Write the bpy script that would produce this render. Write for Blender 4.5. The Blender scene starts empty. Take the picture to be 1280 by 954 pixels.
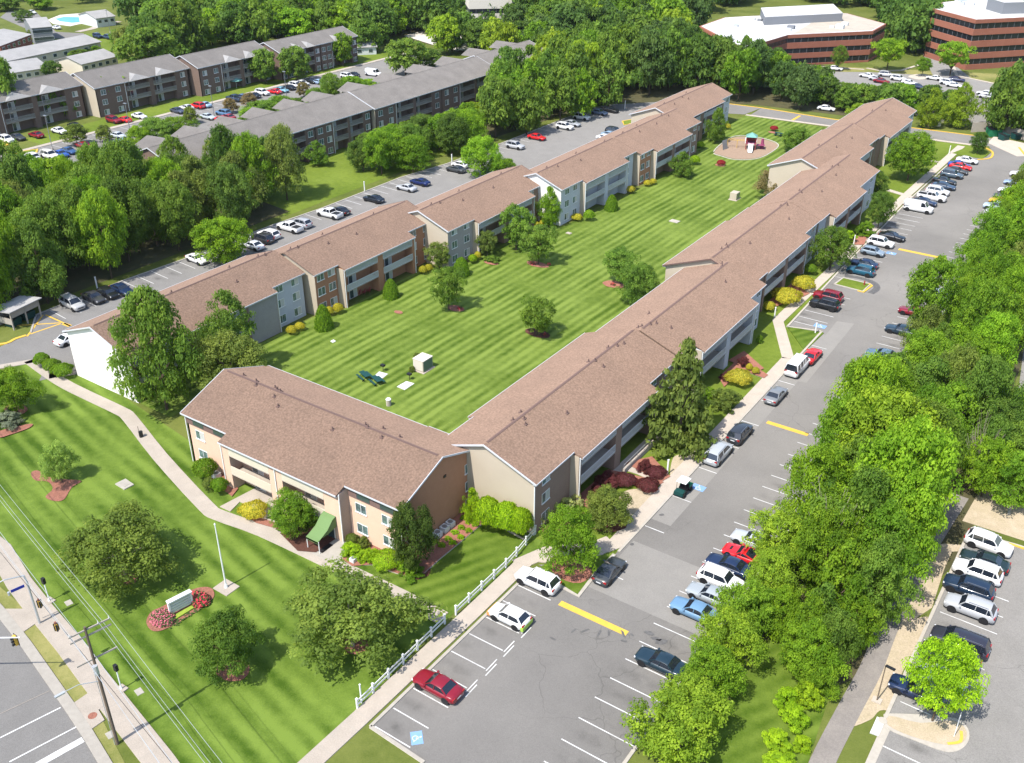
import bpy, math, random
import numpy as np
from mathutils import Vector, Matrix
from mathutils.geometry import tessellate_polygon

random.seed(7)
RNG = np.random.default_rng(11)
SC = bpy.context.scene
COL = SC.collection
R = math.radians

# ------------------------------------------------------------------ camera
FOC, PITCH, ROLL, HEAD, CAMH = 1227.16, R(29.396), R(0.101), R(34.3985), 66.0
_c, _s = math.cos(HEAD), math.sin(HEAD)
def _rz(v): return Vector((_c*v[0]-_s*v[1], _s*v[0]+_c*v[1], v[2]))
_X0 = Vector((1, 0, 0)); _U0 = Vector((0, math.sin(PITCH), math.cos(PITCH)))
CX = _rz(math.cos(ROLL)*_X0+math.sin(ROLL)*_U0)
CU = _rz(-math.sin(ROLL)*_X0+math.cos(ROLL)*_U0)
CF = _rz((0, math.cos(PITCH), -math.sin(PITCH)))
def G(px, py, z=0.0):
    """ground (or height z) point seen at a photo pixel"""
    d = CF*FOC+CX*(px-640)-CU*(py-477)
    t = (z-CAMH)/d.z
    return Vector((d.x*t, d.y*t, z))
def PX(v):
    v = Vector(v)-Vector((0, 0, CAMH)); k = v.dot(CF)
    return 640+FOC*v.dot(CX)/k, 477-FOC*v.dot(CU)/k
def height_at(base, top):
    g = G(*base); best = (1e9, 0)
    for i in range(1, 700):
        z = i*.05; p = PX((g.x, g.y, z)); best = min(best, (abs(p[1]-top), z))
    return best[1]
def mpp(base):  # metres per photo pixel there
    g = G(*base); return (g-Vector((0, 0, CAMH))).dot(CF)/FOC

cam_d = bpy.data.cameras.new('camera'); cam = bpy.data.objects.new('camera', cam_d); COL.objects.link(cam)
cam.matrix_world = Matrix(((CX.x, CU.x, -CF.x, 0), (CX.y, CU.y, -CF.y, 0), (CX.z, CU.z, -CF.z, CAMH), (0, 0, 0, 1)))
cam_d.sensor_width = 36; cam_d.lens = 36*FOC/1280; cam_d.clip_end = 4000; cam_d.clip_start = 0.5
SC.camera = cam

# ------------------------------------------------------------------ light
SUN_EL, SUN_AZ = R(57), R(188)
sv = Vector((math.sin(SUN_AZ)*math.cos(SUN_EL), math.cos(SUN_AZ)*math.cos(SUN_EL), math.sin(SUN_EL)))
sd = bpy.data.lights.new('sun', 'SUN'); sd.energy = 3.7; sd.angle = R(0.55); sd.color = (1, .955, .88)
so = bpy.data.objects.new('sun', sd); COL.objects.link(so); so.rotation_euler = sv.to_track_quat('Z', 'Y').to_euler()
w = bpy.data.worlds.new('World'); SC.world = w; w.use_nodes = True
nt = w.node_tree; sky = nt.nodes.new('ShaderNodeTexSky'); sky.sky_type = 'NISHITA'; sky.sun_disc = False
sky.sun_elevation = SUN_EL; sky.sun_rotation = SUN_AZ; sky.air_density = 1.0; sky.dust_density = 1.2; sky.altitude = 60
bg = nt.nodes['Background']; nt.links.new(sky.outputs[0], bg.inputs[0]); bg.inputs[1].default_value = 0.15
SC.view_settings.view_transform = 'Standard'; SC.view_settings.look = 'None'
SC.view_settings.exposure = 0.80; SC.view_settings.gamma = 1
SC.cycles.max_bounces = 6; SC.cycles.diffuse_bounces = 4; SC.cycles.transmission_bounces = 3; SC.cycles.transparent_max_bounces = 4
SC.cycles.glossy_bounces = 2; SC.cycles.use_denoising = True

# ------------------------------------------------------------------ materials
MATS = {}
def mat(name, col, rough=.8, noise=None, col2=None, metal=0, spec=.3, coat=0, objcol=False, fine=None):
    """procedural principled; noise=(scale, contrast) mixes col/col2 by world-scale noise, fine=(scale, amount) value grain"""
    if name in MATS: return MATS[name]
    m = bpy.data.materials.new(name); m.use_nodes = True; n = m.node_tree.nodes; L = m.node_tree.links
    b = n['Principled BSDF']; b.inputs['Roughness'].default_value = rough; b.inputs['Metallic'].default_value = metal
    b.inputs['Specular IOR Level'].default_value = spec; b.inputs['Coat Weight'].default_value = coat
    b.inputs['Coat Roughness'].default_value = .08; b.inputs['Diffuse Roughness'].default_value = 1.0 if rough > .89 else 0
    src = None
    tc = n.new('ShaderNodeTexCoord')
    if objcol:
        oi = n.new('ShaderNodeObjectInfo'); src = oi.outputs['Color']
    if noise:
        nz = n.new('ShaderNodeTexNoise'); nz.inputs['Scale'].default_value = noise[0]; nz.inputs['Detail'].default_value = 5
        nz.inputs['Roughness'].default_value = .62
        L.new(tc.outputs['Object'], nz.inputs['Vector'])
        mr = n.new('ShaderNodeMapRange'); k = noise[1]; mr.inputs[1].default_value = .5-k; mr.inputs[2].default_value = .5+k
        L.new(nz.outputs[0], mr.inputs[0])
        mx = n.new('ShaderNodeMix'); mx.data_type = 'RGBA'; L.new(mr.outputs[0], mx.inputs[0])
        mx.inputs[6].default_value = (*col, 1); mx.inputs[7].default_value = (*(col2 or [c*.75 for c in col]), 1)
        src = mx.outputs[2]
    if fine:
        nf = n.new('ShaderNodeTexNoise'); nf.inputs['Scale'].default_value = fine[0]; nf.inputs['Detail'].default_value = 3
        L.new(tc.outputs['Object'], nf.inputs['Vector'])
        mf = n.new('ShaderNodeMapRange'); mf.inputs[1].default_value = .3; mf.inputs[2].default_value = .7
        mf.inputs[3].default_value = 1-fine[1]; mf.inputs[4].default_value = 1+fine[1]
        L.new(nf.outputs[0], mf.inputs[0])
        hs = n.new('ShaderNodeMix'); hs.data_type = 'RGBA'; hs.blend_type = 'MULTIPLY'; hs.inputs[0].default_value = 1
        if src is None:
            hs.inputs[6].default_value = (*col, 1)
        else: L.new(src, hs.inputs[6])
        L.new(mf.outputs[0], hs.inputs[7]); src = hs.outputs[2]
    if src is None: b.inputs['Base Color'].default_value = (*col, 1)
    else: L.new(src, b.inputs['Base Color'])
    MATS[name] = m; return m

def leaf_mat(name, trans=.42, wood=False):
    m = bpy.data.materials.new(name); m.use_nodes = True; n = m.node_tree.nodes; L = m.node_tree.links
    b = n['Principled BSDF']; b.inputs['Roughness'].default_value = .6; b.inputs['Specular IOR Level'].default_value = .14
    oi = n.new('ShaderNodeObjectInfo'); at = n.new('ShaderNodeAttribute'); at.attribute_name = 'tone'
    mr = n.new('ShaderNodeMapRange'); mr.inputs[3].default_value = .62; mr.inputs[4].default_value = 1.5
    L.new(at.outputs['Fac'], mr.inputs[0])
    mx = n.new('ShaderNodeMix'); mx.data_type = 'RGBA'; mx.blend_type = 'MULTIPLY'; mx.inputs[0].default_value = 1
    L.new(oi.outputs['Color'], mx.inputs[6]); L.new(mr.outputs[0], mx.inputs[7])
    hsv = n.new('ShaderNodeHueSaturation'); L.new(mx.outputs[2], hsv.inputs['Color'])
    mh = n.new('ShaderNodeMapRange'); mh.inputs[3].default_value = .512; mh.inputs[4].default_value = .482
    L.new(at.outputs['Fac'], mh.inputs[0]); L.new(mh.outputs[0], hsv.inputs['Hue'])
    L.new(hsv.outputs[0], b.inputs['Base Color'])
    br = n.new('ShaderNodeMix'); br.data_type = 'RGBA'; br.blend_type = 'MULTIPLY'; br.inputs[0].default_value = 1; br.inputs[7].default_value = (1.9, 1.7, 1.2, 1); L.new(hsv.outputs[0], br.inputs[6])
    tr = n.new('ShaderNodeBsdfTranslucent'); L.new(br.outputs[2], tr.inputs[0])
    ms = n.new('ShaderNodeMixShader'); ms.inputs[0].default_value = trans
    L.new(b.outputs[0], ms.inputs[1]); L.new(tr.outputs[0], ms.inputs[2]); L.new(ms.outputs[0], n['Material Output'].inputs[0])
    MATS[name] = m; return m
LEAF = leaf_mat('foliage')

def grass_mat(name, angle, period, amp, c1=(.105, .19, .022), c2=(.17, .26, .035), patch=.5, second=None):
    """mown turf: alternating mowing bands, broad patches and fine grain"""
    m = bpy.data.materials.new(name); m.use_nodes = True; n = m.node_tree.nodes; L = m.node_tree.links
    b = n['Principled BSDF']; b.inputs['Roughness'].default_value = .9; b.inputs['Specular IOR Level'].default_value = .12
    tc = n.new('ShaderNodeTexCoord')
    def noise(scale, det=4, rough=.6):
        z = n.new('ShaderNodeTexNoise'); z.inputs['Scale'].default_value = scale; z.inputs['Detail'].default_value = det
        z.inputs['Roughness'].default_value = rough; L.new(tc.outputs['Object'], z.inputs['Vector']); return z.outputs[0]
    def rng(s, a, b_, c, d):
        r = n.new('ShaderNodeMapRange'); L.new(s, r.inputs[0])
        for i, v in zip((1, 2, 3, 4), (a, b_, c, d)): r.inputs[i].default_value = v
        return r.outputs[0]
    def math_(op, a, b_):
        q = n.new('ShaderNodeMath'); q.operation = op
        for i, v in enumerate((a, b_)):
            if isinstance(v, (int, float)): q.inputs[i].default_value = v
            else: L.new(v, q.inputs[i])
        return q.outputs[0]
    tot = rng(noise(.09), .3, .7, 0, patch)
    tot = math_('ADD', tot, rng(noise(1.1, 5), .3, .7, -.18, .18))
    tot = math_('ADD', tot, rng(noise(7, 3), .3, .7, -.16, .16))
    def stripes(angle, period, amp):
        mp = n.new('ShaderNodeMapping'); mp.inputs['Rotation'].default_value = (0, 0, -angle)
        L.new(tc.outputs['Object'], mp.inputs[0])
        wv = n.new('ShaderNodeTexWave'); wv.wave_type = 'BANDS'; wv.bands_direction = 'Y'; wv.inputs['Scale'].default_value = 2*math.pi/20/period
        wv.inputs['Distortion'].default_value = 2.2; wv.inputs['Detail'].default_value = 2.5; wv.inputs['Detail Scale'].default_value = .3
        L.new(mp.outputs[0], wv.inputs[0])
        fade = rng(noise(.13, 3), .36, .64, .15, 1.1)
        return math_('MULTIPLY', math_('MULTIPLY', math_('SUBTRACT', wv.outputs['Fac'], .5), amp), fade)
    if amp: tot = math_('ADD', tot, stripes(angle, period, amp))
    if second: tot = math_('ADD', tot, stripes(*second))
    mx = n.new('ShaderNodeMix'); mx.data_type = 'RGBA'; mx.clamp_factor = True; L.new(math_('ADD', tot, .25), mx.inputs[0])
    mx.inputs[6].default_value = (*c1, 1); mx.inputs[7].default_value = (*c2, 1)
    L.new(mx.outputs[2], b.inputs['Base Color']); MATS[name] = m; return m

mat('concrete', (.44, .385, .325), .9, (.6, .25), (.36, .315, .265), fine=(9, .10))
mat('kerb_concrete', (.42, .39, .34), .9, (2, .3), (.33, .30, .26))
mat('asphalt', (.215, .204, .190), .92, (.045, .2), (.145, .138, .130), fine=(14, .13), spec=.2)
def weather(name, bays, cscale=.16):
    """parking wear: drip stains along the bay centres, tyre-polished lanes and sealed cracks"""
    m = MATS[name]; n = m.node_tree.nodes; L = m.node_tree.links; b = n['Principled BSDF']; src = b.inputs['Base Color'].links[0].from_socket
    tc = n.new('ShaderNodeTexCoord'); sp = n.new('ShaderNodeSeparateXYZ'); L.new(tc.outputs['Object'], sp.inputs[0])
    def M_(op, a, c, clamp=False):
        q = n.new('ShaderNodeMath'); q.operation = op; q.use_clamp = clamp
        for i, v in enumerate((a, c)):
            if isinstance(v, (int, float)): q.inputs[i].default_value = v
            else: L.new(v, q.inputs[i])
        return q.outputs[0]
    nz = n.new('ShaderNodeTexNoise'); nz.inputs['Scale'].default_value = .5; nz.inputs['Detail'].default_value = 4; L.new(tc.outputs['Object'], nz.inputs['Vector'])
    f = None
    for cx, half, per, ph in bays:
        a = M_('ABSOLUTE', M_('SUBTRACT', sp.outputs[0], cx), 0); a = M_('SUBTRACT', 1, M_('DIVIDE', a, half), True)
        yy = M_('MULTIPLY', M_('SUBTRACT', sp.outputs[1], ph), 2*math.pi/per); c = M_('MULTIPLY', M_('SUBTRACT', 1, M_('COSINE', yy, 0)), .5); c = M_('POWER', c, 2.5)
        k = M_('MULTIPLY', a, c); f = k if f is None else M_('MAXIMUM', f, k)
    nr = n.new('ShaderNodeMapRange'); nr.inputs[1].default_value = .38; nr.inputs[2].default_value = .62; L.new(nz.outputs[0], nr.inputs[0])
    f = M_('MULTIPLY', f, nr.outputs[0]) if f is not None else None
    wp = n.new('ShaderNodeVectorMath'); wp.operation = 'ADD'; n2 = n.new('ShaderNodeTexNoise'); n2.inputs['Scale'].default_value = .35; L.new(tc.outputs['Object'], n2.inputs['Vector'])
    sc_ = n.new('ShaderNodeVectorMath'); sc_.operation = 'SCALE'; sc_.inputs[3].default_value = 3; L.new(n2.outputs['Color'], sc_.inputs[0]); L.new(tc.outputs['Object'], wp.inputs[0]); L.new(sc_.outputs[0], wp.inputs[1])
    vo = n.new('ShaderNodeTexVoronoi'); vo.feature = 'DISTANCE_TO_EDGE'; vo.inputs['Scale'].default_value = cscale; L.new(wp.outputs[0], vo.inputs['Vector'])
    cr = n.new('ShaderNodeMapRange'); cr.inputs[1].default_value = .0; cr.inputs[2].default_value = .0085; cr.inputs[3].default_value = .27; cr.inputs[4].default_value = 0; L.new(vo.outputs['Distance'], cr.inputs[0])
    n3 = n.new('ShaderNodeTexNoise'); n3.inputs['Scale'].default_value = .06; L.new(tc.outputs['Object'], n3.inputs['Vector']); gt = n.new('ShaderNodeMapRange'); gt.inputs[1].default_value = .47; gt.inputs[2].default_value = .55; L.new(n3.outputs[0], gt.inputs[0])
    crk = M_('MULTIPLY', cr.outputs[0], gt.outputs[0])
    tot = M_('SUBTRACT', 1, crk)
    if f is not None: tot = M_('MULTIPLY', tot, M_('SUBTRACT', 1, M_('MULTIPLY', f, .42)))
    mx = n.new('ShaderNodeMix'); mx.data_type = 'RGBA'; mx.blend_type = 'MULTIPLY'; mx.inputs[0].default_value = 1; L.new(src, mx.inputs[6]); L.new(tot, mx.inputs[7]); L.new(mx.outputs[2], b.inputs['Base Color'])
weather('asphalt', [(-26.2, 2.6, 2.72, 43.6), (-40.6, 2.0, 2.72, 43.5)])
mat('asphalt_patch', (.235, .224, .208), .92, (.5, .3), (.205, .196, .183), fine=(14, .12), spec=.2)
mat('asphalt_old', (.23, .22, .207), .92, (.3, .3), (.185, .177, .166), fine=(12, .15), spec=.2)
weather('asphalt_old', [(-4.2, 2.4, 2.72, 44.4), (-135, 2.4, 2.72, 74.2)], .2)
mat('trail_asphalt', (.26, .235, .21), .92, (.5, .3), (.16, .145, .135), fine=(10, .12), spec=.2)
mat('oil', (.085, .082, .08), .8, (2.5, .2), (.15, .145, .14))
mat('paint_white', (.74, .74, .72), .8, (1.3, .22), (.44, .43, .42))
mat('paint_yellow', (.72, .46, .07), .8, (2, .3), (.58, .36, .06))
mat('paint_blue', (.16, .33, .62), .8, (4, .3), (.24, .36, .55))
mat('mulch', (.34, .145, .10), .95, (2.2, .25), (.23, .10, .07), fine=(16, .35))
mat('dark_mulch', (.12, .05, .035), .95, (4, .25), (.07, .03, .02), fine=(16, .3))
mat('dirt', (.42, .345, .255), .95, (.8, .25), (.33, .275, .18), fine=(8, .15))
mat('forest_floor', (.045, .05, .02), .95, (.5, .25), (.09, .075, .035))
mat('playground_mulch', (.30, .215, .155), .95, (1.5, .25), (.24, .17, .12))
mat('white_metal', (.78, .79, .80), .5)
mat('white_vinyl', (.8, .8, .78), .5)
mat('grey_metal', (.35, .36, .38), .4, metal=.6)
mat('galvanised', (.5, .52, .54), .45, metal=.4)
mat('black_metal', (.02, .02, .022), .4)
mat('black_plastic', (.02, .02, .022), .5)
mat('wood_pole', (.16, .125, .095), .9, (3, .3), (.11, .085, .06))
mat('bark', (.13, .095, .065), .95, (4, .3), (.07, .05, .035))
mat('pale_bark', (.33, .29, .23), .95, (4, .3), (.2, .17, .13))
mat('brick_buff', (.58, .41, .305), .9, (1.2, .3), (.53, .37, .275), fine=(20, .10))
mat('brick_orange', (.42, .215, .12), .9, (1.2, .3), (.37, .185, .10), fine=(20, .10))
mat('brick_brown', (.30, .205, .15), .9, (1.2, .3), (.26, .175, .13), fine=(20, .12))
mat('brick_grey', (.37, .34, .31), .9, (1.2, .3), (.32, .295, .27), fine=(20, .12))
mat('brick_white', (.55, .56, .57), .9, (.6, .3), (.48, .49, .50), fine=(16, .07))
mat('white_wall', (.82, .80, .77), .8, (.6, .4), (.78, .76, .73))
mat('brick_red', (.30, .12, .08), .9, (.4, .3), (.25, .095, .06), fine=(4, .06))
mat('brick_dark', (.21, .145, .115), .9, (1, .3), (.165, .115, .092), fine=(10, .12))
mat('dark_rail', (.30, .29, .27), .6)
mat('siding_beige', (.50, .43, .34), .7, (.5, .3), (.46, .395, .31))
mat('panel_beige', (.62, .56, .45), .6, (1, .3), (.58, .52, .42))
mat('panel_white', (.66, .68, .69), .5, (1, .3), (.6, .62, .64))
mat('gutter_white', (.56, .57, .60), .5)
mat('trim_white', (.78, .78, .78), .5)
mat('interior_dark', (.045, .042, .042), .9)
mat('glass', (.05, .07, .075), .08, spec=.8)
mat('dark_glass', (.012, .014, .018), .3, spec=.5)
mat('window_pane', (.16, .24, .23), .12, (1.5, .15), (.05, .07, .075), spec=.8)
mat('vertical_blinds', (.5, .5, .47), .7)
mat('roof_shingle', (.246, .162, .117), .95, (.22, .22), (.205, .136, .099), fine=(4.5, .27))
mat('ridge_cap', (.17, .11, .095), .95, (3, .3), (.13, .085, .075))
mat('roof_grey', (.225, .205, .187), .95, (.35, .25), (.165, .15, .137), fine=(4, .12))
mat('roof_light', (.40, .385, .37), .95, (.3, .25), (.31, .30, .29), fine=(4, .1))
mat('membrane_white', (.70, .70, .69), .7, (.12, .2), (.45, .44, .42), fine=(1.2, .12))
mat('membrane_tan', (.52, .45, .36), .8, (.3, .25), (.38, .34, .28))
mat('penthouse_grey', (.20, .21, .23), .7)
mat('tan_concrete', (.62, .57, .50), .8)
mat('car_paint', (.5, .5, .5), .32, objcol=True, coat=.6, spec=.5)
mat('car_glass', (.015, .02, .03), .06, spec=.9, coat=.3)
mat('tyre', (.02, .02, .02), .85)
mat('rim', (.45, .46, .48), .3, metal=.8)
mat('headlight', (.75, .77, .8), .15, spec=.8)
mat('taillight', (.35, .01, .01), .2, spec=.8)
mat('awning_green', (.14, .23, .085), .7)
mat('green_plastic', (.02, .20, .09), .5)
mat('dark_green_metal', (.012, .06, .055), .5)
mat('red_plastic', (.34, .06, .06), .5)
mat('purple_plastic', (.28, .06, .13), .5)
mat('teal_plastic', (.16, .36, .31), .5)
mat('white_plastic', (.8, .8, .8), .4)
mat('fence_wood', (.40, .36, .31), .9, (2, .3), (.33, .295, .25))
mat('sign_blue', (.02, .04, .35), .5)
mat('sign_white', (.8, .8, .8), .5)
mat('pool_water', (.22, .62, .72), .1, spec=.5)
mat('electrical_green', (.34, .38, .28), .6)
mat('electrical_face', (.12, .17, .15), .5)
mat('petal', (.6, .05, .1), .6, objcol=True)
mat('porcelain', (.7, .7, .68), .6)
mat('stone', (.45, .42, .36), .9, (2, .3), (.33, .31, .27))
M = MATS
grass_mat('turf_court', R(-91), 1.5, .85, (.056, .100, .008), (.18, .245, .045), .6, second=(R(-91.3), 4.1, .4))
grass_mat('turf_front', R(-11), 2.1, .85, (.044, .088, .006), (.15, .22, .034), .6, second=(R(-10), 5.1, .25))
grass_mat('turf_plain', 0, 1, 0, (.07, .115, .008), (.18, .235, .035), .6)
grass_mat('turf_side', R(62), 1.6, .6, (.05, .095, .006), (.14, .20, .028), .5)
grass_mat('meadow', 0, 1, 0, (.06, .09, .012), (.15, .17, .04), .8)
grass_mat('turf_dry', 0, 1, 0, (.085, .12, .015), (.27, .25, .09), 1.1)

# ------------------------------------------------------------------ object helpers
USED = {}
def tag(o, label=None, cat=None, group=None, kind=None):
    if label: o['label'] = label; (len(label.split()) > 16 or len(label.split()) < 4) and print('LABEL', len(label.split()), label)
    if cat: o['category'] = cat
    if group: o['group'] = group
    if kind: o['kind'] = kind
    return o
def empty(name, loc=(0, 0, 0), rz=0, label=None, cat=None, group=None):
    o = bpy.data.objects.new(name, None); COL.objects.link(o); o.location = loc; o.rotation_euler = (0, 0, rz); o.empty_display_size = .2
    return tag(o, label, cat, group)
def link(name, me, parent=None, loc=(0, 0, 0), rz=0, scale=None, color=None):
    o = bpy.data.objects.new(name, me); COL.objects.link(o)
    if parent: o.parent = parent
    o.location = loc; o.rotation_euler = (0, 0, rz)
    if scale is not None: o.scale = scale
    if color: o.color = (*color, 1)
    return o
def copy_tree(o, parent=None):
    c = o.copy(); COL.objects.link(c); c.parent = parent
    for ch in o.children: copy_tree(ch, c)
    return c

class MB:
    def __init__(s, T=None): s.v = []; s.f = []; s.m = []; s.mats = []; s.T = T; s.sm = []
    def mi(s, m):
        if m not in s.mats: s.mats.append(m)
        return s.mats.index(m)
    def add(s, vs, fs, m='concrete', smooth=False):
        k = len(s.v); i = s.mi(m)
        for v in vs: s.v.append(s.T(*v) if s.T else tuple(v))
        for f in fs: s.f.append([k+a for a in f]); s.m.append(i); s.sm.append(smooth)
    def box(s, x0, x1, y0, y1, z0, z1, m='concrete'):
        s.add([(x0, y0, z0), (x1, y0, z0), (x1, y1, z0), (x0, y1, z0), (x0, y0, z1), (x1, y0, z1), (x1, y1, z1), (x0, y1, z1)],
              [(0, 3, 2, 1), (4, 5, 6, 7), (0, 1, 5, 4), (1, 2, 6, 5), (2, 3, 7, 6), (3, 0, 4, 7)], m)
    def tube(s, a, b, r0, r1=None, m='white_metal', n=8, caps=True):
        r1 = r0 if r1 is None else r1; a = Vector(a); b = Vector(b); d = (b-a).normalized()
        u = d.cross(Vector((0, 0, 1)) if abs(d.z) < .9 else Vector((1, 0, 0))).normalized(); w_ = d.cross(u)
        vs = []
        for p, r in ((a, r0), (b, r1)):
            for i in range(n):
                t = 2*math.pi*i/n; vs.append(tuple(p+(u*math.cos(t)+w_*math.sin(t))*r))
        fs = [(i, (i+1) % n, n+(i+1) % n, n+i) for i in range(n)]
        if caps: fs += [tuple(range(n))[::-1], tuple(range(n, 2*n))]
        s.add(vs, fs, m, False)
    def beam(s, a, b, w_, h, m):   # rectangular bar between two points, w_ horizontal, h vertical
        a = Vector(a); b = Vector(b); d = (b-a).normalized(); u = d.cross(Vector((0, 0, 1)))
        u = (u.normalized() if u.length > 1e-4 else Vector((1, 0, 0)))*w_/2; v = u.cross(d).normalized()*h/2
        vs = [tuple(p+q) for p in (a, b) for q in (-u-v, u-v, u+v, -u+v)]
        s.add(vs, [(0, 1, 2, 3), (7, 6, 5, 4), (0, 4, 5, 1), (1, 5, 6, 2), (2, 6, 7, 3), (3, 7, 4, 0)], m)
    def prism(s, pts, z0, z1, m):
        n = len(pts); vs = [(p[0], p[1], z0) for p in pts]+[(p[0], p[1], z1) for p in pts]
        tri = tessellate_polygon([[Vector((p[0], p[1], 0)) for p in pts]])
        fs = [tuple(n+i for i in t) for t in tri]+[(i, (i+1) % n, n+(i+1) % n, n+i) for i in range(n)]
        s.add(vs, fs, m)
    def build(s, name, parent=None, loc=(0, 0, 0), rz=0, label=None, cat=None, group=None, kind=None):
        me = bpy.data.meshes.new(name); me.from_pydata(s.v, [], s.f)
        for m in s.mats: me.materials.append(M[m])
        me.polygons.foreach_set('material_index', s.m); me.polygons.foreach_set('use_smooth', s.sm); me.update()
        o = link(name, me, parent, loc, rz); return tag(o, label, cat, group, kind)

LN = [0]
def sheet(name, pts, z, m, kind='structure', label=None, cat=None, group=None, parent=None, thick=0):
    """flat polygon (or low slab) from world points"""
    if not thick and .005 < z < .0395: LN[0] += 1; z += .0003*LN[0]      # never two ground sheets in one plane
    b = MB(); P = [Vector((p[0], p[1], 0)) for p in pts]
    area = sum(P[i].x*P[(i+1) % len(P)].y-P[(i+1) % len(P)].x*P[i].y for i in range(len(P)))
    if area < 0: P = P[::-1]
    if thick: b.prism(P, z-thick, z, m)
    else:
        tri = tessellate_polygon([P]); b.add([(p.x, p.y, z) for p in P], tri, m)
    return b.build(name, parent, kind=kind, label=label, cat=cat, group=group)
def px(*pts): return [G(*p) for p in pts]
def smooth_line(P, k=4):
    out = []
    for i in range(len(P)-1):
        p0 = P[max(i-1, 0)]; p1 = P[i]; p2 = P[i+1]; p3 = P[min(i+2, len(P)-1)]
        for j in range(k):
            t = j/k; out.append(.5*((2*p1)+(p2-p0)*t+(2*p0-5*p1+4*p2-p3)*t*t+(3*p1-p0-3*p2+p3)*t**3))
    out.append(P[-1]); return out
def strip_pts(P, w_):
    Lp, Rp = [], []
    for i, p in enumerate(P):
        d = (P[min(i+1, len(P)-1)]-P[max(i-1, 0)]); d = Vector((-d.y, d.x, 0)).normalized()*w_/2
        Lp.append(p+d); Rp.append(p-d)
    return Lp, Rp
def strip(mb, P, w_, z, m, thick=0):
    Lp, Rp = strip_pts(P, w_)
    for i in range(len(P)-1):
        q = [Lp[i], Rp[i], Rp[i+1], Lp[i+1]]
        mb.add([(v.x, v.y, z) for v in q], [(0, 1, 2, 3)], m)
        if thick:
            for a, b_ in ((q[0], q[3]), (q[1], q[2])):
                mb.add([(a.x, a.y, z), (b_.x, b_.y, z), (b_.x, b_.y, z-thick), (a.x, a.y, z-thick)], [(0, 1, 2, 3)], m)
    if thick:
        for a, b_ in ((Lp[0], Rp[0]), (Lp[-1], Rp[-1])):
            mb.add([(a.x, a.y, z), (b_.x, b_.y, z), (b_.x, b_.y, z-thick), (a.x, a.y, z-thick)], [(0, 1, 2, 3)], m)
def blob(P, k=5):
    Q = P+[P[0]]; n = len(P); out = []
    for i in range(n):
        p0 = P[i-1]; p1 = P[i]; p2 = P[(i+1) % n]; p3 = P[(i+2) % n]
        for j in range(k):
            t = j/k; out.append(.5*((2*p1)+(p2-p0)*t+(2*p0-5*p1+4*p2-p3)*t*t+(3*p1-p0-3*p2+p3)*t**3))
    return out
def ellipse(c, rx, ry, rot=0, n=18, jit=.06):
    return [Vector((c[0]+math.cos(rot)*rx*math.cos(t)*(1+random.uniform(-jit, jit))-math.sin(rot)*ry*math.sin(t), c[1]+math.sin(rot)*rx*math.cos(t)+math.cos(rot)*ry*math.sin(t)*(1+random.uniform(-jit, jit)), 0)) for t in [2*math.pi*i/n for i in range(n)]]
# ================================================================== GROUND, ROADS, WALKS
Z_G, Z_L, Z_A, Z_P, Z_M = 0.0, .02, .04, .055, .05
sheet('ground', [(-1500, -300), (900, -300), (900, 2200), (-1500, 2200)], 0, 'meadow')
# lawns
sheet('front_lawn', px((-60, 640), (0, 668), (33, 712), (70, 764), (130, 837), (222, 953), (235, 985), (350, 985), (383, 950), (569, 765), (690, 690), (690, 640), (480, 600), (250, 560), (160, 500), (70, 455), (30, 452), (0, 465), (-60, 480)), Z_L, 'turf_front')
sheet('side_lawn', px((560, 762), (668, 678), (652, 655), (600, 655), (540, 712), (470, 712), (440, 716)), Z_L+.012, 'turf_side')
sheet('courtyard_lawn', [(-97, 71.5), (-57.5, 71.5), (-57.5, 130), (-60, 131), (-60, 190), (-66, 191), (-66, 250.2), (-96.5, 250.2), (-96.5, 215), (-91.5, 212), (-90.8, 186), (-92, 152), (-96.5, 151), (-96.2, 123), (-101, 122), (-101, 97), (-103, 96), (-103, 64), (-97, 64)], Z_L, 'turf_court')
sheet('walk_lawn', [(-46, 70), (-36.6, 70), (-36.6, 128), (-36.6, 135.4), (-41.6, 135.4), (-43, 206), (-41, 254.5), (-66, 249), (-53, 190)], Z_L, 'turf_plain')
sheet('island_lawn', px((984, 409), (1030, 417), (1006, 440)), .13, 'turf_side', thick=.1)
sheet('meadow_lawn', [(-164, 126), (-164, 196), (-139.6, 196), (-139.6, 126)], Z_L, 'turf_plain')
sheet('strip_lawn', px((870, 990), (900, 900), (960, 800), (1010, 800), (1040, 860), (1000, 985)), Z_L+.01, 'turf_side')
sheet('verge_lawn', px((-40, 700), (45, 772), (106, 857), (172, 985), (145, 985), (103, 905), (85, 880), (33, 805), (0, 760), (-40, 715)), Z_L+.01, 'turf_dry')
sheet('far_lawn', [(-232, 128), (-232, 262), (-224, 262), (-223, 128)], Z_L, 'turf_plain')
sheet('park_lawn', px((60, 42), (215, 42), (275, 52), (262, 78), (120, 62), (60, 52)), Z_L, 'turf_plain')
sheet('clearing_lawn', px((425, 75), (470, 60), (478, 90), (440, 95)), Z_L, 'turf_plain')
sheet('office_lawn', [(-110, 318), (-88, 328), (-45, 345), (-20, 345), (-20, 300), (-55, 312)], Z_L, 'turf_dry')
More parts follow.
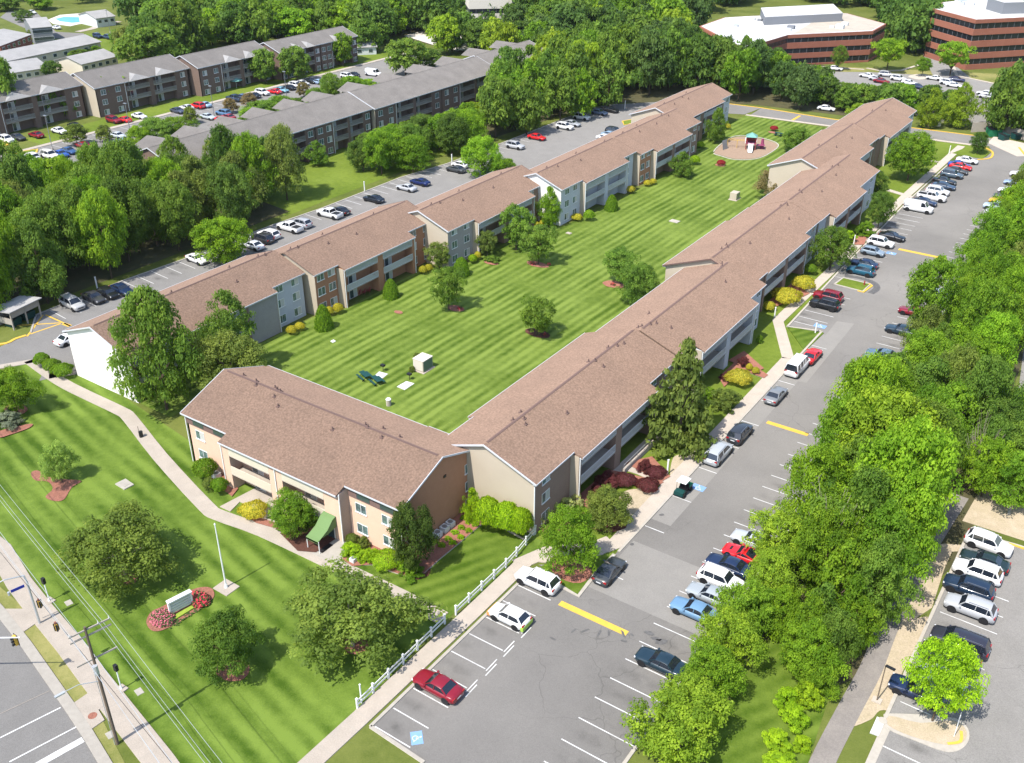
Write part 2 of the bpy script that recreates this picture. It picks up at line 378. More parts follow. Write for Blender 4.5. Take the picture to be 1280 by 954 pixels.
# wooded ground under the trees
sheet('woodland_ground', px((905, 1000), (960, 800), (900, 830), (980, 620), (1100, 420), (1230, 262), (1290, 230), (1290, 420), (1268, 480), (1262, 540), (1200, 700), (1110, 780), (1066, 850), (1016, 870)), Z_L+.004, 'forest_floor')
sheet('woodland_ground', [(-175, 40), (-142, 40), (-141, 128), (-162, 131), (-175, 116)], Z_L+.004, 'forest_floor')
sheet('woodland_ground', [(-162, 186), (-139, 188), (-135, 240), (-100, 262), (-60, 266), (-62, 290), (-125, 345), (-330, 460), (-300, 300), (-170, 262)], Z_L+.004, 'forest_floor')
# main parking lot
XR = -23.0
lot = px((463, 909), (609, 768), (654, 724)) + px((698, 732), (723, 746), (743, 720), (768, 694)) + [Vector((-36.3, 80, 0)), Vector((-36.3, 135.6, 0))] + px((984, 409)) + [Vector((-41.7, 160, 0)), Vector((-41.9, 206, 0)), Vector((-40.5, 246, 0))]
lot += px((1211, 193), (1232, 197), (1240, 190), (1236, 183)) + [Vector((-41, 254.6, 0)), Vector((-95.5, 250.3, 0)), Vector((-96, 259.6, 0)), Vector((-75.6, 258.9, 0)), Vector((-57, 262, 0)), Vector((-42, 263.6, 0)), Vector((-36, 263.4, 0)), Vector((-31, 259, 0)), Vector((-28.5, 252, 0)), Vector((-24, 243, 0)), Vector((XR, 236, 0)), Vector((XR, 35, 0))]
lot += px((530, 953))
sheet('parking_lot', lot, Z_A, 'asphalt')
# older lighter paving by the parallel bays
pb = MB(); pb.add([(x, y, Z_A+.006) for x, y in ((-36.2, 80), (-33.9, 80), (-33.9, 135), (-36.2, 135))], [(0, 1, 2, 3)], 'asphalt_patch')
pb.add([(p.x, p.y, Z_A+.006) for p in px((1046, 402), (1068, 405), (1008, 479), (986, 476))], [(0, 1, 2, 3)], 'asphalt_patch'); pb.v[-4:] = [(v[0], v[1], v[2]+.004) for v in pb.v[-4:]]
pb.add([(x, y, Z_A+.006) for x, y in ((-42.2, 66.5), (-23, 66.5), (-23, 75.5), (-36.0, 75.5), (-36.0, 71))], [(0, 1, 2, 3, 4)], 'asphalt_patch')
pb.build('asphalt_patch', kind='structure')
# oil stains
for i, (p, a, b_) in enumerate([((811, 792), .55, .3), ((821, 799), .55, .25), ((827, 803), .7, .35), ((731, 789), .5, .12), ((717, 789), .4, .1), ((749, 792), .5, .12), ((761, 792), .4, .1), ((779, 793), .5, .12), ((790, 794), .3, .1), ((691, 799), .4, .12), ((780, 802), .35, .12), ((827, 644), .3, .2), ((790, 681), .25, .2)]):
    g = G(*p); sheet('oil_stain', ellipse(g, a, b_, R(20*i), 14, .3), Z_P+.004, 'oil')
# rear drive and parking behind the left wing
back = [(-139.4, 262), (-128.3, 262), (-110, 259), (-110, 238), (-117, 212), (-117, 60), (-124, 56)] + [tuple(p[:2]) for p in px((0, 458), (-40, 474))] + [tuple(p[:2]) for p in px((-60, 425), (0, 433), (32, 418), (58, 392))] + [(-139.2, 72), (-139.4, 100)]
sheet('rear_driveway', [Vector((x*1.0, y, 0)) for x, y in [(-130, 232), (-124, 240), (-114, 244), (-97, 250.5), (-96, 259.5), (-112, 258), (-122, 250), (-130.5, 240.5)]], Z_A+.004, 'asphalt')
BL = [(-138.9, 72), (-139, 88), (-138.2, 100), (-138, 121), (-137, 133), (-136.9, 157), (-134.8, 171), (-134.2, 191), (-133.8, 233), (-130, 241)]
back = BL + [(-110, 238), (-110, 208), (-115, 150), (-117, 66), (-119.5, 60)] + [tuple(p[:2]) for p in px((62, 448), (0, 458), (-60, 478), (-80, 440), (0, 434), (32, 419))] + [(-134, 68)]
sheet('rear_parking_lot', [Vector((x, y, 0)) for x, y in back], Z_A, 'asphalt_old')
# left complex lot
sheet('west_parking_lot', [Vector((x, y, 0)) for x, y in [(-227, 95), (-222.5, 130), (-222.5, 262), (-182, 262), (-180, 95)]], Z_A, 'asphalt_old')
sheet('north_parking_lot', [Vector((x, y, 0)) for x, y in [(-110, 285), (-30, 270), (-14, 300), (-20, 320), (-47, 326), (-57, 330), (-75, 365), (-80, 362), (-68, 328), (-85, 322), (-103, 311)]], Z_A, 'asphalt_old')
sheet('east_parking_lot', [Vector((x, y, 0)) for x, y in [(-6.4, 40), (-6.4, 66.0), (-6.8, 67), (-6.8, 97.5), (60, 98.5), (60, 40)]], Z_A, 'asphalt_old')
sheet('east_parking_lot', [Vector((x, y, 0)) for x, y in [(-7.2, 123), (-10.5, 149), (-11, 154), (40, 160), (40, 123)]], Z_A, 'asphalt_old')
sheet('woodland_ground', [Vector((x, y, 0)) for x, y in [(-8, 99), (30, 99.5), (30, 122), (-7, 122)]], Z_L+.004, 'dirt')
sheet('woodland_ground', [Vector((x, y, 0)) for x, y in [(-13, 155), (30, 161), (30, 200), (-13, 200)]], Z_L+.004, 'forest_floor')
sheet('street', px((-60, 690), (0, 759), (33, 802), (85, 877), (131, 954), (150, 1000), (-200, 1250), (-400, 900)), Z_A-.02, 'asphalt_old')
sheet('trail', strip_pts(smooth_line(px((1012, 1000), (1028, 953), (1060, 890), (1088, 838), (1105, 795), (1118, 765), (1150, 700), (1200, 620))), 1.9)[0]+strip_pts(smooth_line(px((1012, 1000), (1028, 953), (1060, 890), (1088, 838), (1105, 795), (1118, 765), (1150, 700), (1200, 620))), 1.9)[1][::-1], Z_A, 'trail_asphalt')
sheet('bare_earth', blob(px((1106, 822), (1116, 787), (1162, 772), (1142, 815), (1125, 850), (1138, 870), (1180, 900), (1190, 912), (1150, 905), (1105, 888), (1088, 900), (1062, 908), (1075, 880))), Z_L+.014, 'dirt')
sheet('bare_earth', px((1090, 700), (1180, 680), (1262, 686), (1190, 690), (1180, 712), (1165, 760), (1120, 790)), Z_L+.012, 'dirt')
sheet('bare_earth', blob(px((780, 615), (812, 612), (818, 622), (795, 640), (775, 652), (768, 640))), Z_L+.02, 'dirt')
sheet('bare_earth', blob(px((842, 572), (858, 570), (850, 590), (838, 595))), Z_L+.02, 'dirt')
# ---- walks (concrete slabs with joints)
def walk(name, P, w_, z=.1, joints=1.5, mat_='concrete'):
    b = MB(); strip(b, P, w_, z, mat_, z)
    o = b.build(name, kind='structure')
    if joints:
        j = MB(); acc = 0
        for i in range(len(P)-1):
            d = P[i+1]-P[i]; L_ = d.length; u = d/L_; n = Vector((-u.y, u.x, 0)); s_ = joints-acc
            while s_ < L_:
                q = P[i]+u*s_; a = q+n*w_/2; c = q-n*w_/2; e = u*.02
                j.add([(v.x, v.y, z+.004) for v in (a-e, c-e, c+e, a+e)], [(0, 1, 2, 3)], 'kerb_concrete'); s_ += joints
            acc = (acc+L_) % joints
        if j.v: j.build('expansion_joints', o)
    return o
walk('lot_sidewalk', [Vector((-44.2, 25, 0)), Vector((-43.8, 41, 0)), Vector((-43.6, 57, 0)), Vector((-43.6, 66.2, 0)), Vector((-42.6, 68.6, 0)), Vector((-40.6, 70.6, 0)), Vector((-38.4, 71.9, 0)), Vector((-37.3, 74, 0)), Vector((-37.4, 100, 0)), Vector((-37.4, 124.5, 0))], 1.75)
walk('lot_sidewalk', [Vector((-37.4, 124.5, 0)), Vector((-43.2, 135.5, 0)), Vector((-43.0, 160, 0)), Vector((-43.4, 206, 0)), Vector((-42.6, 252, 0))], 1.7)
walk('front_sidewalk', smooth_line(px((38, 451), (75, 477), (110, 495), (150, 514), (163, 524), (200, 571), (256, 632), (275, 645), (330, 665), (430, 712), (500, 745), (553, 773)), 3), 1.75)
walk('street_sidewalk', px((-60, 640), (0, 688), (24, 729), (51, 764), (86, 806), (116, 846), (200, 953), (240, 1010)), 2.3, joints=2.3)
walk('drive_sidewalk', [Vector((-119.5, 61.5, 0)), Vector((-117.6, 64.5, 0)), Vector((-117.6, 66, 0))], 1.6)
b = MB(); 
for q in (px((5, 762), (38, 762), (48, 778), (28, 792)), px((92, 880), (118, 862), (134, 880), (107, 902))): b.prism([(v.x, v.y) for v in q], 0, .11, 'concrete')
b.build('sidewalk_ramp', kind='structure')
walk('street_kerb', px((-60, 697), (0, 764), (33, 806), (86, 882), (110, 918), (135, 960), (150, 1000)), .9, .13, 0, 'kerb_concrete')
walk('footpath', px((763, 676), (748, 690), (733, 692)), 1.4, .105, 0)
walk('footpath', [G(645, 706), G(668, 697), G(688, 699)], 1.5, .108, 0)
walk('footpath', [G(763, 676), G(745, 683)], 1.5, .108, 0)
walk('footpath', px((778, 583), (800, 590), (835, 606)), 1.3, .108, 0)
walk('footpath', px((918, 460), (935, 463), (962, 473)), 1.3, .108, 0)
walk('footpath', px((920, 460), (905, 472)), 1.3, .107, 0)
walk('footpath', px((1110, 238), (1140, 247)), 1.3, .108, 0)
walk('footpath', px((1162, 201), (1182, 204)), 1.2, .108, 0)
walk('footpath', px((1030, 318), (1048, 326)), 1.2, .108, 0)
b = MB()
b.prism([(v.x, v.y) for v in px((275, 634), (325, 608), (372, 632), (332, 648), (352, 655), (341, 666), (310, 656), (330, 640), (300, 628), (288, 640))], 0, .108, 'concrete')
b.prism([(v.x, v.y) for v in px((390, 693), (420, 664), (437, 672), (425, 710))], 0, .109, 'kerb_concrete')
b.build('entrance_paving', kind='structure')
# ---- kerbs
def kerb(P, m='kerb_concrete', w_=.3, z=.14, name='kerb'):
    b = MB(); strip(b, P, w_, z, m, z); return b.build(name, kind='structure')
kerb(px((530, 954), (463, 909))); kerb(px((463, 909), (609, 768), (654, 724)))
kerb(px((654, 724), (698, 732), (723, 746), (743, 720), (768, 694)), w_=.4)
kerb([Vector((-36.4, 73, 0)), Vector((-36.4, 135.8, 0))]); kerb([Vector((-36.4, 135.8, 0)), G(984, 409)])
kerb([G(984, 409), Vector((-41.8, 160, 0)), Vector((-42.1, 206, 0)), Vector((-41.5, 236, 0))])
kerb([Vector((XR, 34, 0)), Vector((XR, 236, 0))])
kerb([Vector((XR, 236, 0)), Vector((-24, 243, 0)), Vector((-28.4, 252, 0)), Vector((-31, 258.6, 0))], 'paint_yellow', .45)
kerb([Vector((-42, 263.6, 0)), Vector((-57, 262.1, 0)), Vector((-75.6, 259, 0)), Vector((-96, 259.7, 0)), Vector((-112, 258.2, 0)), Vector((-122, 250.5, 0))], 'paint_yellow', .4)
kerb([Vector((-41, 254.5, 0)), Vector((-96.5, 250.3, 0))], 'concrete', 1.1, .1, 'drive_sidewalk')
kerb(smooth_line(px((1228, 184), (1240, 190), (1238, 198), (1222, 200)), 4), 'paint_yellow', .45)
kerb(smooth_line(px((-60, 428), (0, 431), (20, 424), (33, 420)), 4), 'paint_yellow', .5)
kerb([Vector((-134, 68, 0))]+[Vector((x, y, 0)) for x, y in BL])
kerb(px((0, 459), (64, 448)), 'concrete', 1.2, .1, 'drive_sidewalk')
kerb([Vector((-222.8, 95, 0)), Vector((-222.6, 262, 0))], 'concrete', 1.6)
kerb([Vector((-6.95, 66.5, 0)), Vector((-6.95, 97.5, 0)), Vector((-2, 97.8, 0)), Vector((20, 97.9, 0))], 'kerb_concrete', .3)
kerb([Vector((-3, 97.6, 0)), Vector((20, 97.7, 0))], 'paint_yellow', .25, .15)
kerb([Vector((-6.6, 40, 0)), Vector((-6.6, 66, 0))], 'kerb_concrete', .7, .06, 'gutter')
kerb([Vector((-11, 130, 0)), Vector((-8, 124, 0)), Vector((-4, 103, 0))], 'kerb_concrete', .3)
kerb([Vector(p) for p in ((-88, 327, 0), (-82, 325, 0), (-78, 330, 0), (-75, 345, 0))], 'concrete', 1); kerb([Vector(p) for p in ((-110, 318, 0), (-88, 324.5, 0))], 'concrete', .9)
kerb([Vector(p) for p in ((-66, 345, 0), (-62, 332, 0), (-50, 327, 0), (-44, 327, 0))], 'concrete', 1)
# island at the end of the east lot
isl = blob(px((1112, 896), (1150, 905), (1192, 902), (1208, 916), (1202, 930), (1180, 932), (1140, 922), (1110, 908)), 3)
sheet('island_kerb', blob(px((1105, 897), (1113, 893), (1185, 897), (1207, 908), (1211, 925), (1200, 938), (1180, 940), (1145, 927), (1110, 912)), 4), .11, 'kerb_concrete', thick=.11)
sheet('island_ground', isl, .125, 'dirt')
kerb(smooth_line(px((1184, 931), (1200, 928), (1201, 915)), 4), 'paint_yellow', .25, .15)
sheet('concrete_pad', px((1096, 897), (1107, 901), (1098, 921), (1087, 917)), .12, 'paint_white', thick=.1)
sheet('street_inlet', px((101, 893), (122, 886), (131, 901), (114, 913)), .125, 'concrete', thick=.1)
# island with grass in the main lot
def g_island(P, m='turf_plain', km='kerb_concrete', kw=.3):
    sheet('island_lawn', P, .12, m, thick=.1); kerb(P+[P[0]], km, kw, .15)
g_island(px((1043, 356), (1054, 348), (1088, 356), (1078, 365)), 'turf_plain'); kerb(px((1086, 355.5), (1090, 358), (1079, 366), (1072, 364)), 'paint_yellow', .32, .16)
b = MB(); strip(b, smooth_line(px((1056, 345), (1075, 348), (1092, 354), (1096, 361), (1088, 367))), 1.1, Z_A+.01, 'oil'); b.build('sealed_patch', kind='structure')
sheet('island_lawn', px((655, 723), (698, 731), (722, 744), (741, 720), (765, 694), (745, 684), (690, 700)), .06, 'turf_side')
sheet('island_lawn', px((1190, 192), (1212, 183), (1230, 186), (1237, 192), (1228, 199), (1208, 196)), .12, 'turf_plain', thick=.1)
g_island(px((778, 152), (795, 149), (797, 153), (780, 157)), 'turf_plain', 'paint_yellow', .4)
g_island(px((12, 200), (25, 190), (47, 187), (45, 192), (28, 200), (15, 203)), 'turf_plain', 'paint_yellow', .5)
sheet('island_lawn', px((-30, 190), (10, 182), (12, 179), (-20, 180)), .12, 'paint_yellow', thick=.1)
sheet('traffic_island', blob(px((1135, 96), (1150, 93), (1166, 96), (1150, 100))), .12, 'concrete', thick=.1)
# ---- painted marks
pw = MB(); py_ = MB(); pbz = MB()
def line(b, a, c, w_=.11, m='paint_white', z=Z_P): strip(b, [Vector(a), Vector(c)], w_, z, m)
L0 = .1
for y in (41.2, 43.6, 46.3, 49.0, 51.75, 54.5, 57.2, 60.0, 62.7): line(pw, (-42.15, y, 0), (-38.3, y, 0))
for k, y in enumerate([43.6, 46.3, 49, 51.75, 54.5, 57.2, 60, 62.7, 65.6, 68.4, 71.1, 73.8, 76.5, 79.2, 81.9, 84.6, 87.3, 90, 92.7, 95.4, 98.1, 100.8]): line(pw, (-28.5, y-.0, 0), (-23.2, y, 0))
for k in range(48): line(pw, (-28.5, 104+2.72*k, 0), (-23.2, 104+2.72*k, 0))
for y in (78.5, 85.2, 92.1, 98.6, 104.9, 111.2, 117.6, 124.2, 130.5): line(pw, (-36.2, y, 0), (-33.9, y, 0))
line(pw, (-39.0, 69.4, 0), (-33.9, 69.4, 0))
for k in range(5): line(pw, (-41.2, 139.0+2.7*k, 0), (-36.6, 139.0+2.7*k, 0))
line(pw, (-41.2, 136.8, 0), (-38, 136.8, 0))
for k in range(31): 
    y = 157.5+2.7*k; line(pw, (-41.6+.01*k, y, 0), (-36.9, y, 0))
# double line in the lower lot
for y0 in (48.6, 51.6, 54.4, 57.3):
    line(pw, (-38.1, y0, 0), (-38.1, y0+1.7, 0), .1); line(pw, (-37.8, y0-.5, 0), (-37.8, y0+1.2, 0), .1)
def BLx(y):
    for (x0, y0), (x1, y1) in zip(BL[:-1], BL[1:]):
        if y0 <= y <= y1: return x0+(x1-x0)*(y-y0)/(y1-y0)
    return -134
for k in range(56):
    y = 74.2+2.72*k
    if y < 222: line(pw, (BLx(y)+.2, y, 0), (BLx(y)+5, y-.4, 0))
for k in range(50):
    y = 96+2.75*k; line(pw, (-221.5, y, 0), (-216.8, y, 0)); line(pw, (-204, y, 0), (-194, y, 0)); 
line(pw, (-199, 100, 0), (-199, 250, 0))
for k in range(17):
    y = 44.4+2.72*k+(0 if k < 8 else 0); line(pw, (-6.4, y if y < 66 else y+.2, 0), (-1.2, (y if y < 66 else y+.2)-.1, 0))
line(pw, G(12, 953), G(96, 909), .14); line(pw, G(-10, 928), G(76, 885), .14); line(pw, G(20, 972), G(104, 925), .65)
line(pw, G(0, 893), G(62, 864), .05, 'concrete')
for k in range(9): line(pw, (-100+7*k*1.0, 288+.0*k, 0), (-98+7*k, 296, 0)); 
pw.build('white_road_markings', kind='structure')
line(py_, (-37.35, 62.9, 0), (-29.9, 62.9, 0), .72, 'paint_yellow')
line(py_, (-33.4, 106.4, 0), (-28.0, 106.4, 0), .75, 'paint_yellow')
line(py_, (-36.3, 176.3, 0), (-28.6, 176.3, 0), .9, 'paint_yellow')
line(py_, G(988, 152), G(1000, 145), .7, 'paint_yellow')
for a, c in (((34, 421), (54, 394)), ((57, 394), (88, 408)), ((12, 408), (76, 404)), ((38, 418), (76, 405)), ((79, 405), (88, 408))): line(py_, G(*a), G(*c), .28 if a != (79, 405) else .7, 'paint_yellow')
py_.build('yellow_road_markings', kind='structure')
def disabled(c, rz, s=1.0, bx=1.15):
    """wheelchair symbol on a blue square"""
    b = MB(); ca, sa = math.cos(rz), math.sin(rz)
    def T(u, v, z): return (c.x+ca*u*s-sa*v*s, c.y+sa*u*s+ca*v*s, z)
    b.T = T
    b.add([(-.75*bx, -.62, Z_P), (.75*bx, -.62, Z_P), (.75*bx, .62, Z_P), (-.75*bx, .62, Z_P)], [(0, 1, 2, 3)], 'paint_blue')
    z = Z_P+.004
    def seg(a, d, w_=.09):
        a = Vector((*a, 0)); d = Vector((*d, 0)); n = (d-a).normalized(); n = Vector((-n.y, n.x, 0))*w_/2
        b.add([(q.x, q.y, z) for q in (a-n, d-n, d+n, a+n)], [(0, 1, 2, 3)], 'paint_white')
    P = [(.02+.3*math.cos(t), -.16+.3*math.sin(t)) for t in [R(100+i*20) for i in range(13)]]
    for a, d in zip(P[:-1], P[1:]): seg(a, d)
    seg((-.05, .28), (0, -.06), .11); seg((-.02, .1), (.22, .1)); seg((0, -.06), (.26, -.06)); seg((.26, -.06), (.4, -.38)); seg((.4, -.38), (.5, -.34))
    b.add([(-.06+.1*math.cos(t), .42+.1*math.sin(t), z) for t in [R(45*i) for i in range(8)]], [tuple(range(8))], 'paint_white')
    b.build('disabled_parking_marking', kind='structure')
disabled(G(521, 923), R(-90)+R(45), .8); disabled(G(873, 610), R(0), .9); disabled(G(1025, 408), R(0), 1.0, 1.2); disabled(G(1114, 317), R(0), .95)
# ---- mulch beds
BZ = [.08]
def bed(P, m='mulch', z=.085, sm=True): BZ[0] += .004; sheet('mulch_bed', blob(P) if sm else P, BZ[0], m)
bed(px((39, 592), (48, 589), (64, 598), (84, 600), (102, 602), (90, 610), (80, 625), (68, 627), (57, 622), (66, 612), (60, 603), (44, 601)))
bed(px((183, 778), (190, 765), (205, 758), (240, 738), (262, 735), (268, 745), (258, 757), (230, 775), (205, 788), (190, 789)))
for p, rx, ry, m in [((158, 722), 1.5, .9, 'mulch'), ((291, 838), 1.7, 1.3, 'mulch'), ((442, 806), 1.5, 1.2, 'mulch'), ((20, 512), 1.8, 1.2, 'mulch'), ((570, 386), 1.5, 1.0, 'mulch'), ((672, 417), 2.2, 1.2, 'dark_mulch'), ((672, 331), 2.2, 1.1, 'mulch'), ((767, 356), 1.9, 1.4, 'mulch'), ((714, 714), 2.2, 1.7, 'mulch'), ((614, 329), 1.4, .8, 'mulch'), ((900, 207), 1.2, .9, 'mulch'), ((966, 166), 1.2, .8, 'mulch'), ((517, 712), 1.8, 1.5, 'dark_mulch'), ((1165, 915), .1, .1, 'dirt'), ((755, 650), 2.6, 2.2, 'dark_mulch'), ((498, 391), .8, .5, 'mulch'), ((792, 190), .8, .5, 'mulch')]:
    BZ[0] += .004; sheet('mulch_bed', ellipse(G(*p), rx, ry, 0), BZ[0]-.03, m)
bed(px((0, 540), (38, 531), (37, 536), (12, 545), (0, 548)))
bed([Vector((-61.2, 59.3, 0)), Vector((-54.0, 59.3, 0)), Vector((-54.0, 71.5, 0)), Vector((-51, 70.5, 0))]+px((606, 653), (575, 679), (548, 701), (530, 718), (512, 723), (487, 715), (465, 707), (440, 709), (428, 700)), sm=False)
sheet('patio_slab', [(-44.25, 78), (-42.95, 78), (-42.95, 95), (-44.25, 95)], .1, 'kerb_concrete', thick=.08)
kerb(px((606, 652), (575, 678), (548, 700), (530, 717), (512, 722), (487, 714), (465, 706), (445, 707)), 'concrete', .22, .12, 'bed_edging')
kerb(px((606, 652), (630, 661), (655, 675)), 'concrete', .2, .12, 'bed_edging')
bed(px((268, 605), (290, 622), (298, 612), (280, 588), (250, 585), (247, 592)), sm=False)
bed(px((299, 640), (345, 655), (352, 664), (320, 655)), sm=False)
bed(px((350, 668), (372, 660), (398, 660), (430, 668), (395, 692), (372, 690)), 'dark_mulch', sm=False)
bed(px((722, 622), (760, 588), (830, 604), (815, 613), (772, 604), (735, 640)), sm=False)
bed(px((780, 580), (815, 572), (838, 597), (826, 604), (800, 590)), sm=False)
bed(px((898, 473), (925, 448), (960, 470), (955, 474), (928, 464), (905, 485)), sm=False)
bed(px((910, 452), (930, 440), (955, 462), (945, 466)), sm=False)
bed(px((960, 378), (990, 355), (1012, 368), (1000, 374), (968, 385)), sm=False)
bed(px((1064, 300), (1085, 292), (1080, 307), (1068, 307)), sm=False)
bed(px((672, 665), (700, 645), (715, 655), (690, 672)), 'dark_mulch', sm=False)
for p in [((300, 421), 1.6)]: pass
sheet('playground_surface', blob(px((893, 190), (912, 174), (932, 171), (960, 176), (972, 182), (962, 191), (945, 198), (920, 199), (903, 195))), .06, 'playground_mulch')
kerb(blob(px((892, 190), (912, 173), (932, 170), (960, 175), (973, 182), (962, 192), (945, 199), (920, 200), (903, 196))), 'stone', .25, .12, 'playground_edging')
sheet('playground_surface', blob(px((198, 52), (222, 48), (255, 54), (236, 59), (212, 56))), .06, 'dirt')
for P_ in (px((465, 473), (474, 465), (485, 468), (475, 476)), px((496, 484), (508, 477), (518, 480), (506, 488)), px((413, 427), (417, 425), (420, 427), (416, 429))): sheet('concrete_pad', P_, .08, 'paint_white', thick=.06)
# pool deck and pool
sheet('pool_deck', px((60, 25), (75, 19), (100, 17), (106, 29), (88, 33), (66, 30)), .1, 'tan_concrete', thick=.1)
sheet('swimming_pool', px((69, 24), (80, 21.5), (103, 22), (103, 28), (90, 29), (75, 27)), .12, 'pool_water')
sheet('footpath', strip_pts(px((97, 40), (115, 36), (130, 30), (150, 27)), 3)[0]+strip_pts(px((97, 40), (115, 36), (130, 30), (150, 27)), 3)[1][::-1], .06, 'concrete')
sheet('village_street', px((10, 14), (45, 15), (70, 40), (105, 42), (105, 50), (60, 48), (0, 22)), .05, 'asphalt_old')
sheet('pavement', px((505, 45), (560, 30), (605, 45), (600, 65), (560, 62)), .05, 'tan_concrete')
sheet('pavement', px((700, 12), (790, -2), (800, 6), (760, 12)), .05, 'asphalt_old')
# manhole covers and lawn drains (countable things)
for p, lab in [((116, 896), 'round rusty manhole cover in the concrete pad beside the street kerb'), ((1103, 902), 'round manhole cover in the white concrete pad at the corner of the east lot')]:
    g = G(*p); b = MB(); b.tube((g.x, g.y, .12), (g.x, g.y, .14), .38, m='mulch' if p[0] < 200 else 'kerb_concrete', n=16); b.build('manhole_cover', label=lab, cat='manhole')
for p, s_, lab in [((156, 606), .9, 'square grey drain lid on a slab in the front lawn beyond the small leafy tree'), ((843, 277), .9, 'round pale drain lid in the courtyard lawn far from the trees'), ((711, 292), .5, 'small white utility lid in the courtyard lawn in front of the white wall')]:
    g = G(*p); b = MB(); b.prism([(g.x-s_, g.y-s_*.7), (g.x+s_, g.y-s_*.8), (g.x+s_*1.1, g.y+s_*.6), (g.x-s_*.9, g.y+s_*.8)], 0, .14, 'concrete' if s_ < .6 else 'stone')
    b.prism([(g.x-s_*.55, g.y-s_*.4), (g.x+s_*.6, g.y-s_*.45), (g.x+s_*.6, g.y+s_*.3), (g.x-s_*.5, g.y+s_*.4)], .14, .17, 'kerb_concrete'); b.build('drain_lid', label=lab, cat='drain')
for p in ((1, 1),): pass
# ================================================================== APARTMENT BUILDINGS
SL = .37   # roof pitch
def roof_block(root, ax, ridge, zr, segs, u0, u1, over=0, mat_='roof_shingle', trim='gutter_white', rakes=('gutter_white', 'gutter_white')):
    """gabled roof whose ridge runs along axis ax ('y' or 'x'); segs = [(ua,ub,side,eave)]"""
    def T(u, v, z): return (v, u, z) if ax == 'y' else (u, v, z)
    b = MB(T); fa = MB(T)
    for ua, ub, e in segs:
        ze = zr-SL*abs(e-ridge); t = .16
        sg = 1 if e > ridge else -1
        b.add([(ua, ridge, zr), (ub, ridge, zr), (ub, e, ze), (ua, e, ze), (ua, ridge, zr-t), (ub, ridge, zr-t), (ub, e, ze-t), (ua, e, ze-t)],
              [(0, 1, 2, 3), (7, 6, 5, 4), (0, 3, 7, 4), (1, 5, 6, 2), (3, 2, 6, 7)], mat_)
        fa.box(min(ua, ub), max(ua, ub), e, e+sg*.06, ze-.14, ze+.012, trim)          # gutter
        fa.box(ua+.02, ub-.02, e-sg*.5, e-sg*.01, ze-.24, ze-.20, trim)     # soffit
    o = b.build('roof', root)
    # rake boards at both ends
    for u in (u0, u1):
        s_ = -1 if u == u0 else 1; rm = rakes[0] if u == u0 else rakes[1]
        if rm is None: continue
        for ua, ub, e in segs:
            if (u == u0 and abs(ua-u0) < .01) or (u == u1 and abs(ub-u1) < .01):
                ze = zr-SL*abs(e-ridge); v = [(u, ridge, zr+.03), (u, e, ze+.03), (u, e, ze-.17), (u, ridge, zr-.17)]
                v2 = [(u+s_*.07, q[1], q[2]) for q in v]
                fa.add(v+v2, [(0, 1, 2, 3), (7, 6, 5, 4), (0, 4, 5, 1), (3, 2, 6, 7), (1, 5, 6, 2)], rm)
    fa.build('gutter', o)
    c = MB(T); c.add([(u0+.6, ridge-.17, zr-.02), (u1-.6, ridge-.17, zr-.02), (u1-.6, ridge, zr+.06), (u0+.6, ridge, zr+.06), (u1-.6, ridge+.17, zr-.02), (u0+.6, ridge+.17, zr-.02)], [(0, 1, 2, 3), (3, 2, 4, 5)], 'ridge_cap' if mat_ == 'roof_shingle' else 'roof_grey')
    c.build('ridge_cap', o)
    return o
def vents(o_root, pts, zr, ridge, ax, m='black_metal'):
    for (x, y) in pts:
        v = x if ax == 'y' else y; z = zr-SL*abs(v-ridge)
        b = MB(); b.tube((0, 0, -.1), (0, 0, .38), .085, m=m, n=7); b.box(-.2, .2, -.2, .2, -.05, .05, m)
        ob = b.build('vent_pipe', o_root, loc=(x, y, z))

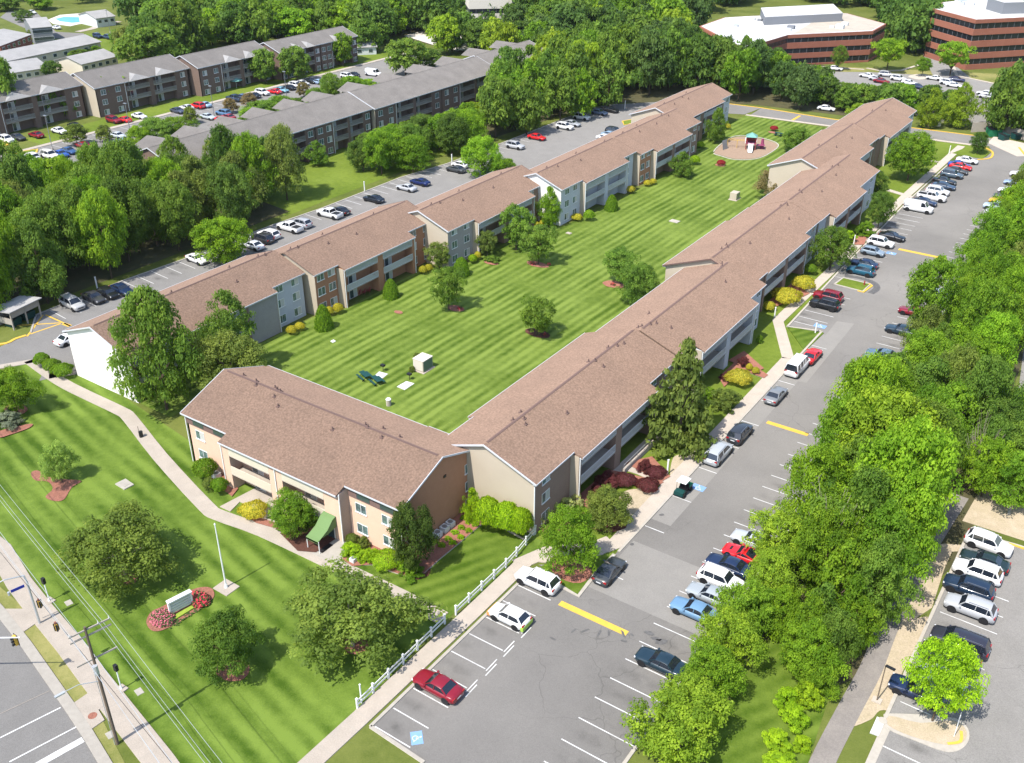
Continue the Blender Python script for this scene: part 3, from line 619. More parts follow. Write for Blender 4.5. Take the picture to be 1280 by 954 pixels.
def facade(root, ax, out, plane, ua, ub, zt, kind, wm, cols=None, floors=((.65, 1.95), (3.2, 4.5), (5.65, 6.75)), zb=0, shade=False, rail='panel_white', bays=None, label=None):
    """one stretch of wall: ax='y' wall runs along y; out=+1/-1 outward normal; plane = face coordinate"""
    def T(u, w_, z): return (plane+out*w_, u, z) if ax == 'y' else (u, plane+out*w_, z)
    if kind == 'w':
        b = MB(T); b.box(ua, ub, -.3, 0, zb, zt, wm); b.build('wall', root)
        for c in (cols or []):
            for (z0, z1) in floors:
                if z1 > zt-.1: z1 = zt-.35
                win(root, T, ua+c*(ub-ua), z0, z1)
    else:
        bays = bays or [(.03, .46), (.54, .97)]
        b = MB(T); D = 1.7; L_ = ub-ua
        b.box(ua, ub, -D-.25, -D, zb, zt, wm)
        edges = [ua]+[v for (p, q) in bays for v in (ua+p*L_, ua+q*L_)]+[ub]
        for i in range(0, len(edges), 2): b.box(edges[i], edges[i+1], -D, 0, zb, zt, wm)
        b.build('wall', root)
        for p, q in bays:
            p = ua+p*L_; q = ua+q*L_
            for k, z in enumerate((2.3, 4.8) if rail == 'panel_beige' else (2.65, 5.15)):
                s = MB(T); s.box(p, q, -D, .04, z-.13, z, 'concrete'); bo = s.build('balcony', root)
                r = MB(T)
                if rail == 'panel_beige': r.box(p, q, -.06, .02, z+.0, z+1.0, rail)
                else:
                    r.box(p, q, -.03, .03, z+.98, z+1.05, rail); r.box(p, q, -.03, .03, z+.04, z+.1, rail); n = int((q-p)/.16)
                    for j in range(n+1): r.box(p+(q-p)*j/n-.035, p+(q-p)*j/n+.035, -.015, .015, z+.1, z+.98, rail)
                r.build('railing', bo)
            for k, z in enumerate((.1, 2.33, 4.83) if rail == 'panel_beige' else (.1, 2.68, 5.18)):
                g = MB(T); m_ = (p+q)/2; g.box(m_-1.6, m_+.2, -D, -D+.05, z, z+1.9, 'trim_white'); g.box(m_-1.5, m_-.7, -D+.05, -D+.08, z+.08, z+1.82, 'glass'); g.box(m_-.62, m_+.1, -D+.05, -D+.075, z+.08, z+1.82, 'vertical_blinds')
                g.build('patio_door', root)
def win(root, T, u, z0, z1, wd=.75):
    b = MB(T); f = .05
    b.box(u-wd, u+wd, -.02, .05, z1-f, z1, 'trim_white'); b.box(u-wd-.05, u+wd+.05, -.02, .1, z0-.06, z0+.04, 'trim_white')
    for c in (u-wd+f/2, u, u+wd-f/2): b.box(c-f/2, c+f/2, -.02, .045, z0+.04, z1-f, 'trim_white')
    o = b.build('window', root)
    g = MB(T); k = random.random()
    g.box(u-wd+f, u-f/2, -.01, .012, z0+.04, z1-f, 'window_pane'); g.box(u+f/2, u+wd-f, -.01, .02, z0+.04, z1-f, 'vertical_blinds' if k < .45 else 'window_pane')
    g.build('pane', o)
def gable_wall(root, ax, out, plane, va, vb, ridge, zr, m, zb=0, wins=(), zdrop=.17):
    """end wall closing a roof block; runs across the ridge"""
    def T(u, w_, z): return (u, plane+out*w_, z) if ax == 'y' else (plane+out*w_, u, z)
    b = MB(T); za = zr-zdrop-SL*abs(va-ridge); zc = zr-zdrop-SL*abs(vb-ridge)
    q = [(va, zb), (vb, zb), (vb, zc)] + ([(ridge, zr-zdrop)] if va < ridge < vb else []) + [(va, za)]
    n = len(q); b.add([(u, 0, z) for u, z in q]+[(u, -.3, z) for u, z in q], [tuple(range(n)), tuple(range(2*n-1, n-1, -1))]+[(i, n+i, n+(i+1) % n, (i+1) % n) for i in range(n)], m)
    b.build('wall', root)
    for u, z0, z1 in wins: win(root, T, u, z0, z1, .65)
def downspout(root, x, y, z): b = MB(); b.box(x-.05, x+.05, y-.05, y+.05, 0, z, 'trim_white'); b.build('downspout', root)

OV = .42
def wing(root, blocks, mat_='roof_shingle'):
    for B in blocks:
        ridge, zr, u0, u1 = B['r'], B['zr'], B['y0'], B['y1']
        segs = [(max(a, u0), min(b_, u1), e) for a, b_, e, *_ in B['L']+B['R']]
        ro = roof_block(root, 'y', ridge, zr, segs, u0, u1, mat_=mat_, rakes=B.get('rk', ('gutter_white', None)))
        vents(ro, B.get('v', []), zr, ridge, 'y', 'ridge_cap')
        for side, out in (('L', -1), ('R', 1)):
            prev = None
            for a, b_, e, kind, wm, cols in B[side]:
                a2 = max(a, u0+.37); b2 = min(b_, u1-.37)
                plane = e-out*OV; zt = zr-.17-SL*abs(plane-ridge)
                if kind: facade(root, 'y', out, plane, a2, b2, zt, kind, wm, cols)
                # return walls at steps
                if prev is not None and abs(prev-e) > .3:
                    lo, hi = sorted((prev-out*OV, plane)); mb = MB(); zt2 = zr-.2-SL*max(abs(lo-ridge), abs(hi-ridge))
                    yy = a2; mb.box(lo+.015, hi-.015, yy-.02, yy+.27, 0, zt2, 'siding_beige' if out > 0 else wm); mb.build('wall', root)
                    downspout(root, (hi if out > 0 else lo)+out*.08, yy+.1, zt2-.1)
                prev = e
        e0 = B['L'][0][2]+OV+.012; e1 = B['R'][0][2]-OV-.012
        gable_wall(root, 'y', -1, u0+.35, e0, e1, ridge, zr, B.get('g0', 'siding_beige'), wins=B.get('gw', ()))
        e0 = B['L'][-1][2]+OV+.012; e1 = B['R'][-1][2]-OV-.012
        gable_wall(root, 'y', 1, u1-.35, e0, e1, ridge, zr, B.get('g1', 'siding_beige'))

CW = [.25, .75]
LW = empty('apartment_building', (-110, 64, 0), label='long brown-roofed brick apartment block with a white end wall, left of the courtyard', cat='apartment building', group='apartment blocks around the courtyard')
def at_root(o, loc):
    return o
# children are written in world coordinates, so undo the root position
class RootShift: pass
def fix_children(root):
    inv = Matrix.Translation(-Vector(root.location))
    for c in root.children: c.matrix_parent_inverse = inv
wing(LW, [
 dict(r=-110.2, zr=9.4, y0=63.6, y1=96.2, g0='white_wall', L=[(63.6, 96.2, -117, 'w', 'brick_brown', CW)],
      R=[(63.6, 84, -102.9, 'b', 'brick_brown', None), (84, 89.4, -102.9, 'w', 'brick_grey', []), (89.4, 96.2, -104, 'w', 'brick_white', CW)],
      v=[(-110.6, 77), (-110.4, 93), (-110.0, 94), (-107.5, 86), (-111.2, 88)]),
 dict(rk=(None, 'ridge_cap'), r=-108.3, zr=9.42, y0=96.2, y1=125.6, g0='siding_beige', L=[(96.2, 125.6, -115.2, 'w', 'brick_brown', CW)],
      R=[(96.2, 101.3, -102.05, 'w', 'brick_orange', CW), (101.3, 118.4, -100.6, 'b', 'brick_orange', None), (118.4, 125.6, -102.2, 'w', 'brick_orange', CW)],
      v=[(-108.6, 98), (-108.1, 99), (-106.5, 104), (-109.6, 106), (-108.4, 117), (-106, 110)]),
 dict(rk=('gutter_white', 'ridge_cap'), r=-103.6, zr=9.3, y0=122.8, y1=154.4, g0='siding_beige', L=[(122.8, 154.4, -110.4, 'w', 'brick_brown', CW)],
      R=[(122.8, 130.1, -97.1, 'w', 'brick_grey', CW), (130.1, 147.7, -95.9, 'b', 'brick_brown', None), (147.7, 154.4, -97.5, 'w', 'brick_brown', CW)],
      v=[(-104, 127), (-103.2, 128.4), (-101.7, 133), (-104.8, 136), (-103.9, 148), (-101.5, 142)]),
 dict(r=-98.3, zr=9.4, y0=151.4, y1=181.2, g0='white_wall', L=[(151.4, 181.2, -105.1, 'w', 'brick_brown', CW)],
      R=[(151.4, 158.8, -92.4, 'w', 'brick_white', [.3, .72]), (158.8, 175.8, -91.35, 'b', 'brick_white', None), (175.8, 181.2, -92.75, 'w', 'brick_white', [.5])],
      v=[(-98.8, 156), (-97.6, 158), (-96.6, 165), (-99.5, 168), (-98.6, 178)]),
 dict(rk=(None, None), r=-98.3, zr=9.43, y0=181.2, y1=211.6, g0='siding_beige', L=[(181.2, 211.6, -105, 'w', 'brick_brown', CW)],
      R=[(181.2, 186.5, -91.5, 'w', 'brick_orange', CW), (186.5, 203.4, -90.3, 'b', 'brick_brown', None), (203.4, 211.6, -92.1, 'w', 'brick_brown', CW)],
      v=[(-98.7, 186), (-96.8, 190), (-99.6, 194), (-98.6, 204), (-97.4, 205), (-96.8, 198)]),
 dict(rk=('gutter_white', None), r=-102.6, zr=9.5, y0=208.6, y1=240.2, g0='siding_beige', L=[(208.6, 240.2, -109.3, 'w', 'brick_brown', CW)],
      R=[(208.6, 233.6, -95.8, 'b', 'brick_brown', None), (233.6, 240.2, -96.8, 'w', 'brick_white', CW)],
      v=[(-103, 214), (-101.3, 216), (-102.2, 222), (-101.0, 223), (-104, 228)]),
])
fix_children(LW)

RW = empty('apartment_building', (-51, 70, 0), label='long brown-roofed brick apartment block beside the main lot, with a beige end wall', cat='apartment building', group='apartment blocks around the courtyard')
wing(RW, [
 dict(r=-51.55, zr=9.4, y0=70, y1=103.6, g0='siding_beige', L=[(70, 77.2, -58.2, 'w', 'brick_brown', CW), (77.2, 103.6, -59, 'w', 'brick_brown', [.2, .4, .6, .8])],
      R=[(70, 77.5, -44.85, 'w', 'brick_brown', [.3]), (77.5, 95.6, -43.75, 'b', 'brick_brown', None), (95.6, 103.6, -45.05, 'w', 'brick_brown', CW)],
      v=[(-51.9, 76), (-51.1, 77), (-50.5, 76.4), (-52.2, 78), (-48.6, 82), (-51.8, 97), (-51.2, 98.2), (-50.9, 99.4), (-50.2, 93), (-51.4, 93), (-52, 92.5)]),
 dict(rk=(None, None), r=-50.8, zr=9.38, y0=103.6, y1=132, g0='siding_beige', L=[(103.6, 132, -57.8, 'w', 'brick_brown', [.2, .4, .6, .8])],
      R=[(103.6, 107.8, -45.05, 'w', 'brick_brown', []), (107.8, 126, -43.3, 'b', 'brick_white', None), (126, 132, -44.6, 'w', 'brick_white', CW)],
      v=[(-51.3, 105), (-50.6, 106), (-50.2, 107), (-51.6, 104.6), (-48.5, 108), (-52.8, 110), (-50.9, 129.6), (-51.5, 131), (-48.7, 126)]),
 dict(rk=('ridge_cap', None), r=-53.4, zr=9.45, y0=131, y1=163.2, g0='siding_beige', L=[(131, 155.2, -61.2, 'w', 'brick_buff', [.2, .8]), (155.2, 163.2, -60.4, 'w', 'brick_brown', CW)],
      R=[(131, 137, -46.4, 'w', 'brick_brown', []), (137, 155.6, -46.2, 'b', 'brick_brown', None), (155.6, 163.2, -47.2, 'w', 'brick_white', CW)],
      v=[(-53.8, 136), (-53.3, 137), (-53.9, 138), (-51.6, 142), (-53.5, 160), (-52.9, 161.5), (-50.8, 157)]),
 dict(rk=(None, None), r=-53.4, zr=9.5, y0=163.2, y1=197.6, g0='siding_beige', g1='siding_beige', L=[(163.2, 197.6, -60, 'w', 'brick_brown', [.2, .4, .6, .8])],
      R=[(163.2, 167.5, -47.1, 'w', 'brick_white', []), (167.5, 185, -45.8, 'b', 'brick_brown', None), (185, 197.6, -47.2, 'w', 'brick_white', CW)],
      v=[(-53.8, 170), (-53.1, 169), (-51, 174), (-53.6, 187), (-53.1, 189), (-51.8, 184)]),
 dict(rk=('gutter_white', 'ridge_cap'), r=-60.2, zr=9.6, y0=188.4, y1=220.8, g0='siding_beige', L=[(188.4, 220.8, -66.9, 'w', 'brick_brown', CW)],
      R=[(188.4, 213.6, -53.1, 'b', 'brick_brown', None), (213.6, 220.8, -54.2, 'w', 'brick_brown', [.5])],
      v=[(-60.7, 200), (-58, 203), (-57.6, 212)]),
 dict(rk=(None, 'gutter_white'), r=-60.2, zr=9.25, y0=220.8, y1=251.2, g0='siding_beige', L=[(220.8, 251.2, -66.8, 'w', 'brick_brown', CW)],
      R=[(220.8, 225.2, -54.2, 'w', 'brick_brown', []), (225.2, 243.6, -52.9, 'b', 'brick_grey', None), (243.6, 251.2, -54.1, 'w', 'brick_white', CW)],
      v=[(-60.6, 236), (-58.6, 240)]),
])
downspout(RW, -45.25, 70.3, 6.7); downspout(RW, -51.3, 70.25, 0.1) if False else None
fix_children(RW)

FB = empty('apartment_building', (-70, 65, 0), label='short brown-roofed buff brick apartment block with beige balconies facing the front lawn', cat='apartment building', group='apartment blocks around the courtyard')
rr, zr = 65.75, 9.4
segs = [(-86.9, -79.1, 58.7), (-79.1, -61.2, 57.4), (-61.2, -53.7, 58.75), (-86.9, -61.3, 72.5), (-61.3, -53.7, 72.8)]
ro = roof_block(FB, 'x', rr, zr, segs, -86.9, -53.7)
vents(ro, [(-84, 66.2), (-81.6, 66), (-81, 65.4), (-78.8, 66.3), (-78.2, 66), (-77.5, 65.9), (-76, 64), (-64.5, 66), (-63.9, 65.7), (-62.8, 66.9), (-61.5, 65.2), (-60, 66.4), (-67.5, 63.9), (-77.5, 64.9)], zr, rr, 'x', 'ridge_cap')
def fz(v): return zr-.17-SL*abs(v-rr)
fl3 = ((.0, 1.2), (2.2, 3.3), (4.3, 5.35))
facade(FB, 'x', -1, 59.1, -86.5, -79.1, fz(59.1), 'w', 'brick_buff', [.28], floors=((1.1, 2.3), (3.75, 4.95)))
facade(FB, 'x', -1, 57.8, -79.1, -61.2, fz(57.8), 'b', 'brick_buff', bays=[(.06, .42), (.53, .875)], rail='panel_beige')
facade(FB, 'x', -1, 59.15, -61.2, -54.1, fz(59.15), 'w', 'brick_buff', [.24, .75], floors=((1.1, 2.3), (3.75, 4.95)))
b = MB(); b.box(-61.49, -61.17, 57.81, 59.45, 0, fz(57.8)-.05, 'brick_buff'); b.box(-79.13, -78.8, 57.81, 59.4, 0, fz(57.8)-.05, 'brick_buff'); b.build('wall', FB)
b = MB(); b.box(-86.5, -57.8, 71.8, 72.1, 0, fz(72.1), 'brick_buff'); b.build('wall', FB)
for a_, c_, y_ in ((-86.5, -79.2, 59.1), (-61.1, -54.1, 59.15)):
    b = MB(); b.box(a_+.02, c_-.02, y_-.07, y_-.003, 5.45, 6.6, 'ridge_cap'); f_ = b.build('frieze_board', FB); b = MB(); b.box(a_+1.2, a_+3.0, y_-.10, y_-.07, 5.6, 6.4, 'glass'); b.box(c_-2.6, c_-.8, y_-.10, y_-.07, 5.6, 6.4, 'glass'); b.build('clerestory_window', f_)
gable_wall(FB, 'x', 1, -54.1, 59.15, 72.3, rr, zr, 'brick_orange', wins=[(70.6, .0, 1.2), (70.6, 2.3, 3.5), (70.6, 4.6, 5.8)])
gable_wall(FB, 'x', -1, -86.5, 59.1, 72.1, rr, zr, 'brick_buff')
for x, y, z in ((-86.55, 59.0, 6.6), (-79.15, 57.72, 6.3), (-61.1, 57.72, 6.3), (-54.0, 59.05, 6.6), (-58.4, 72, 6.4), (-70.6, 57.72, 6)): downspout(FB, x, y, z)
b = MB(); b.box(-54.05, -53.98, 66.2, 66.6, 6.3, 6.6, 'black_metal'); b.build('wall_vent', FB)
# green entrance awning
aw = MB(); x0, x1 = -63.6, -61.9
prof = [(57.75, 3.2), (57.2, 3.0), (56.4, 2.2), (55.3, 1.75), (54.9, 1.65), (54.9, 1.4)]
for (ya, za), (yb, zb_) in zip(prof[:-1], prof[1:]): aw.add([(x0, ya, za), (x1, ya, za), (x1, yb, zb_), (x0, yb, zb_), (x0, ya, za-.05), (x1, ya, za-.05), (x1, yb, zb_-.05), (x0, yb, zb_-.05)], [(0, 1, 2, 3), (7, 6, 5, 4), (0, 3, 7, 4), (1, 5, 6, 2)], 'awning_green')
for x in (x0, x1): aw.add([(x, y, z) for y, z in prof]+[(x, 57.75, 1.9), (x, 56.5, 1.7)], [(7, 0, 1), (7, 1, 2), (7, 2, 3), (6, 0, 7)], 'awning_green')
aw.build('awning', FB)
b = MB(); b.tube((x0, 55, 0), (x0, 55, 1.6), .05); b.tube((x1, 55, 0), (x1, 55, 1.6), .05); b.build('awning_posts', FB)
b = MB(); b.box(-63.3, -62.2, 57.69, 57.75, .1, 2.1, 'trim_white'); b.box(-63.2, -62.3, 57.64, 57.69, .15, 2.0, 'glass'); b.build('door', FB)
b = MB(); b.box(-63.6, -61.7, 55.2, 56.8, .11, .125, 'black_plastic'); b.build('door_mat', label='black mat on the paving under the green entrance awning', cat='mat')
fix_children(FB)

# ================================================================== GREY-ROOFED COMPLEX
def grey_building(label, blocks, loc, group='grey-roofed brick apartment blocks', ze=8.2):
    root = empty('apartment_building', loc, label=label, cat='apartment building', group=group)
    for B in blocks:
        r, zr, y0, y1, xl, xr = B['r'], B['zr'], B['y0'], B['y1'], B['xl'], B['xr']
        ro = roof_block(root, 'y', r, zr, [(y0, y1, xl), (y0, y1, xr)], y0, y1, mat_='roof_grey')
        pl = xr-OV; zt = zr-.17-SL*abs(pl-r); n = max(1, int(round((y1-y0)/22)))
        f4 = ((.4, 1.7), (3.0, 4.3), (5.5, 6.8))
        W_ = (y1-y0)/n
        for i in range(n):
            a = y0+.3+i*W_; c = a+W_-.3*(1 if i < n-1 else 2)
            m1 = a+(c-a)*.3; m2 = a+(c-a)*.86
            facade(root, 'y', 1, pl, a+.1, m1, zt, 'w', 'brick_dark', CW, floors=f4)
            # recessed balconies
            facade(root, 'y', 1, pl, m1, m2, zt, 'b', 'brick_dark', rail='dark_rail')
            facade(root, 'y', 1, pl, m2, c, zt, 'w', 'brick_dark', [.5], floors=f4)
            downspout(root, pl+.08, m1, zt)
            for c0 in (() if not B.get('cross') else (.3, .8)):
                yc = a+(c-a)*c0; d = MB(); d.add([(r, yc, zr-.05), (xl-4, yc, zr-.05), (xl-4, yc-4, zr-1.5), (r-3.9, yc-4, zr-1.5), (xl-4, yc+4, zr-1.5), (r-3.9, yc+4, zr-1.5)], [(0, 1, 2, 3), (0, 5, 4, 1)], 'roof_grey'); d.build('cross_gable', root)
            for c0 in B.get('dorm', (.44, .72)):     # low hipped gablets over the balconies
                yc = a+(c-a)*c0; hw = (c-a)*.11; d = MB(); xe = xr+.7; zE = zr-SL*abs(xr-r)+.02; zp = zE+1.25; xi = r+ (zr-zp)/SL
                d.add([(xe, yc-hw, zE), (xe, yc+hw, zE), (xi, yc, zp+.05), (xe-1.6, yc, zp)], [(0, 1, 3), (1, 2, 3), (2, 0, 3)], 'roof_light'); 
                if B.get('dormers', 1): d.build('gablet', root)
        pl2 = xl+OV; facade(root, 'y', -1, pl2, y0+.3, y1-.3, zr-.17-SL*abs(pl2-r), 'w', 'brick_dark', [.2, .4, .6, .8], floors=f4)
        gable_wall(root, 'y', -1, y0+.35, xl+OV, xr-OV, r, zr, B.get('g0', 'siding_beige')); gable_wall(root, 'y', 1, y1-.35, xl+OV, xr-OV, r, zr, 'siding_beige')
    fix_children(root); return root
grey_building('long grey-roofed dark brick block standing behind the trees of the rear driveway', [dict(g0='brick_dark', r=-168.8, zr=10.6, y0=118, y1=176, xl=-172.6, xr=-160.9, dormers=0, cross=1), dict(r=-168.3, zr=10.65, y0=176, y1=228, xl=-172.2, xr=-160.2, dormers=0, cross=1), dict(r=-169.3, zr=10.7, y0=228, y1=256, xl=-173.2, xr=-161.2, dormers=0, cross=1)], (-169, 118, 0))
grey_building('grey-roofed dark brick block at the far left with a buff brick end wall', [dict(r=-244.7, g0='brick_dark', zr=10.6, y0=118, y1=150.8, xl=-251.5, xr=-237.9)], (-248, 118, 0))
grey_building('grey-roofed dark brick block with pale gablets across the west parking lot', [dict(r=-241.5, zr=10.5, y0=151, y1=181.5, xl=-248, xr=-233.6), dict(g0='brick_dark', r=-237.0, zr=10.5, y0=181.5, y1=209, xl=-244, xr=-230), dict(g0='brick_dark', r=-233.0, zr=10.4, y0=209, y1=243, xl=-240, xr=-226.5)], (-241, 151, 0))
grey_building('low grey roof corner showing behind the woods at the left edge', [dict(r=-196, zr=6.5, y0=84, y1=104.5, xl=-203, xr=-189, dormers=0)], (-196, 90, 0))
# pale townhouses beyond
def townhouse(pxs, z, wall, label, roof='roof_light', hgt_=5.5, rise=1.6, wins=6):
    """pxs: near-left eave, near-right eave, far-right eave seen at eave height z"""
    a, c, e = [G(*p, z) for p in pxs]; u = (c-a); L_ = u.length; u.normalize(); v = Vector((-u.y, u.x, 0)); D = max(6, abs((e-c).dot(v)))
    root = empty('townhouse', (a.x, a.y, 0), math.atan2(u.y, u.x), label=label, cat='house', group='pale townhouses beyond the grey-roofed blocks')
    b = MB(); b.box(0, L_, 0, D, 0, z, wall); b.add([(0, 0, z), (0, D, z), (0, D/2, z+rise), (L_, 0, z), (L_, D, z), (L_, D/2, z+rise)], [(0, 2, 1), (3, 4, 5)], wall); b.build('wall', root)
    r = MB(); o_ = .4
    for y0, y1 in ((-o_, D/2), (D+o_, D/2)):
        za = z-o_*rise/(D/2)+.05; r.add([(-o_, y0, za), (L_+o_, y0, za), (L_+o_, y1, z+rise+.05), (-o_, y1, z+rise+.05), (-o_, y0, za-.15), (L_+o_, y0, za-.15), (L_+o_, y1, z+rise-.1), (-o_, y1, z+rise-.1)], [(0, 1, 2, 3), (4, 7, 6, 5), (0, 4, 5, 1), (0, 3, 7, 4), (1, 5, 6, 2)], roof)
    r.build('roof', root)
    for i in range(wins):
        x = L_*(i+.5)/wins
        for zz in ((z-1.9,) if z < 4 else (z-1.9, z-4.3)):
            w_ = MB(); w_.box(x-.75, x+.75, -.06, .0, zz, zz+1.15, 'trim_white'); f = w_.build('window', root); g = MB(); g.box(x-.65, x+.65, -.09, -.06, zz+.1, zz+1.05, 'glass'); g.build('pane', f)
    return root
townhouse(((0, 57), (38, 43), (24, 25)), 5.5, 'brick_red', 'pale-roofed red brick and white townhouse at the far left edge')
townhouse(((40, 35), (64, 33), (50, 22)), 6.0, 'penthouse_grey', 'pale-roofed townhouse with a dark gable beside the swimming pool')
townhouse(((-10, 80), (125, 52), (115, 42)), 4.0, 'panel_beige', 'long white townhouse row with a pale roof behind the buff end wall', wins=10)
townhouse(((102, 80), (146, 70), (138, 60)), 3.6, 'panel_beige', 'low pale-roofed row between the white townhouses and the grey-roofed block', wins=5)
townhouse(((8, 92), (60, 84), (50, 72)), 3.2, 'panel_beige', 'low pale roof just behind the grey-roofed block at the far left', wins=5)
townhouse(((168, 60), (192, 68), (182, 52)), 3.6, 'brick_red', 'small red brick house beside the conifer behind the grey-roofed block', wins=2)
townhouse(((120, 23), (143, 20), (136, 13)), 3.4, 'panel_white', 'small pale-roofed pool house beside the swimming pool', wins=3)
townhouse(((455, 12), (476, 8), (468, 0)), 5, 'brick_red', 'red brick house glimpsed among the far woods', wins=2)
townhouse(((428, 60), (470, 58), (460, 52)), 2.6, 'panel_white', 'white sheds behind the clearing beyond the west lot', wins=3)

# ================================================================== OFFICES
def office(label, pts, z, bands, loc, roofm='membrane_white', pent=None, base=0, name='office_building', wm='brick_red', para=.5):
    """pts: wall corners (world) in order; bands: (z0,z1) dark ribbon windows"""
    root = empty(name, loc, label=label, cat='office building'); n = len(pts)
    c = sum((Vector((p[0], p[1], 0)) for p in pts), Vector())/n
    zs = [0]+[v for ab in bands for v in ab]+[z]
    for k in range(0, len(zs), 2): b = MB(); b.prism(pts, zs[k], zs[k+1], wm); b.build('brick_band', root)
    for (z0, z1) in bands:
        ins = [(p[0]+(c.x-p[0])*.012, p[1]+(c.y-p[1])*.012) for p in pts]
        b = MB(); b.prism(ins, z0-.01, z1+.01, 'dark_glass'); o = b.build('ribbon_window', root)
        mu = MB()
        for i in range(n):
            a = Vector((*ins[i], 0)); d = Vector((*ins[(i+1) % n], 0)); L_ = (d-a).length
            for j in range(int(L_/2.4)+1):
                q = a+(d-a)*(j*2.4/L_); mu.box(q.x-.03, q.x+.03, q.y-.03, q.y+.03, z0, z1, 'penthouse_grey')
        mu.build('mullions', o)
    ins = [(p[0]+(c.x-p[0])*.02, p[1]+(c.y-p[1])*.02) for p in pts]
    b = MB(); b.prism(pts, z, z+.02, wm); b.prism(ins, z+.02, z+.06, roofm); b.build('roof', root)
    for q, z1 in (pent or []): b = MB(); b.prism(q, z+.06, z1, 'penthouse_grey'); b.prism([(p[0]+(c.x-p[0])*.0, p[1]) for p in q], z1, z1+.08, 'membrane_tan' if roofm == 'x' else 'membrane_white'); b.build('penthouse', root)
    if roofm == 'membrane_white' and wm == 'brick_red' and z < 12:
        tq = [pts[2], pts[3], pts[4], pts[5], pts[6]]; cc = sum((Vector((p[0], p[1], 0)) for p in tq), Vector())/5; b = MB(); b.prism([(p[0]+(cc.x-p[0])*.07, p[1]+(cc.y-p[1])*.07) for p in tq], z+.06, z+.1, 'membrane_tan'); b.build('roof_membrane', root)
    for k in range(16):
        i = random.random(); p = pts[random.randrange(n)]; x = p[0]+(c.x-p[0])*random.uniform(.25, .9); y = p[1]+(c.y-p[1])*random.uniform(.25, .9); h = random.uniform(.5, 1.3)
        b = MB(); b.box(x-h, x+h, y-h*.7, y+h*.7, z+.06, z+h, random.choice(['panel_white', 'penthouse_grey', 'galvanised'])); b.build('roof_unit', root)
    fix_children(root); return root
def gz(z, *p): return [tuple(G(a, b_, z)[:2]) for a, b_ in p]
office('low red brick office with a white roof, left of the taller brick office', gz(9.6, (874, 33), (928, 61), (985, 44), (1092, 39), (1108, 30), (1060, 17), (1035, 15), (905, 22)), 9.6, [(.6, 2.3), (3.9, 5.4), (7.2, 8.6)], (-110, 330, 0),
       pent=[(gz(9.6, (955, 32), (1052, 27), (1040, 15), (950, 20)), 12.2)])
office('tall red brick office with four dark ribbon windows at the upper right', gz(15, (1166, 11), (1220, 25), (1300, 21), (1330, 2), (1260, -6), (1178, 3)), 15, [(1.6, 3.3), (5.1, 6.8), (8.7, 10.4), (12.2, 13.9)], (-62, 345, 0),
       pent=[(gz(15, (1232, 12), (1252, 18), (1330, 16), (1320, 4), (1240, 3)), 18.5)])
office('white concrete office with punched dark windows among the far woods', gz(14, (577, -14), (586, -2), (640, -3), (644, -14)), 14, [(2, 3.6), (5.4, 7), (8.8, 10.4)], (-290, 420, 0), wm='tan_concrete')
# ================================================================== CARS
CARD = {
 # L, W, H, zbelt, hood z, ws base x, roof front x, roof back x, rear base x, trunk z, wheel r
 'sedan': (4.75, 1.84, 1.45, .98, .86, .95, .25, -.95, -1.62, 1.0, .33),
 'coupe': (4.5, 1.82, 1.36, .92, .8, .85, .1, -.7, -1.6, .96, .33),
 'sports': (4.5, 1.94, 1.18, .82, .72, .75, .15, -.35, -1.5, .88, .34),
 'hatch': (4.15, 1.78, 1.5, 1.0, .9, 1.0, .4, -1.35, -1.85, 1.05, .32),
 'suv': (4.7, 1.9, 1.70, 1.1, 1.02, 1.05, .5, -1.75, -2.15, 1.15, .37),
 'bigsuv': (5.1, 2.0, 1.85, 1.18, 1.12, 1.15, .6, -2.1, -2.42, 1.2, .4),
 'minivan': (5.1, 1.98, 1.76, 1.1, 1.0, 1.45, .7, -2.1, -2.42, 1.15, .35),
 'van': (5.6, 2.02, 2.15, 1.25, 1.15, 1.75, 1.15, -2.6, -2.75, 1.3, .37),
 'busvan': (5.6, 2.02, 2.15, 1.25, 1.15, 1.75, 1.15, -2.6, -2.75, 1.3, .37),
 'pickup': (5.6, 2.0, 1.85, 1.2, 1.12, 1.15, .55, -.75, -.95, 1.15, .41),
 'cabrio': (4.4, 1.8, 1.32, .92, .84, .8, .2, -.7, -1.35, .98, .33),
}
CM = {}
mat('lime_paint', (.35, .55, .08), .4); mat('orange_paint', (.8, .3, .1), .4)
def smooth_obj(me):
    me.polygons.foreach_set('use_smooth', [True]*len(me.polygons))
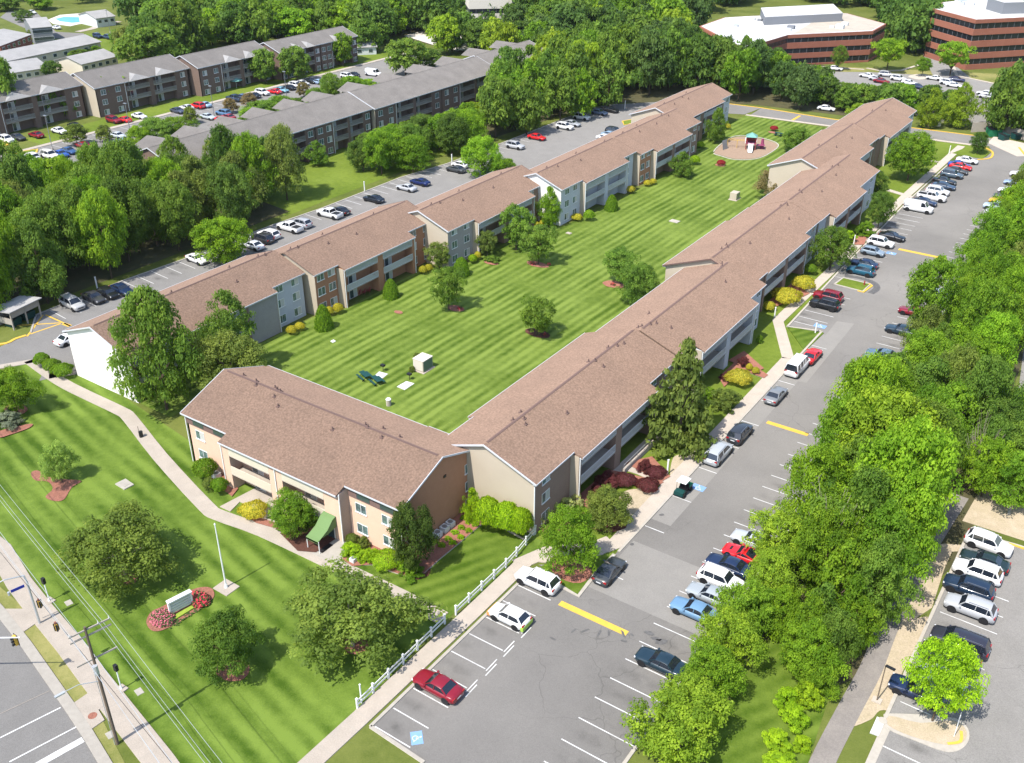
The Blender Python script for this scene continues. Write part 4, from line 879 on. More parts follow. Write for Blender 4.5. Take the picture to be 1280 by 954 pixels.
def car_mesh(kind):
    if kind in CM: return CM[kind]
    L_, W_, H_, zb, zh, wx, rf, rb, rx, zt, wr = CARD[kind]
    h = W_/2; f = L_/2; lo = .2 if kind in ('sports',) else .27
    b = MB()
    # body loft: (x, halfwidth factor, z bottom, z top)
    st = [(f, .62, lo+.14, zh-.28), (f-.06, .80, lo+.04, zh-.14), (f-.28, .93, lo, zh-.05), (f-.75, 1, lo, zh), (wx+.15, 1, lo, zh+.05), (wx-.1, 1, lo, zb), (0, 1, lo, zb), (rb, 1, lo, zb+.01),
          (max(rx+.0, -f+.5), 1, lo, zt), (-f+.42, .97, lo, zt-.005), (-f+.12, .9, lo+.04, zt-.07), (-f, .76, lo+.12, zt-.28)]
    if kind == 'pickup': st = st[:7]+[(-.95, 1, lo+.05, zb), (-1.0, 1, lo+.05, 1.1), (-f+.3, 1, lo+.08, 1.12), (-f+.08, .98, lo+.1, 1.12), (-f, .95, lo+.14, 1.05)]
    ring = []
    for x, k, z0, z1 in st:
        hh = h*k; zm = (z0+z1)/2+.05
        ring.append([(x, -hh*.86, z0), (x, -hh*.97, z0+.1), (x, -hh, zm), (x, -hh*.965, z1-.06), (x, -hh*.87, z1), (x, -hh*.4, z1+.025), (x, hh*.4, z1+.025), (x, hh*.87, z1), (x, hh*.965, z1-.06), (x, hh, zm), (x, hh*.97, z0+.1), (x, hh*.86, z0)])
    vs = [v for r_ in ring for v in r_]; n = 12; fs = []
    for i in range(len(ring)-1):
        for j in range(n): fs.append((i*n+j, i*n+(j+1) % n, (i+1)*n+(j+1) % n, (i+1)*n+j))
    fs += [tuple(range(n))[::-1], tuple((len(ring)-1)*n+j for j in range(n))]
    b.add(vs, fs, 'car_paint', True)
    ax_f, ax_r = f-.88, -f+.92
    for x in (ax_f, ax_r):      # wheel arches
        for s_ in (-1, 1): b.tube((x, s_*(h-.1), wr+.02), (x, s_*(h+.004), wr+.02), wr+.07, m='black_plastic', n=16)
    b.box(-f+.3, f-.3, -h*.8, h*.8, lo-.07, lo+.02, 'black_plastic')
    b.box(f-.05, f+.012, -h*.5, h*.5, zh-.44, zh-.3, 'black_plastic')           # grille
    b.box(-f-.012, -f+.05, -.26, .26, zt-.42, zt-.3, 'headlight')               # plate
    # roof + pillars
    tw = h*.72; bw = h*.9; zr_ = H_
    R0 = [(rf, -tw), (rf, tw), (rb, tw), (rb, -tw)]; B0 = [(wx, -bw), (wx, bw), (rx, bw), (rx, -bw)]
    if kind != 'cabrio' or 1:
        e = .05; xs = [rf+.02, rf-.25, (rf+rb)/2, rb+.25, rb-.03]; zz = [zr_-.07, zr_-.015, zr_+.012, zr_-.01, zr_-.06]; vs = []
        for x, z in zip(xs, zz): vs += [(x, -tw-e, z-.05), (x, -tw+.03, z), (x, 0, z+.03), (x, tw-.03, z), (x, tw+e, z-.05)]
        fs = [(i*5+j, i*5+j+1, i*5+j+6, i*5+j+5) for i in range(4) for j in range(4)]
        b.add(vs, fs, 'car_paint' if kind != 'cabrio' else 'black_plastic', True)
    for s_ in (-1, 1):
        b.beam((wx-.02, s_*(bw+.005), zb-.02), (rf, s_*(tw+.02), zr_-.08), .07, .07, 'car_paint')
        b.beam((rx+.06, s_*(bw+.0), zt-.03), (rb, s_*(tw+.02), zr_-.08), .1, .12 if kind in ('sedan', 'coupe', 'sports', 'pickup') else .16, 'car_paint')
        mx = (wx+rx)/2*.2+.0; xs = [(rf+rb)/2+.15] + ([(rb+.25)] if kind in ('suv', 'bigsuv', 'minivan') else [])
        if kind in ('van', 'busvan'): xs = [rf-.6, -.2, -1.4]
        for x in xs: b.beam((x, s_*(bw+.01), zb-.02), (x-.04, s_*(tw+.035), zr_-.08), .05, .08, 'car_paint' if kind != 'van' else 'car_paint')
        if kind in ('suv', 'bigsuv', 'minivan'): b.beam((rf-.3, s_*(tw-.02), zr_+.04), (rb+.2, s_*(tw-.02), zr_+.04), .04, .04, 'rim')
    if kind == 'van':
        for s_ in (-1, 1):
            b.add([(rf-.65, s_*(bw+.015), zb), (rb+.05, s_*(bw+.015), zb), (rb+.05, s_*(tw+.05), zr_-.08), (rf-.65, s_*(tw+.05), zr_-.08)], [(0, 1, 2, 3)], 'car_paint')
        b.add([(rx-.02, -bw, zt), (rx-.02, bw, zt), (rb-.03, tw, zr_-.08), (rb-.03, -tw, zr_-.08)], [(0, 1, 2, 3)], 'car_paint')
    if kind == 'pickup':
        b.box(-f+.15, -1.0, -h*.8, h*.8, 1.1, 1.155, 'black_plastic')
        for s_ in (-1, 1): b.box(-f+.08, -.98, s_*h*.9-.06, s_*h*.9+.06, 1.08, 1.2, 'car_paint')
        b.box(-f+.04, -f+.14, -h*.9, h*.9, 1.05, 1.2, 'car_paint')
    if kind in ('sports',): b.box(.95, 1.5, -.33, .33, zh+.03, zh+.045, 'black_plastic')
    g = MB(); zq = zr_-.075
    vs = [(wx+.03, -bw, zb-.06), (wx+.03, bw, zb-.06), (rx-.01, bw, zt-.06), (rx-.01, -bw, zt-.06)] + [(rf+.01, -tw, zq), (rf+.01, tw, zq), (rb-.01, tw, zq), (rb-.01, -tw, zq)]
    g.add(vs, [(0, 1, 5, 4), (1, 2, 6, 5), (2, 3, 7, 6), (3, 0, 4, 7), (4, 5, 6, 7)], 'car_glass')
    wz = MB(); wz.tube((0, -.11, 0), (0, .11, 0), wr, m='tyre', n=18)
    ri = MB(); ri.tube((0, -.118, 0), (0, .118, 0), wr*.62, m='rim', n=12); ri.tube((0, -.122, 0), (0, .122, 0), wr*.18, m='black_plastic', n=8)
    hl = MB(); hl.box(-.13, .04, -.19, .19, -.07, .07, 'headlight')
    tl = MB(); tl.box(-.03, .1, -.17, .17, -.1, .1, 'taillight')
    mi = MB(); mi.box(-.08, .08, -.1, .1, -.06, .07, 'car_paint')
    def me(bd, nm):
        m = bpy.data.meshes.new(nm); m.from_pydata(bd.v, [], bd.f)
        for q in bd.mats: m.materials.append(M[q])
        m.polygons.foreach_set('material_index', bd.m); m.polygons.foreach_set('use_smooth', bd.sm); m.update(); return m
    bm_ = me(b, kind+'_body')
    d = dict(body=bm_, glass=me(g, kind+'_windows'), tyre=me(wz, 'tyre'), rim=me(ri, 'rim'), hl=me(hl, 'headlight'), tl=me(tl, 'taillight'), mi=me(mi, 'mirror'), P=(f, h, ax_f, ax_r, wr, zh, zt, wx, zb))
    CM[kind] = d; return d
KN = dict(sedan='sedan', coupe='coupe', sports='sports_car', hatch='hatchback', suv='suv', bigsuv='suv', minivan='minivan', van='van', busvan='van', pickup='pickup_truck', cabrio='convertible')
def car(kind, col, p, yaw, label, group, z=Z_A, cat=None, near=True):
    d = car_mesh(kind); f, h, af, ar, wr, zh, zt, wx, zb = d['P']
    g = G(p[0], p[1], .75) if len(p) == 2 else Vector(p)
    o = empty('parked_'+KN[kind], (g.x, g.y, z), yaw, label, cat or {'suv': 'SUV', 'bigsuv': 'SUV', 'van': 'van', 'busvan': 'van', 'minivan': 'minivan', 'pickup': 'pickup'}.get(kind, 'car'), group)
    link('body', d['body'], o, color=col); link('windows', d['glass'], o)
    for x in (af, ar):
        for s_ in (-1, 1):
            t = link('wheel', d['tyre'], o, (x, s_*(h-.115), wr))
            if near: link('rim', d['rim'], t)
    if near:
        for s_ in (-1, 1):
            link('headlight', d['hl'], o, (f-.12, s_*h*.66, zh-.2)); link('taillight', d['tl'], o, (-f+.05, s_*h*.72, zt-.2))
            link('mirror', d['mi'], o, (wx-.25, s_*(h+.07), zb+.06), color=col)
    return o
WHT, SIL, GRY, DGR, BLK = (.78, .78, .78), (.42, .44, .46), (.2, .21, .22), (.055, .06, .065), (.012, .013, .015)
NAV, BLU, LBL, RED, MAR, TEA = (.012, .025, .07), (.02, .08, .35), (.14, .26, .40), (.62, .015, .02), (.22, .008, .02), (.01, .09, .15)
g1 = 'cars parked along the left side of the main lot'; Y = R(90); N = R(180)
car('coupe', DGR, (762, 712), Y, 'dark grey coupe parked alone beside the grassy kerb corner near the round maple', g1)
car('suv', WHT, (672, 725), N, 'white SUV parked nose-in beside the grassy kerb corner', g1)
tx = car('hatch', (.76, .76, .74), (637, 769), N, 'white hatchback with orange front and lime green rear corners', g1)
bb = MB(); bb.box(1.75, 2.12, -.8, .8, .3, .68, 'orange_paint'); bb.build('bumper_panel', tx); bb = MB(); bb.box(-2.1, -1.8, -.85, .85, .3, .75, 'lime_paint'); bb.build('bumper_panel', tx)
car('sedan', MAR, (547, 856), N, 'dark red sedan parked alone beside the white rail fence', g1)
car('minivan', SIL, (898, 566), Y, 'silver minivan parked along the kerb in the shade of the spruce', g1)
car('suv', (.035, .04, .05), (925, 541), Y, 'dark slate SUV parked just ahead of the silver minivan', g1)
car('sedan', GRY, (970, 493), Y, 'grey sedan parked along the kerb behind the white passenger van', g1)
car('busvan', WHT, (997, 458), Y, 'white passenger van with rear windows parked behind the red car', g1)
car('sedan', RED, (1015, 444), Y, 'bright red sedan parked ahead of the white passenger van', g1)
g2 = 'cars parked nose-in beside the right wing'
car('suv', BLK, (1031, 380), N, 'black SUV parked beside the maroon SUV below the grass island', g2)
car('suv', MAR, (1035, 370), N, 'maroon SUV parked between the black SUV and the grass island', g2)
car('suv', TEA, (1076, 338), N, 'teal SUV parked just beyond the grass island with the yellow kerb', g2)
car('sedan', NAV, (1080, 329), N, 'navy car half hidden behind the teal SUV', g2)
car('hatch', (.22, .28, .34), (1091, 314), 0, 'blue-grey hatchback beside the blue disabled parking mark', g2)
car('suv', WHT, (1101, 303), 0, 'white SUV parked between the blue-grey hatchback and the black sedan', g2)
car('sedan', BLK, (1115, 295), 0, 'black sedan parked next to the white SUV below the yellow speed hump', g2)
car('van', WHT, (1148, 260), 0, 'white cargo van at the near end of the packed row by the far sidewalk', g2)
car('sedan', NAV, (1156, 252), 0, 'navy sedan parked between the white cargo van and a white pickup', g2)
car('pickup', WHT, (1165, 246), 0, 'white pickup parked just beyond the white cargo van', g2)
car('suv', WHT, (1172, 239), 0, 'white SUV parked just beyond the white pickup', g2)
car('sedan', (.04, .07, .12), (1180, 232), 0, 'dark blue sedan parked beyond the white SUV in the far packed row', g2)
car('sedan', BLK, (1181, 226), 0, 'black sedan in the middle of the far packed row', g2)
car('suv', (.08, .12, .16), (1190, 218), 0, 'steel blue SUV in the far packed row', g2)
car('sedan', DGR, (1196, 213), 0, 'dark grey sedan next to the red car in the far packed row', g2)
car('sedan', RED, (1201, 208), 0, 'red car in the far packed row by the sidewalk', g2)
car('sedan', BLU, (1199, 205.5), 0, 'royal blue car parked next to the red car in the far packed row', g2)
car('sedan', WHT, (1209, 200), 0, 'white car at the far end of the packed row by the grass island', g2)
g3 = 'cars parked along the tree side of the main lot'
for k, c_, p, yw, lb in [('sedan', (.45, .47, .5), (942, 675), N, 'silver sedan half under the branches above the red sports car'), ('sports', RED, (930, 691), N, 'low bright red sports car with a black bonnet scoop'),
    ('sedan', NAV, (911, 706), N, 'dark navy sedan parked below the red sports car'), ('suv', WHT, (901, 724), 0, 'white SUV parked between the dark navy sedan and the silver sedan'),
    ('sedan', (.33, .36, .38), (888, 743), N, 'silver sedan parked between the white SUV and the blue sedan'), ('sedan', LBL, (868, 762), N, 'light blue sedan with a dark sunroof'),
    ('sedan', (.012, .03, .045), (826, 827), N, 'near-black sedan parked half under the tree below the light blue sedan'),
    ('sedan', (.02, .04, .06), (1127, 412), N, 'dark teal car parked alone across from the bare stalls'), ('sedan', (.1, .16, .22), (1104, 443), N, 'steel blue car under the trees across from the red sedan'),
    ('suv', (.12, .17, .2), (1095, 455), 0, 'blue-grey SUV under the trees, next to the steel blue car'), ('sedan', MAR, (1143, 389), N, 'dark maroon car nearly hidden by the lot-side trees'), ('suv', (.3, .36, .42), (1170, 368), N, 'pale blue SUV nearly hidden by the lot-side trees'),
    ('suv', WHT, (1247, 266), N, 'white SUV at the near end of the far tree-side row'), ('suv', (.45, .55, .66), (1245, 258), N, 'pale blue SUV beside the yellow taxi at the far tree side'),
    ('sedan', (.75, .38, .02), (1252, 251), N, 'orange-yellow taxi in the far tree-side row'), ('sedan', DGR, (1257, 245), N, 'dark grey car beyond the yellow taxi'), ('sedan', WHT, (1263, 238), N, 'white car two places beyond the yellow taxi'), ('sedan', (.3, .4, .6), (1270, 228), N, 'pale blue car at the right edge of the far row'), ('suv', WHT, (1277, 218), N, 'white SUV at the very right edge of the photo above the pale blue car')]:
    car(k, c_, p, yw, lb, g3)
g4 = 'cars parked in the east lot at the lower right'
for k, c_, p, yw, lb in [('suv', WHT, (1236, 679), R(-3), 'white SUV with a sunroof at the top of the east lot row'), ('sedan', (.015, .03, .03), (1231, 700), N, 'dark green-black car between two white SUVs'), ('suv', WHT, (1222, 714), N, 'white SUV between the dark green-black car and the navy car'),
    ('suv', (.015, .03, .06), (1211, 734), N, 'navy SUV between the white SUV and the silver SUV'), ('suv', (.42, .43, .45), (1213, 759), N, 'silver SUV with a red taillight below the navy SUV'), ('minivan', (.03, .03, .045), (1200, 802), N, 'charcoal minivan below the empty stall'),
    ('bigsuv', BLK, (1187, 823), N, 'black full-size SUV with a glass roof below the charcoal minivan'), ('hatch', (.35, .42, .46), (1178, 848), N, 'pale blue hatchback mostly hidden by the bright island tree'), ('sedan', NAV, (1147, 862), N, 'navy sedan whose nose shows left of the bright island tree')]:
    car(k, c_, p, yw, lb, g4)
car('suv', WHT, (1285, 404), R(90), 'white vehicle at the right edge in the far part of the east lot', g4)
g5 = 'cars parked in the rear lot behind the left wing'
rb_ = R(-4)
for k, c_, p, yw, lb in [('minivan', (.42, .42, .42), (90, 379), rb_, 'silver minivan with a sunroof next to the dumpster shed'), ('sedan', (.05, .05, .055), (117, 371), rb_, 'charcoal SUV-like sedan beside the silver minivan'), ('hatch', BLK, (135, 366), rb_, 'small black car with pink panels in the rear lot'),
    ('sedan', NAV, (152, 361), rb_, 'navy sedan at the end of the shaded rear row'), ('sedan', WHT, (246, 323), rb_, 'white car half hidden by the bright round tree behind the left wing'), ('sedan', (.7, .72, .75), (316, 306), N, 'white car just right of the bright round tree behind the left wing'),
    ('suv', (.03, .03, .035), (328, 298), N, 'black SUV beside the white SUV in the rear lot'), ('suv', WHT, (336, 293), N, 'white SUV beside the white pickup in the rear lot'), ('pickup', WHT, (362, 284), N, 'white pickup in the rear lot between two SUVs'),
    ('suv', (.4, .41, .44), (376, 279), N, 'silver SUV beside the white pickup in the rear lot'), ('pickup', WHT, (412, 267), N, 'white truck with a tarpaulin-covered bed beside the black car'), ('sedan', BLK, (424, 263), N, 'black car tucked beside the covered white truck'),
    ('sedan', (.015, .02, .03), (467, 248), N, 'black sedan parked alone beside the small rear lawn'), ('sedan', (.45, .46, .48), (508, 234), N, 'silver sedan beside the navy sedan by the low trees'), ('sedan', (.01, .02, .10), (525, 227), N, 'navy sedan beside the silver sedan by the low trees'),
    ('sedan', DGR, (570, 211), N, 'dark grey car half behind the leafy rear-lot tree'), ('hatch', WHT, (575, 205.5), N, 'white car peeping out behind the leafy rear-lot tree'), ('suv', (.45, .46, .48), (644, 182), 0, 'silver SUV beside the red car in the upper rear lot'),
    ('sedan', RED, (671, 171), 0, 'bright red sedan in the upper rear lot'), ('suv', WHT, (706, 158), 0, 'white SUV first of the four cars beyond the red sedan'), ('sedan', (.35, .37, .4), (715, 154), 0, 'grey car wedged beside the first white SUV beyond the red sedan'),
    ('suv', WHT, (727, 146), 0, 'white SUV with roof bars further up the rear lot'), ('sedan', (.15, .2, .3), (749, 140), 0, 'steel blue car near the top of the rear lot'), ('sedan', BLK, (763, 137), 0, 'black car at the shaded top of the rear lot'),
    ('sedan', WHT, (757, 172), 0, 'white car behind the roof ridge on the building side of the rear lot'), ('sedan', (.25, .35, .45), (763, 168), 0, 'pale blue car behind the roof ridge in the rear lot'), ('suv', BLK, (768, 164), 0, 'black SUV behind the roof ridge in the rear lot'),
    ('sedan', WHT, (88, 422), Y, 'white car seen from behind at the corner of the white end wall')]:
    car(k, c_, p, yw, lb, g5, near=p[0] < 460)
g6 = 'cars parked in the west lot between the grey-roofed blocks'
rows6 = [('suv', WHT, (8, 174)), ('sedan', DGR, (22, 171)), ('sedan', MAR, (45, 168)), ('sedan', WHT, (74, 163)), ('sedan', BLK, (94, 157)), ('suv', MAR, (142, 150)), ('sedan', RED, (155, 149)), ('sedan', WHT, (174, 144.5)),
    ('sedan', (.5, .55, .58), (148, 169)), ('sedan', NAV, (176, 168.5)), ('suv', WHT, (39, 196)), ('bigsuv', (.7, .68, .62), (62, 194)), ('sedan', BLU, (76, 192)), ('sedan', (.03, .08, .2), (86, 188)), ('sedan', LBL, (151, 177)),
    ('sedan', MAR, (103, 181)), ('sedan', (.05, .06, .09), (222, 138)), ('sedan', (.6, .6, .62), (233, 134)), ('suv', RED, (247, 132)), ('sedan', (.3, .45, .6), (255, 130.5)), ('sedan', (.45, .5, .52), (260, 145.5)), ('suv', (.1, .2, .35), (279, 141)), ('sedan', RED, (278, 149)), ('sedan', (.3, .03, .04), (285, 146)),
    ('pickup', (.03, .05, .09), (293, 123)), ('sedan', (.1, .15, .25), (304, 121)), ('sedan', BLK, (317, 119)), ('suv', WHT, (328, 115.5)), ('sedan', RED, (343, 114)), ('sedan', (.2, .4, .5), (352, 112)), ('sedan', BLK, (361, 109)), ('suv', WHT, (370, 106.5)),
    ('sedan', (.6, .6, .6), (378, 103.5)), ('sedan', BLK, (388, 101)), ('sedan', (.3, .4, .55), (397, 102)), ('suv', WHT, (434, 95)), ('sedan', BLK, (441, 93)), ('sedan', BLU, (462, 102))]
CN = {WHT: 'white', DGR: 'dark grey', MAR: 'maroon', BLK: 'black', RED: 'red', NAV: 'navy', BLU: 'royal blue', LBL: 'light blue'}
seen = {}
for k, c_, p in rows6:
    nm = CN.get(c_, 'pale' if sum(c_) > 1.3 else ('blue' if c_[2] > c_[0]*1.3 else 'dark')); lab_ = 'west lot row by the block' if p[1] < 110+ (400-p[0])*.17 else 'west lot row by the dividing trees'
    part_ = 'left' if p[0] < 120 else ('middle' if p[0] < 270 else 'right')
    key = (nm, k, lab_, part_); seen[key] = seen.get(key, 0)+1
    extra = ['', ', the second', ', the third', ', the fourth'][seen[key]-1]
    car(k, c_, p, 0 if p[0] % 2 < 1 else N, f"{nm} {KN[k].replace('_', ' ')} parked in the {lab_}, {part_} part{extra}", g6, near=False)
g7 = 'cars parked in front of the red brick offices'
rows7 = [('sedan', WHT, (1084, 94), 'white car left of the silver SUV in the office lot'), ('suv', (.5, .5, .52), (1108, 93), 'silver SUV under the left office lot tree'), ('sedan', MAR, (1102, 101), 'maroon car in the office lot'), ('suv', WHT, (1123, 98), 'white SUV right of the maroon car in the office lot'),
    ('sedan', WHT, (1137, 103), 'white car beside the navy car in the office lot'), ('sedan', NAV, (1147, 108), 'navy car at the near side of the office lot'), ('sedan', (.8, .8, .76), (1168, 97), 'white car beside the traffic island with the small tree'), ('suv', WHT, (1185, 103), 'white SUV under the right office lot tree'),
    ('sedan', WHT, (1193, 106), 'white car nearest the big woods in the office lot'), ('sedan', (.03, .04, .1), (1196, 99), 'navy car in the shade of the right office lot tree'), ('sedan', WHT, (1044, 85), 'white car at the left end of the office lot'), ('sedan', (.5, .5, .52), (1096, 98), 'silver car beside the maroon car in the office lot'),
    ('sedan', WHT, (1232, 116), 'white car glimpsed between the trees right of the office lot'), ('sedan', RED, (1277, 132), 'red car at the right edge beyond the dumpster fence'), ('sedan', (.5, .5, .5), (1234, 120), 'grey car glimpsed between the trees right of the office lot'), ('sedan', WHT, (1033, 135), 'white car behind the shrubs above the far drive'), ('sedan', WHT, (989, 112), 'white car glimpsed among the woods above the far drive'),
    ('sedan', WHT, (70, 34), 'white car beside the pool lawn'), ('suv', NAV, (122, 45), 'navy SUV beyond the white townhouses'), ('suv', (.03, .06, .12), (134, 46), 'dark blue SUV next to the navy SUV beyond the white townhouses'), ('sedan', WHT, (40, 15), 'white car in the street beyond the townhouses'), ('van', WHT, (467, 92), 'white box van at the end of the west lot')]
for k, c_, p, lb in rows7: car(k, c_, p, R(random.choice([5, 175, -8])), lb, g7 if p[0] > 900 else 'cars beyond the townhouses', near=False)
# golf cart
def utility_cart(p, yaw):
    g = G(*p, .6); o = empty('utility_cart', (g.x, g.y, Z_A), yaw, 'small green and black utility cart with a white canopy parked by the sidewalk', 'utility cart')
    b = MB(); b.box(-1.3, -.3, -.6, .6, .45, .75, 'black_plastic'); b.box(-.3, .55, -.6, .6, .3, .45, 'black_plastic'); b.box(.5, 1.3, -.55, .55, .35, .8, 'dark_green_metal'); b.box(-1.3, -.4, -.62, .62, .75, .85, 'green_plastic'); b.build('body', o)
    b = MB(); b.box(-.35, .1, -.5, .5, .6, .8, 'black_plastic'); b.box(-.45, -.32, -.5, .5, .8, 1.15, 'black_plastic'); b.build('seat', o)
    b = MB(); 
    for x in (-.4, .75):
        for y in (-.52, .52): b.tube((x, y, .7), (x*.9, y, 1.8), .025, m='black_metal', n=6)
    b.build('canopy_frame', o); b = MB(); b.box(-.6, .8, -.6, .6, 1.8, 1.86, 'white_plastic'); b.build('canopy', o)
    for x in (-.85, .9):
        for y in (-.55, .55): w_ = MB(); w_.tube((x, y-.11, .28), (x, y+.11, .28), .28, m='tyre', n=14); w_.build('wheel', o)
utility_cart((854, 611), R(-90))

# ================================================================== TREES
def leaf_mesh(name, seed, shape, nclump, nleaf, lsize, lump=(.16, .30), fill=.18, top=1.0):
    """crown of radius 1 and height 1 (z 0..1): clumps of small leaf faces with gaps between"""
    r = np.random.default_rng(seed); C = []; 
    def prof(t):   # crown radius at height t
        if shape == 'round': return math.sqrt(max(0, 1-(2*t-1)**2))*.98+.02
        if shape == 'dome': return math.sqrt(max(0, 1-max(0, (t-.3)/.7)**2))*(.75+.25*min(1, t/.25))
        if shape == 'egg': return (math.sin(math.pi*min(1, (t*.92+.08))**.8))**.8
        if shape == 'cone': return max(.04, (1-t)**.8)*(.85+.15*min(1, t/.1))
        if shape == 'vase': return math.sqrt(max(0, 1-((t-.62)/.40)**2)) if t > .62 else .35+.65*(t/.62)**.8
        if shape == 'spruce': return max(.06, (1-t)**.8)*(.78+.22*math.sin(t*40)**2)
    lv = []; tone = []
    lobes = r.uniform(0, 2*math.pi, 5); la = r.uniform(.04, .14, 5)
    for i in range(nclump):
        t = r.uniform(.02, .98)**(.85 if shape in ('round', 'dome', 'vase') else 1.25); a = r.uniform(0, 2*math.pi)
        lob = 1+1.25*sum(la[k]*math.cos((k+2)*a+lobes[k]+t*3) for k in range(5))
        pr = prof(t)*lob; rad = pr*r.uniform(.62, .95) if r.random() > fill else pr*r.uniform(.1, .6)
        cr = r.uniform(*lump)*(.55+.45*pr)*(1 if shape != 'spruce' else .8)
        C.append((rad*math.cos(a), rad*math.sin(a), t, cr, r.uniform(0, 1), a))
    V = []; T = []
    for (x, y, z, cr, tn, a) in C:
        n = max(8, int(nleaf*(cr/.22)**1.6)); u = r.normal(size=(n, 3)); u[:, 2] = np.where(u[:, 2] < -.3, -u[:, 2]*.6, u[:, 2]); u /= np.linalg.norm(u, axis=1)[:, None]
        rr_ = cr*(.55+.5*r.random(n))[:, None]; zs = .62 if shape != 'spruce' else .3
        p = np.array([x, y, z])+u*rr_*np.array([1, 1, zs])
        nrm = u*.6+np.array([0, 0, .75])+r.normal(size=(n, 3))*.36; nrm /= np.linalg.norm(nrm, axis=1)[:, None]
        t1 = np.cross(nrm, r.normal(size=(n, 3))); t1 /= np.linalg.norm(t1, axis=1)[:, None]; t2 = np.cross(nrm, t1)
        s_ = lsize*(.6+.8*r.random(n))[:, None]; asp = .62
        q = np.stack([p-t1*s_, p-t2*s_*asp, p+t1*s_, p+t2*s_*asp], axis=1); V.append(q.reshape(-1, 3)); T.append(np.clip(tn*.72+.28*r.random(n), 0, 1))
    V = np.concatenate(V); T = np.concatenate(T); V[:, 2] = np.maximum(V[:, 2], -.02)
    me = bpy.data.meshes.new(name); nq = len(T); me.vertices.add(len(V)); me.vertices.foreach_set('co', V.ravel().astype(np.float32))
    me.loops.add(nq*4); me.loops.foreach_set('vertex_index', np.arange(nq*4, dtype=np.int32)); me.polygons.add(nq)
    me.polygons.foreach_set('loop_start', np.arange(0, nq*4, 4, dtype=np.int32)); me.polygons.foreach_set('loop_total', np.full(nq, 4, dtype=np.int32))
    at = me.attributes.new('tone', 'FLOAT', 'FACE'); at.data.foreach_set('value', T.astype(np.float32)); me.materials.append(LEAF); me.update(); me.validate(); return me
def trunk_mesh(name, seed, n=6, spread=.8, m='bark'):
    """unit trunk: total height 1 and limb spread 1 (scaled per tree)"""
    random.seed(seed); b = MB(); b.tube((0, 0, -.02), (.01, 0, .35), .045, .034, m, 8); b.tube((.01, 0, .35), (0, .01, .75), .034, .012, m, 6)
    for i in range(n):
        a = 2*math.pi*i/n+random.uniform(-.4, .4); z = random.uniform(.2, .5); e = (spread*math.cos(a)*.55, spread*math.sin(a)*.55, z+random.uniform(.15, .32))
        mid = (e[0]*.45, e[1]*.45, z+(e[2]-z)*.55); b.tube((0, 0, z), mid, .02, .014, m, 5); b.tube(mid, e, .014, .005, m, 5)
        e2 = (mid[0]*1.6-mid[1]*.5, mid[1]*1.6+mid[0]*.5, mid[2]+.14); b.tube(mid, e2, .01, .004, m, 4)
    me = bpy.data.meshes.new(name); me.from_pydata(b.v, [], b.f); me.materials.append(M[m]); me.update(); return me
def stems_mesh(name, seed, n=14, m='pale_bark'):
    random.seed(seed); b = MB()
    for i in range(n):
        a = 2*math.pi*i/n+random.uniform(-.3, .3); r_ = random.uniform(.15, .75); z = random.uniform(.7, 1.0); e = (r_*math.cos(a), r_*math.sin(a), z); mid = (e[0]*.4, e[1]*.4, z*.55)
        b.tube((0, 0, 0), mid, .014, .01, m, 5); b.tube(mid, e, .01, .003, m, 4)
        for k in range(3): b.tube(mid, (e[0]+random.uniform(-.2, .2), e[1]+random.uniform(-.2, .2), z-random.uniform(.0, .15)), .006, .002, m, 4)
    me = bpy.data.meshes.new(name); me.from_pydata(b.v, [], b.f); me.materials.append(M[m]); me.update(); return me
HI = {s: [leaf_mesh(f'crown_{s}_{i}', 100+i*7+k, s, nc, nl, ls, lump) for i in range(ni)] for k, (s, nc, nl, ls, lump, ni) in enumerate([
    ('round', 240, 125, .0275, (.09, .26), 5), ('dome', 255, 120, .0265, (.08, .24), 5), ('egg', 215, 120, .029, (.09, .26), 4), ('cone', 170, 80, .034, (.12, .2), 2), ('vase', 170, 80, .036, (.13, .24), 2), ('spruce', 420, 60, .04, (.12, .22), 1)])}
MD = {s: [leaf_mesh(f'crown_mid_{s}_{i}', 300+i*5+k, s, nc, nl, ls, lump) for i in range(3)] for k, (s, nc, nl, ls, lump) in enumerate([
    ('round', 120, 55, .055, (.15, .28)), ('dome', 120, 55, .055, (.15, .28)), ('egg', 95, 50, .06, (.15, .28))])}
BUSH = [leaf_mesh(f'bush_{i}', 500+i, 'dome', 90, 90, .05, (.16, .3)) for i in range(3)]
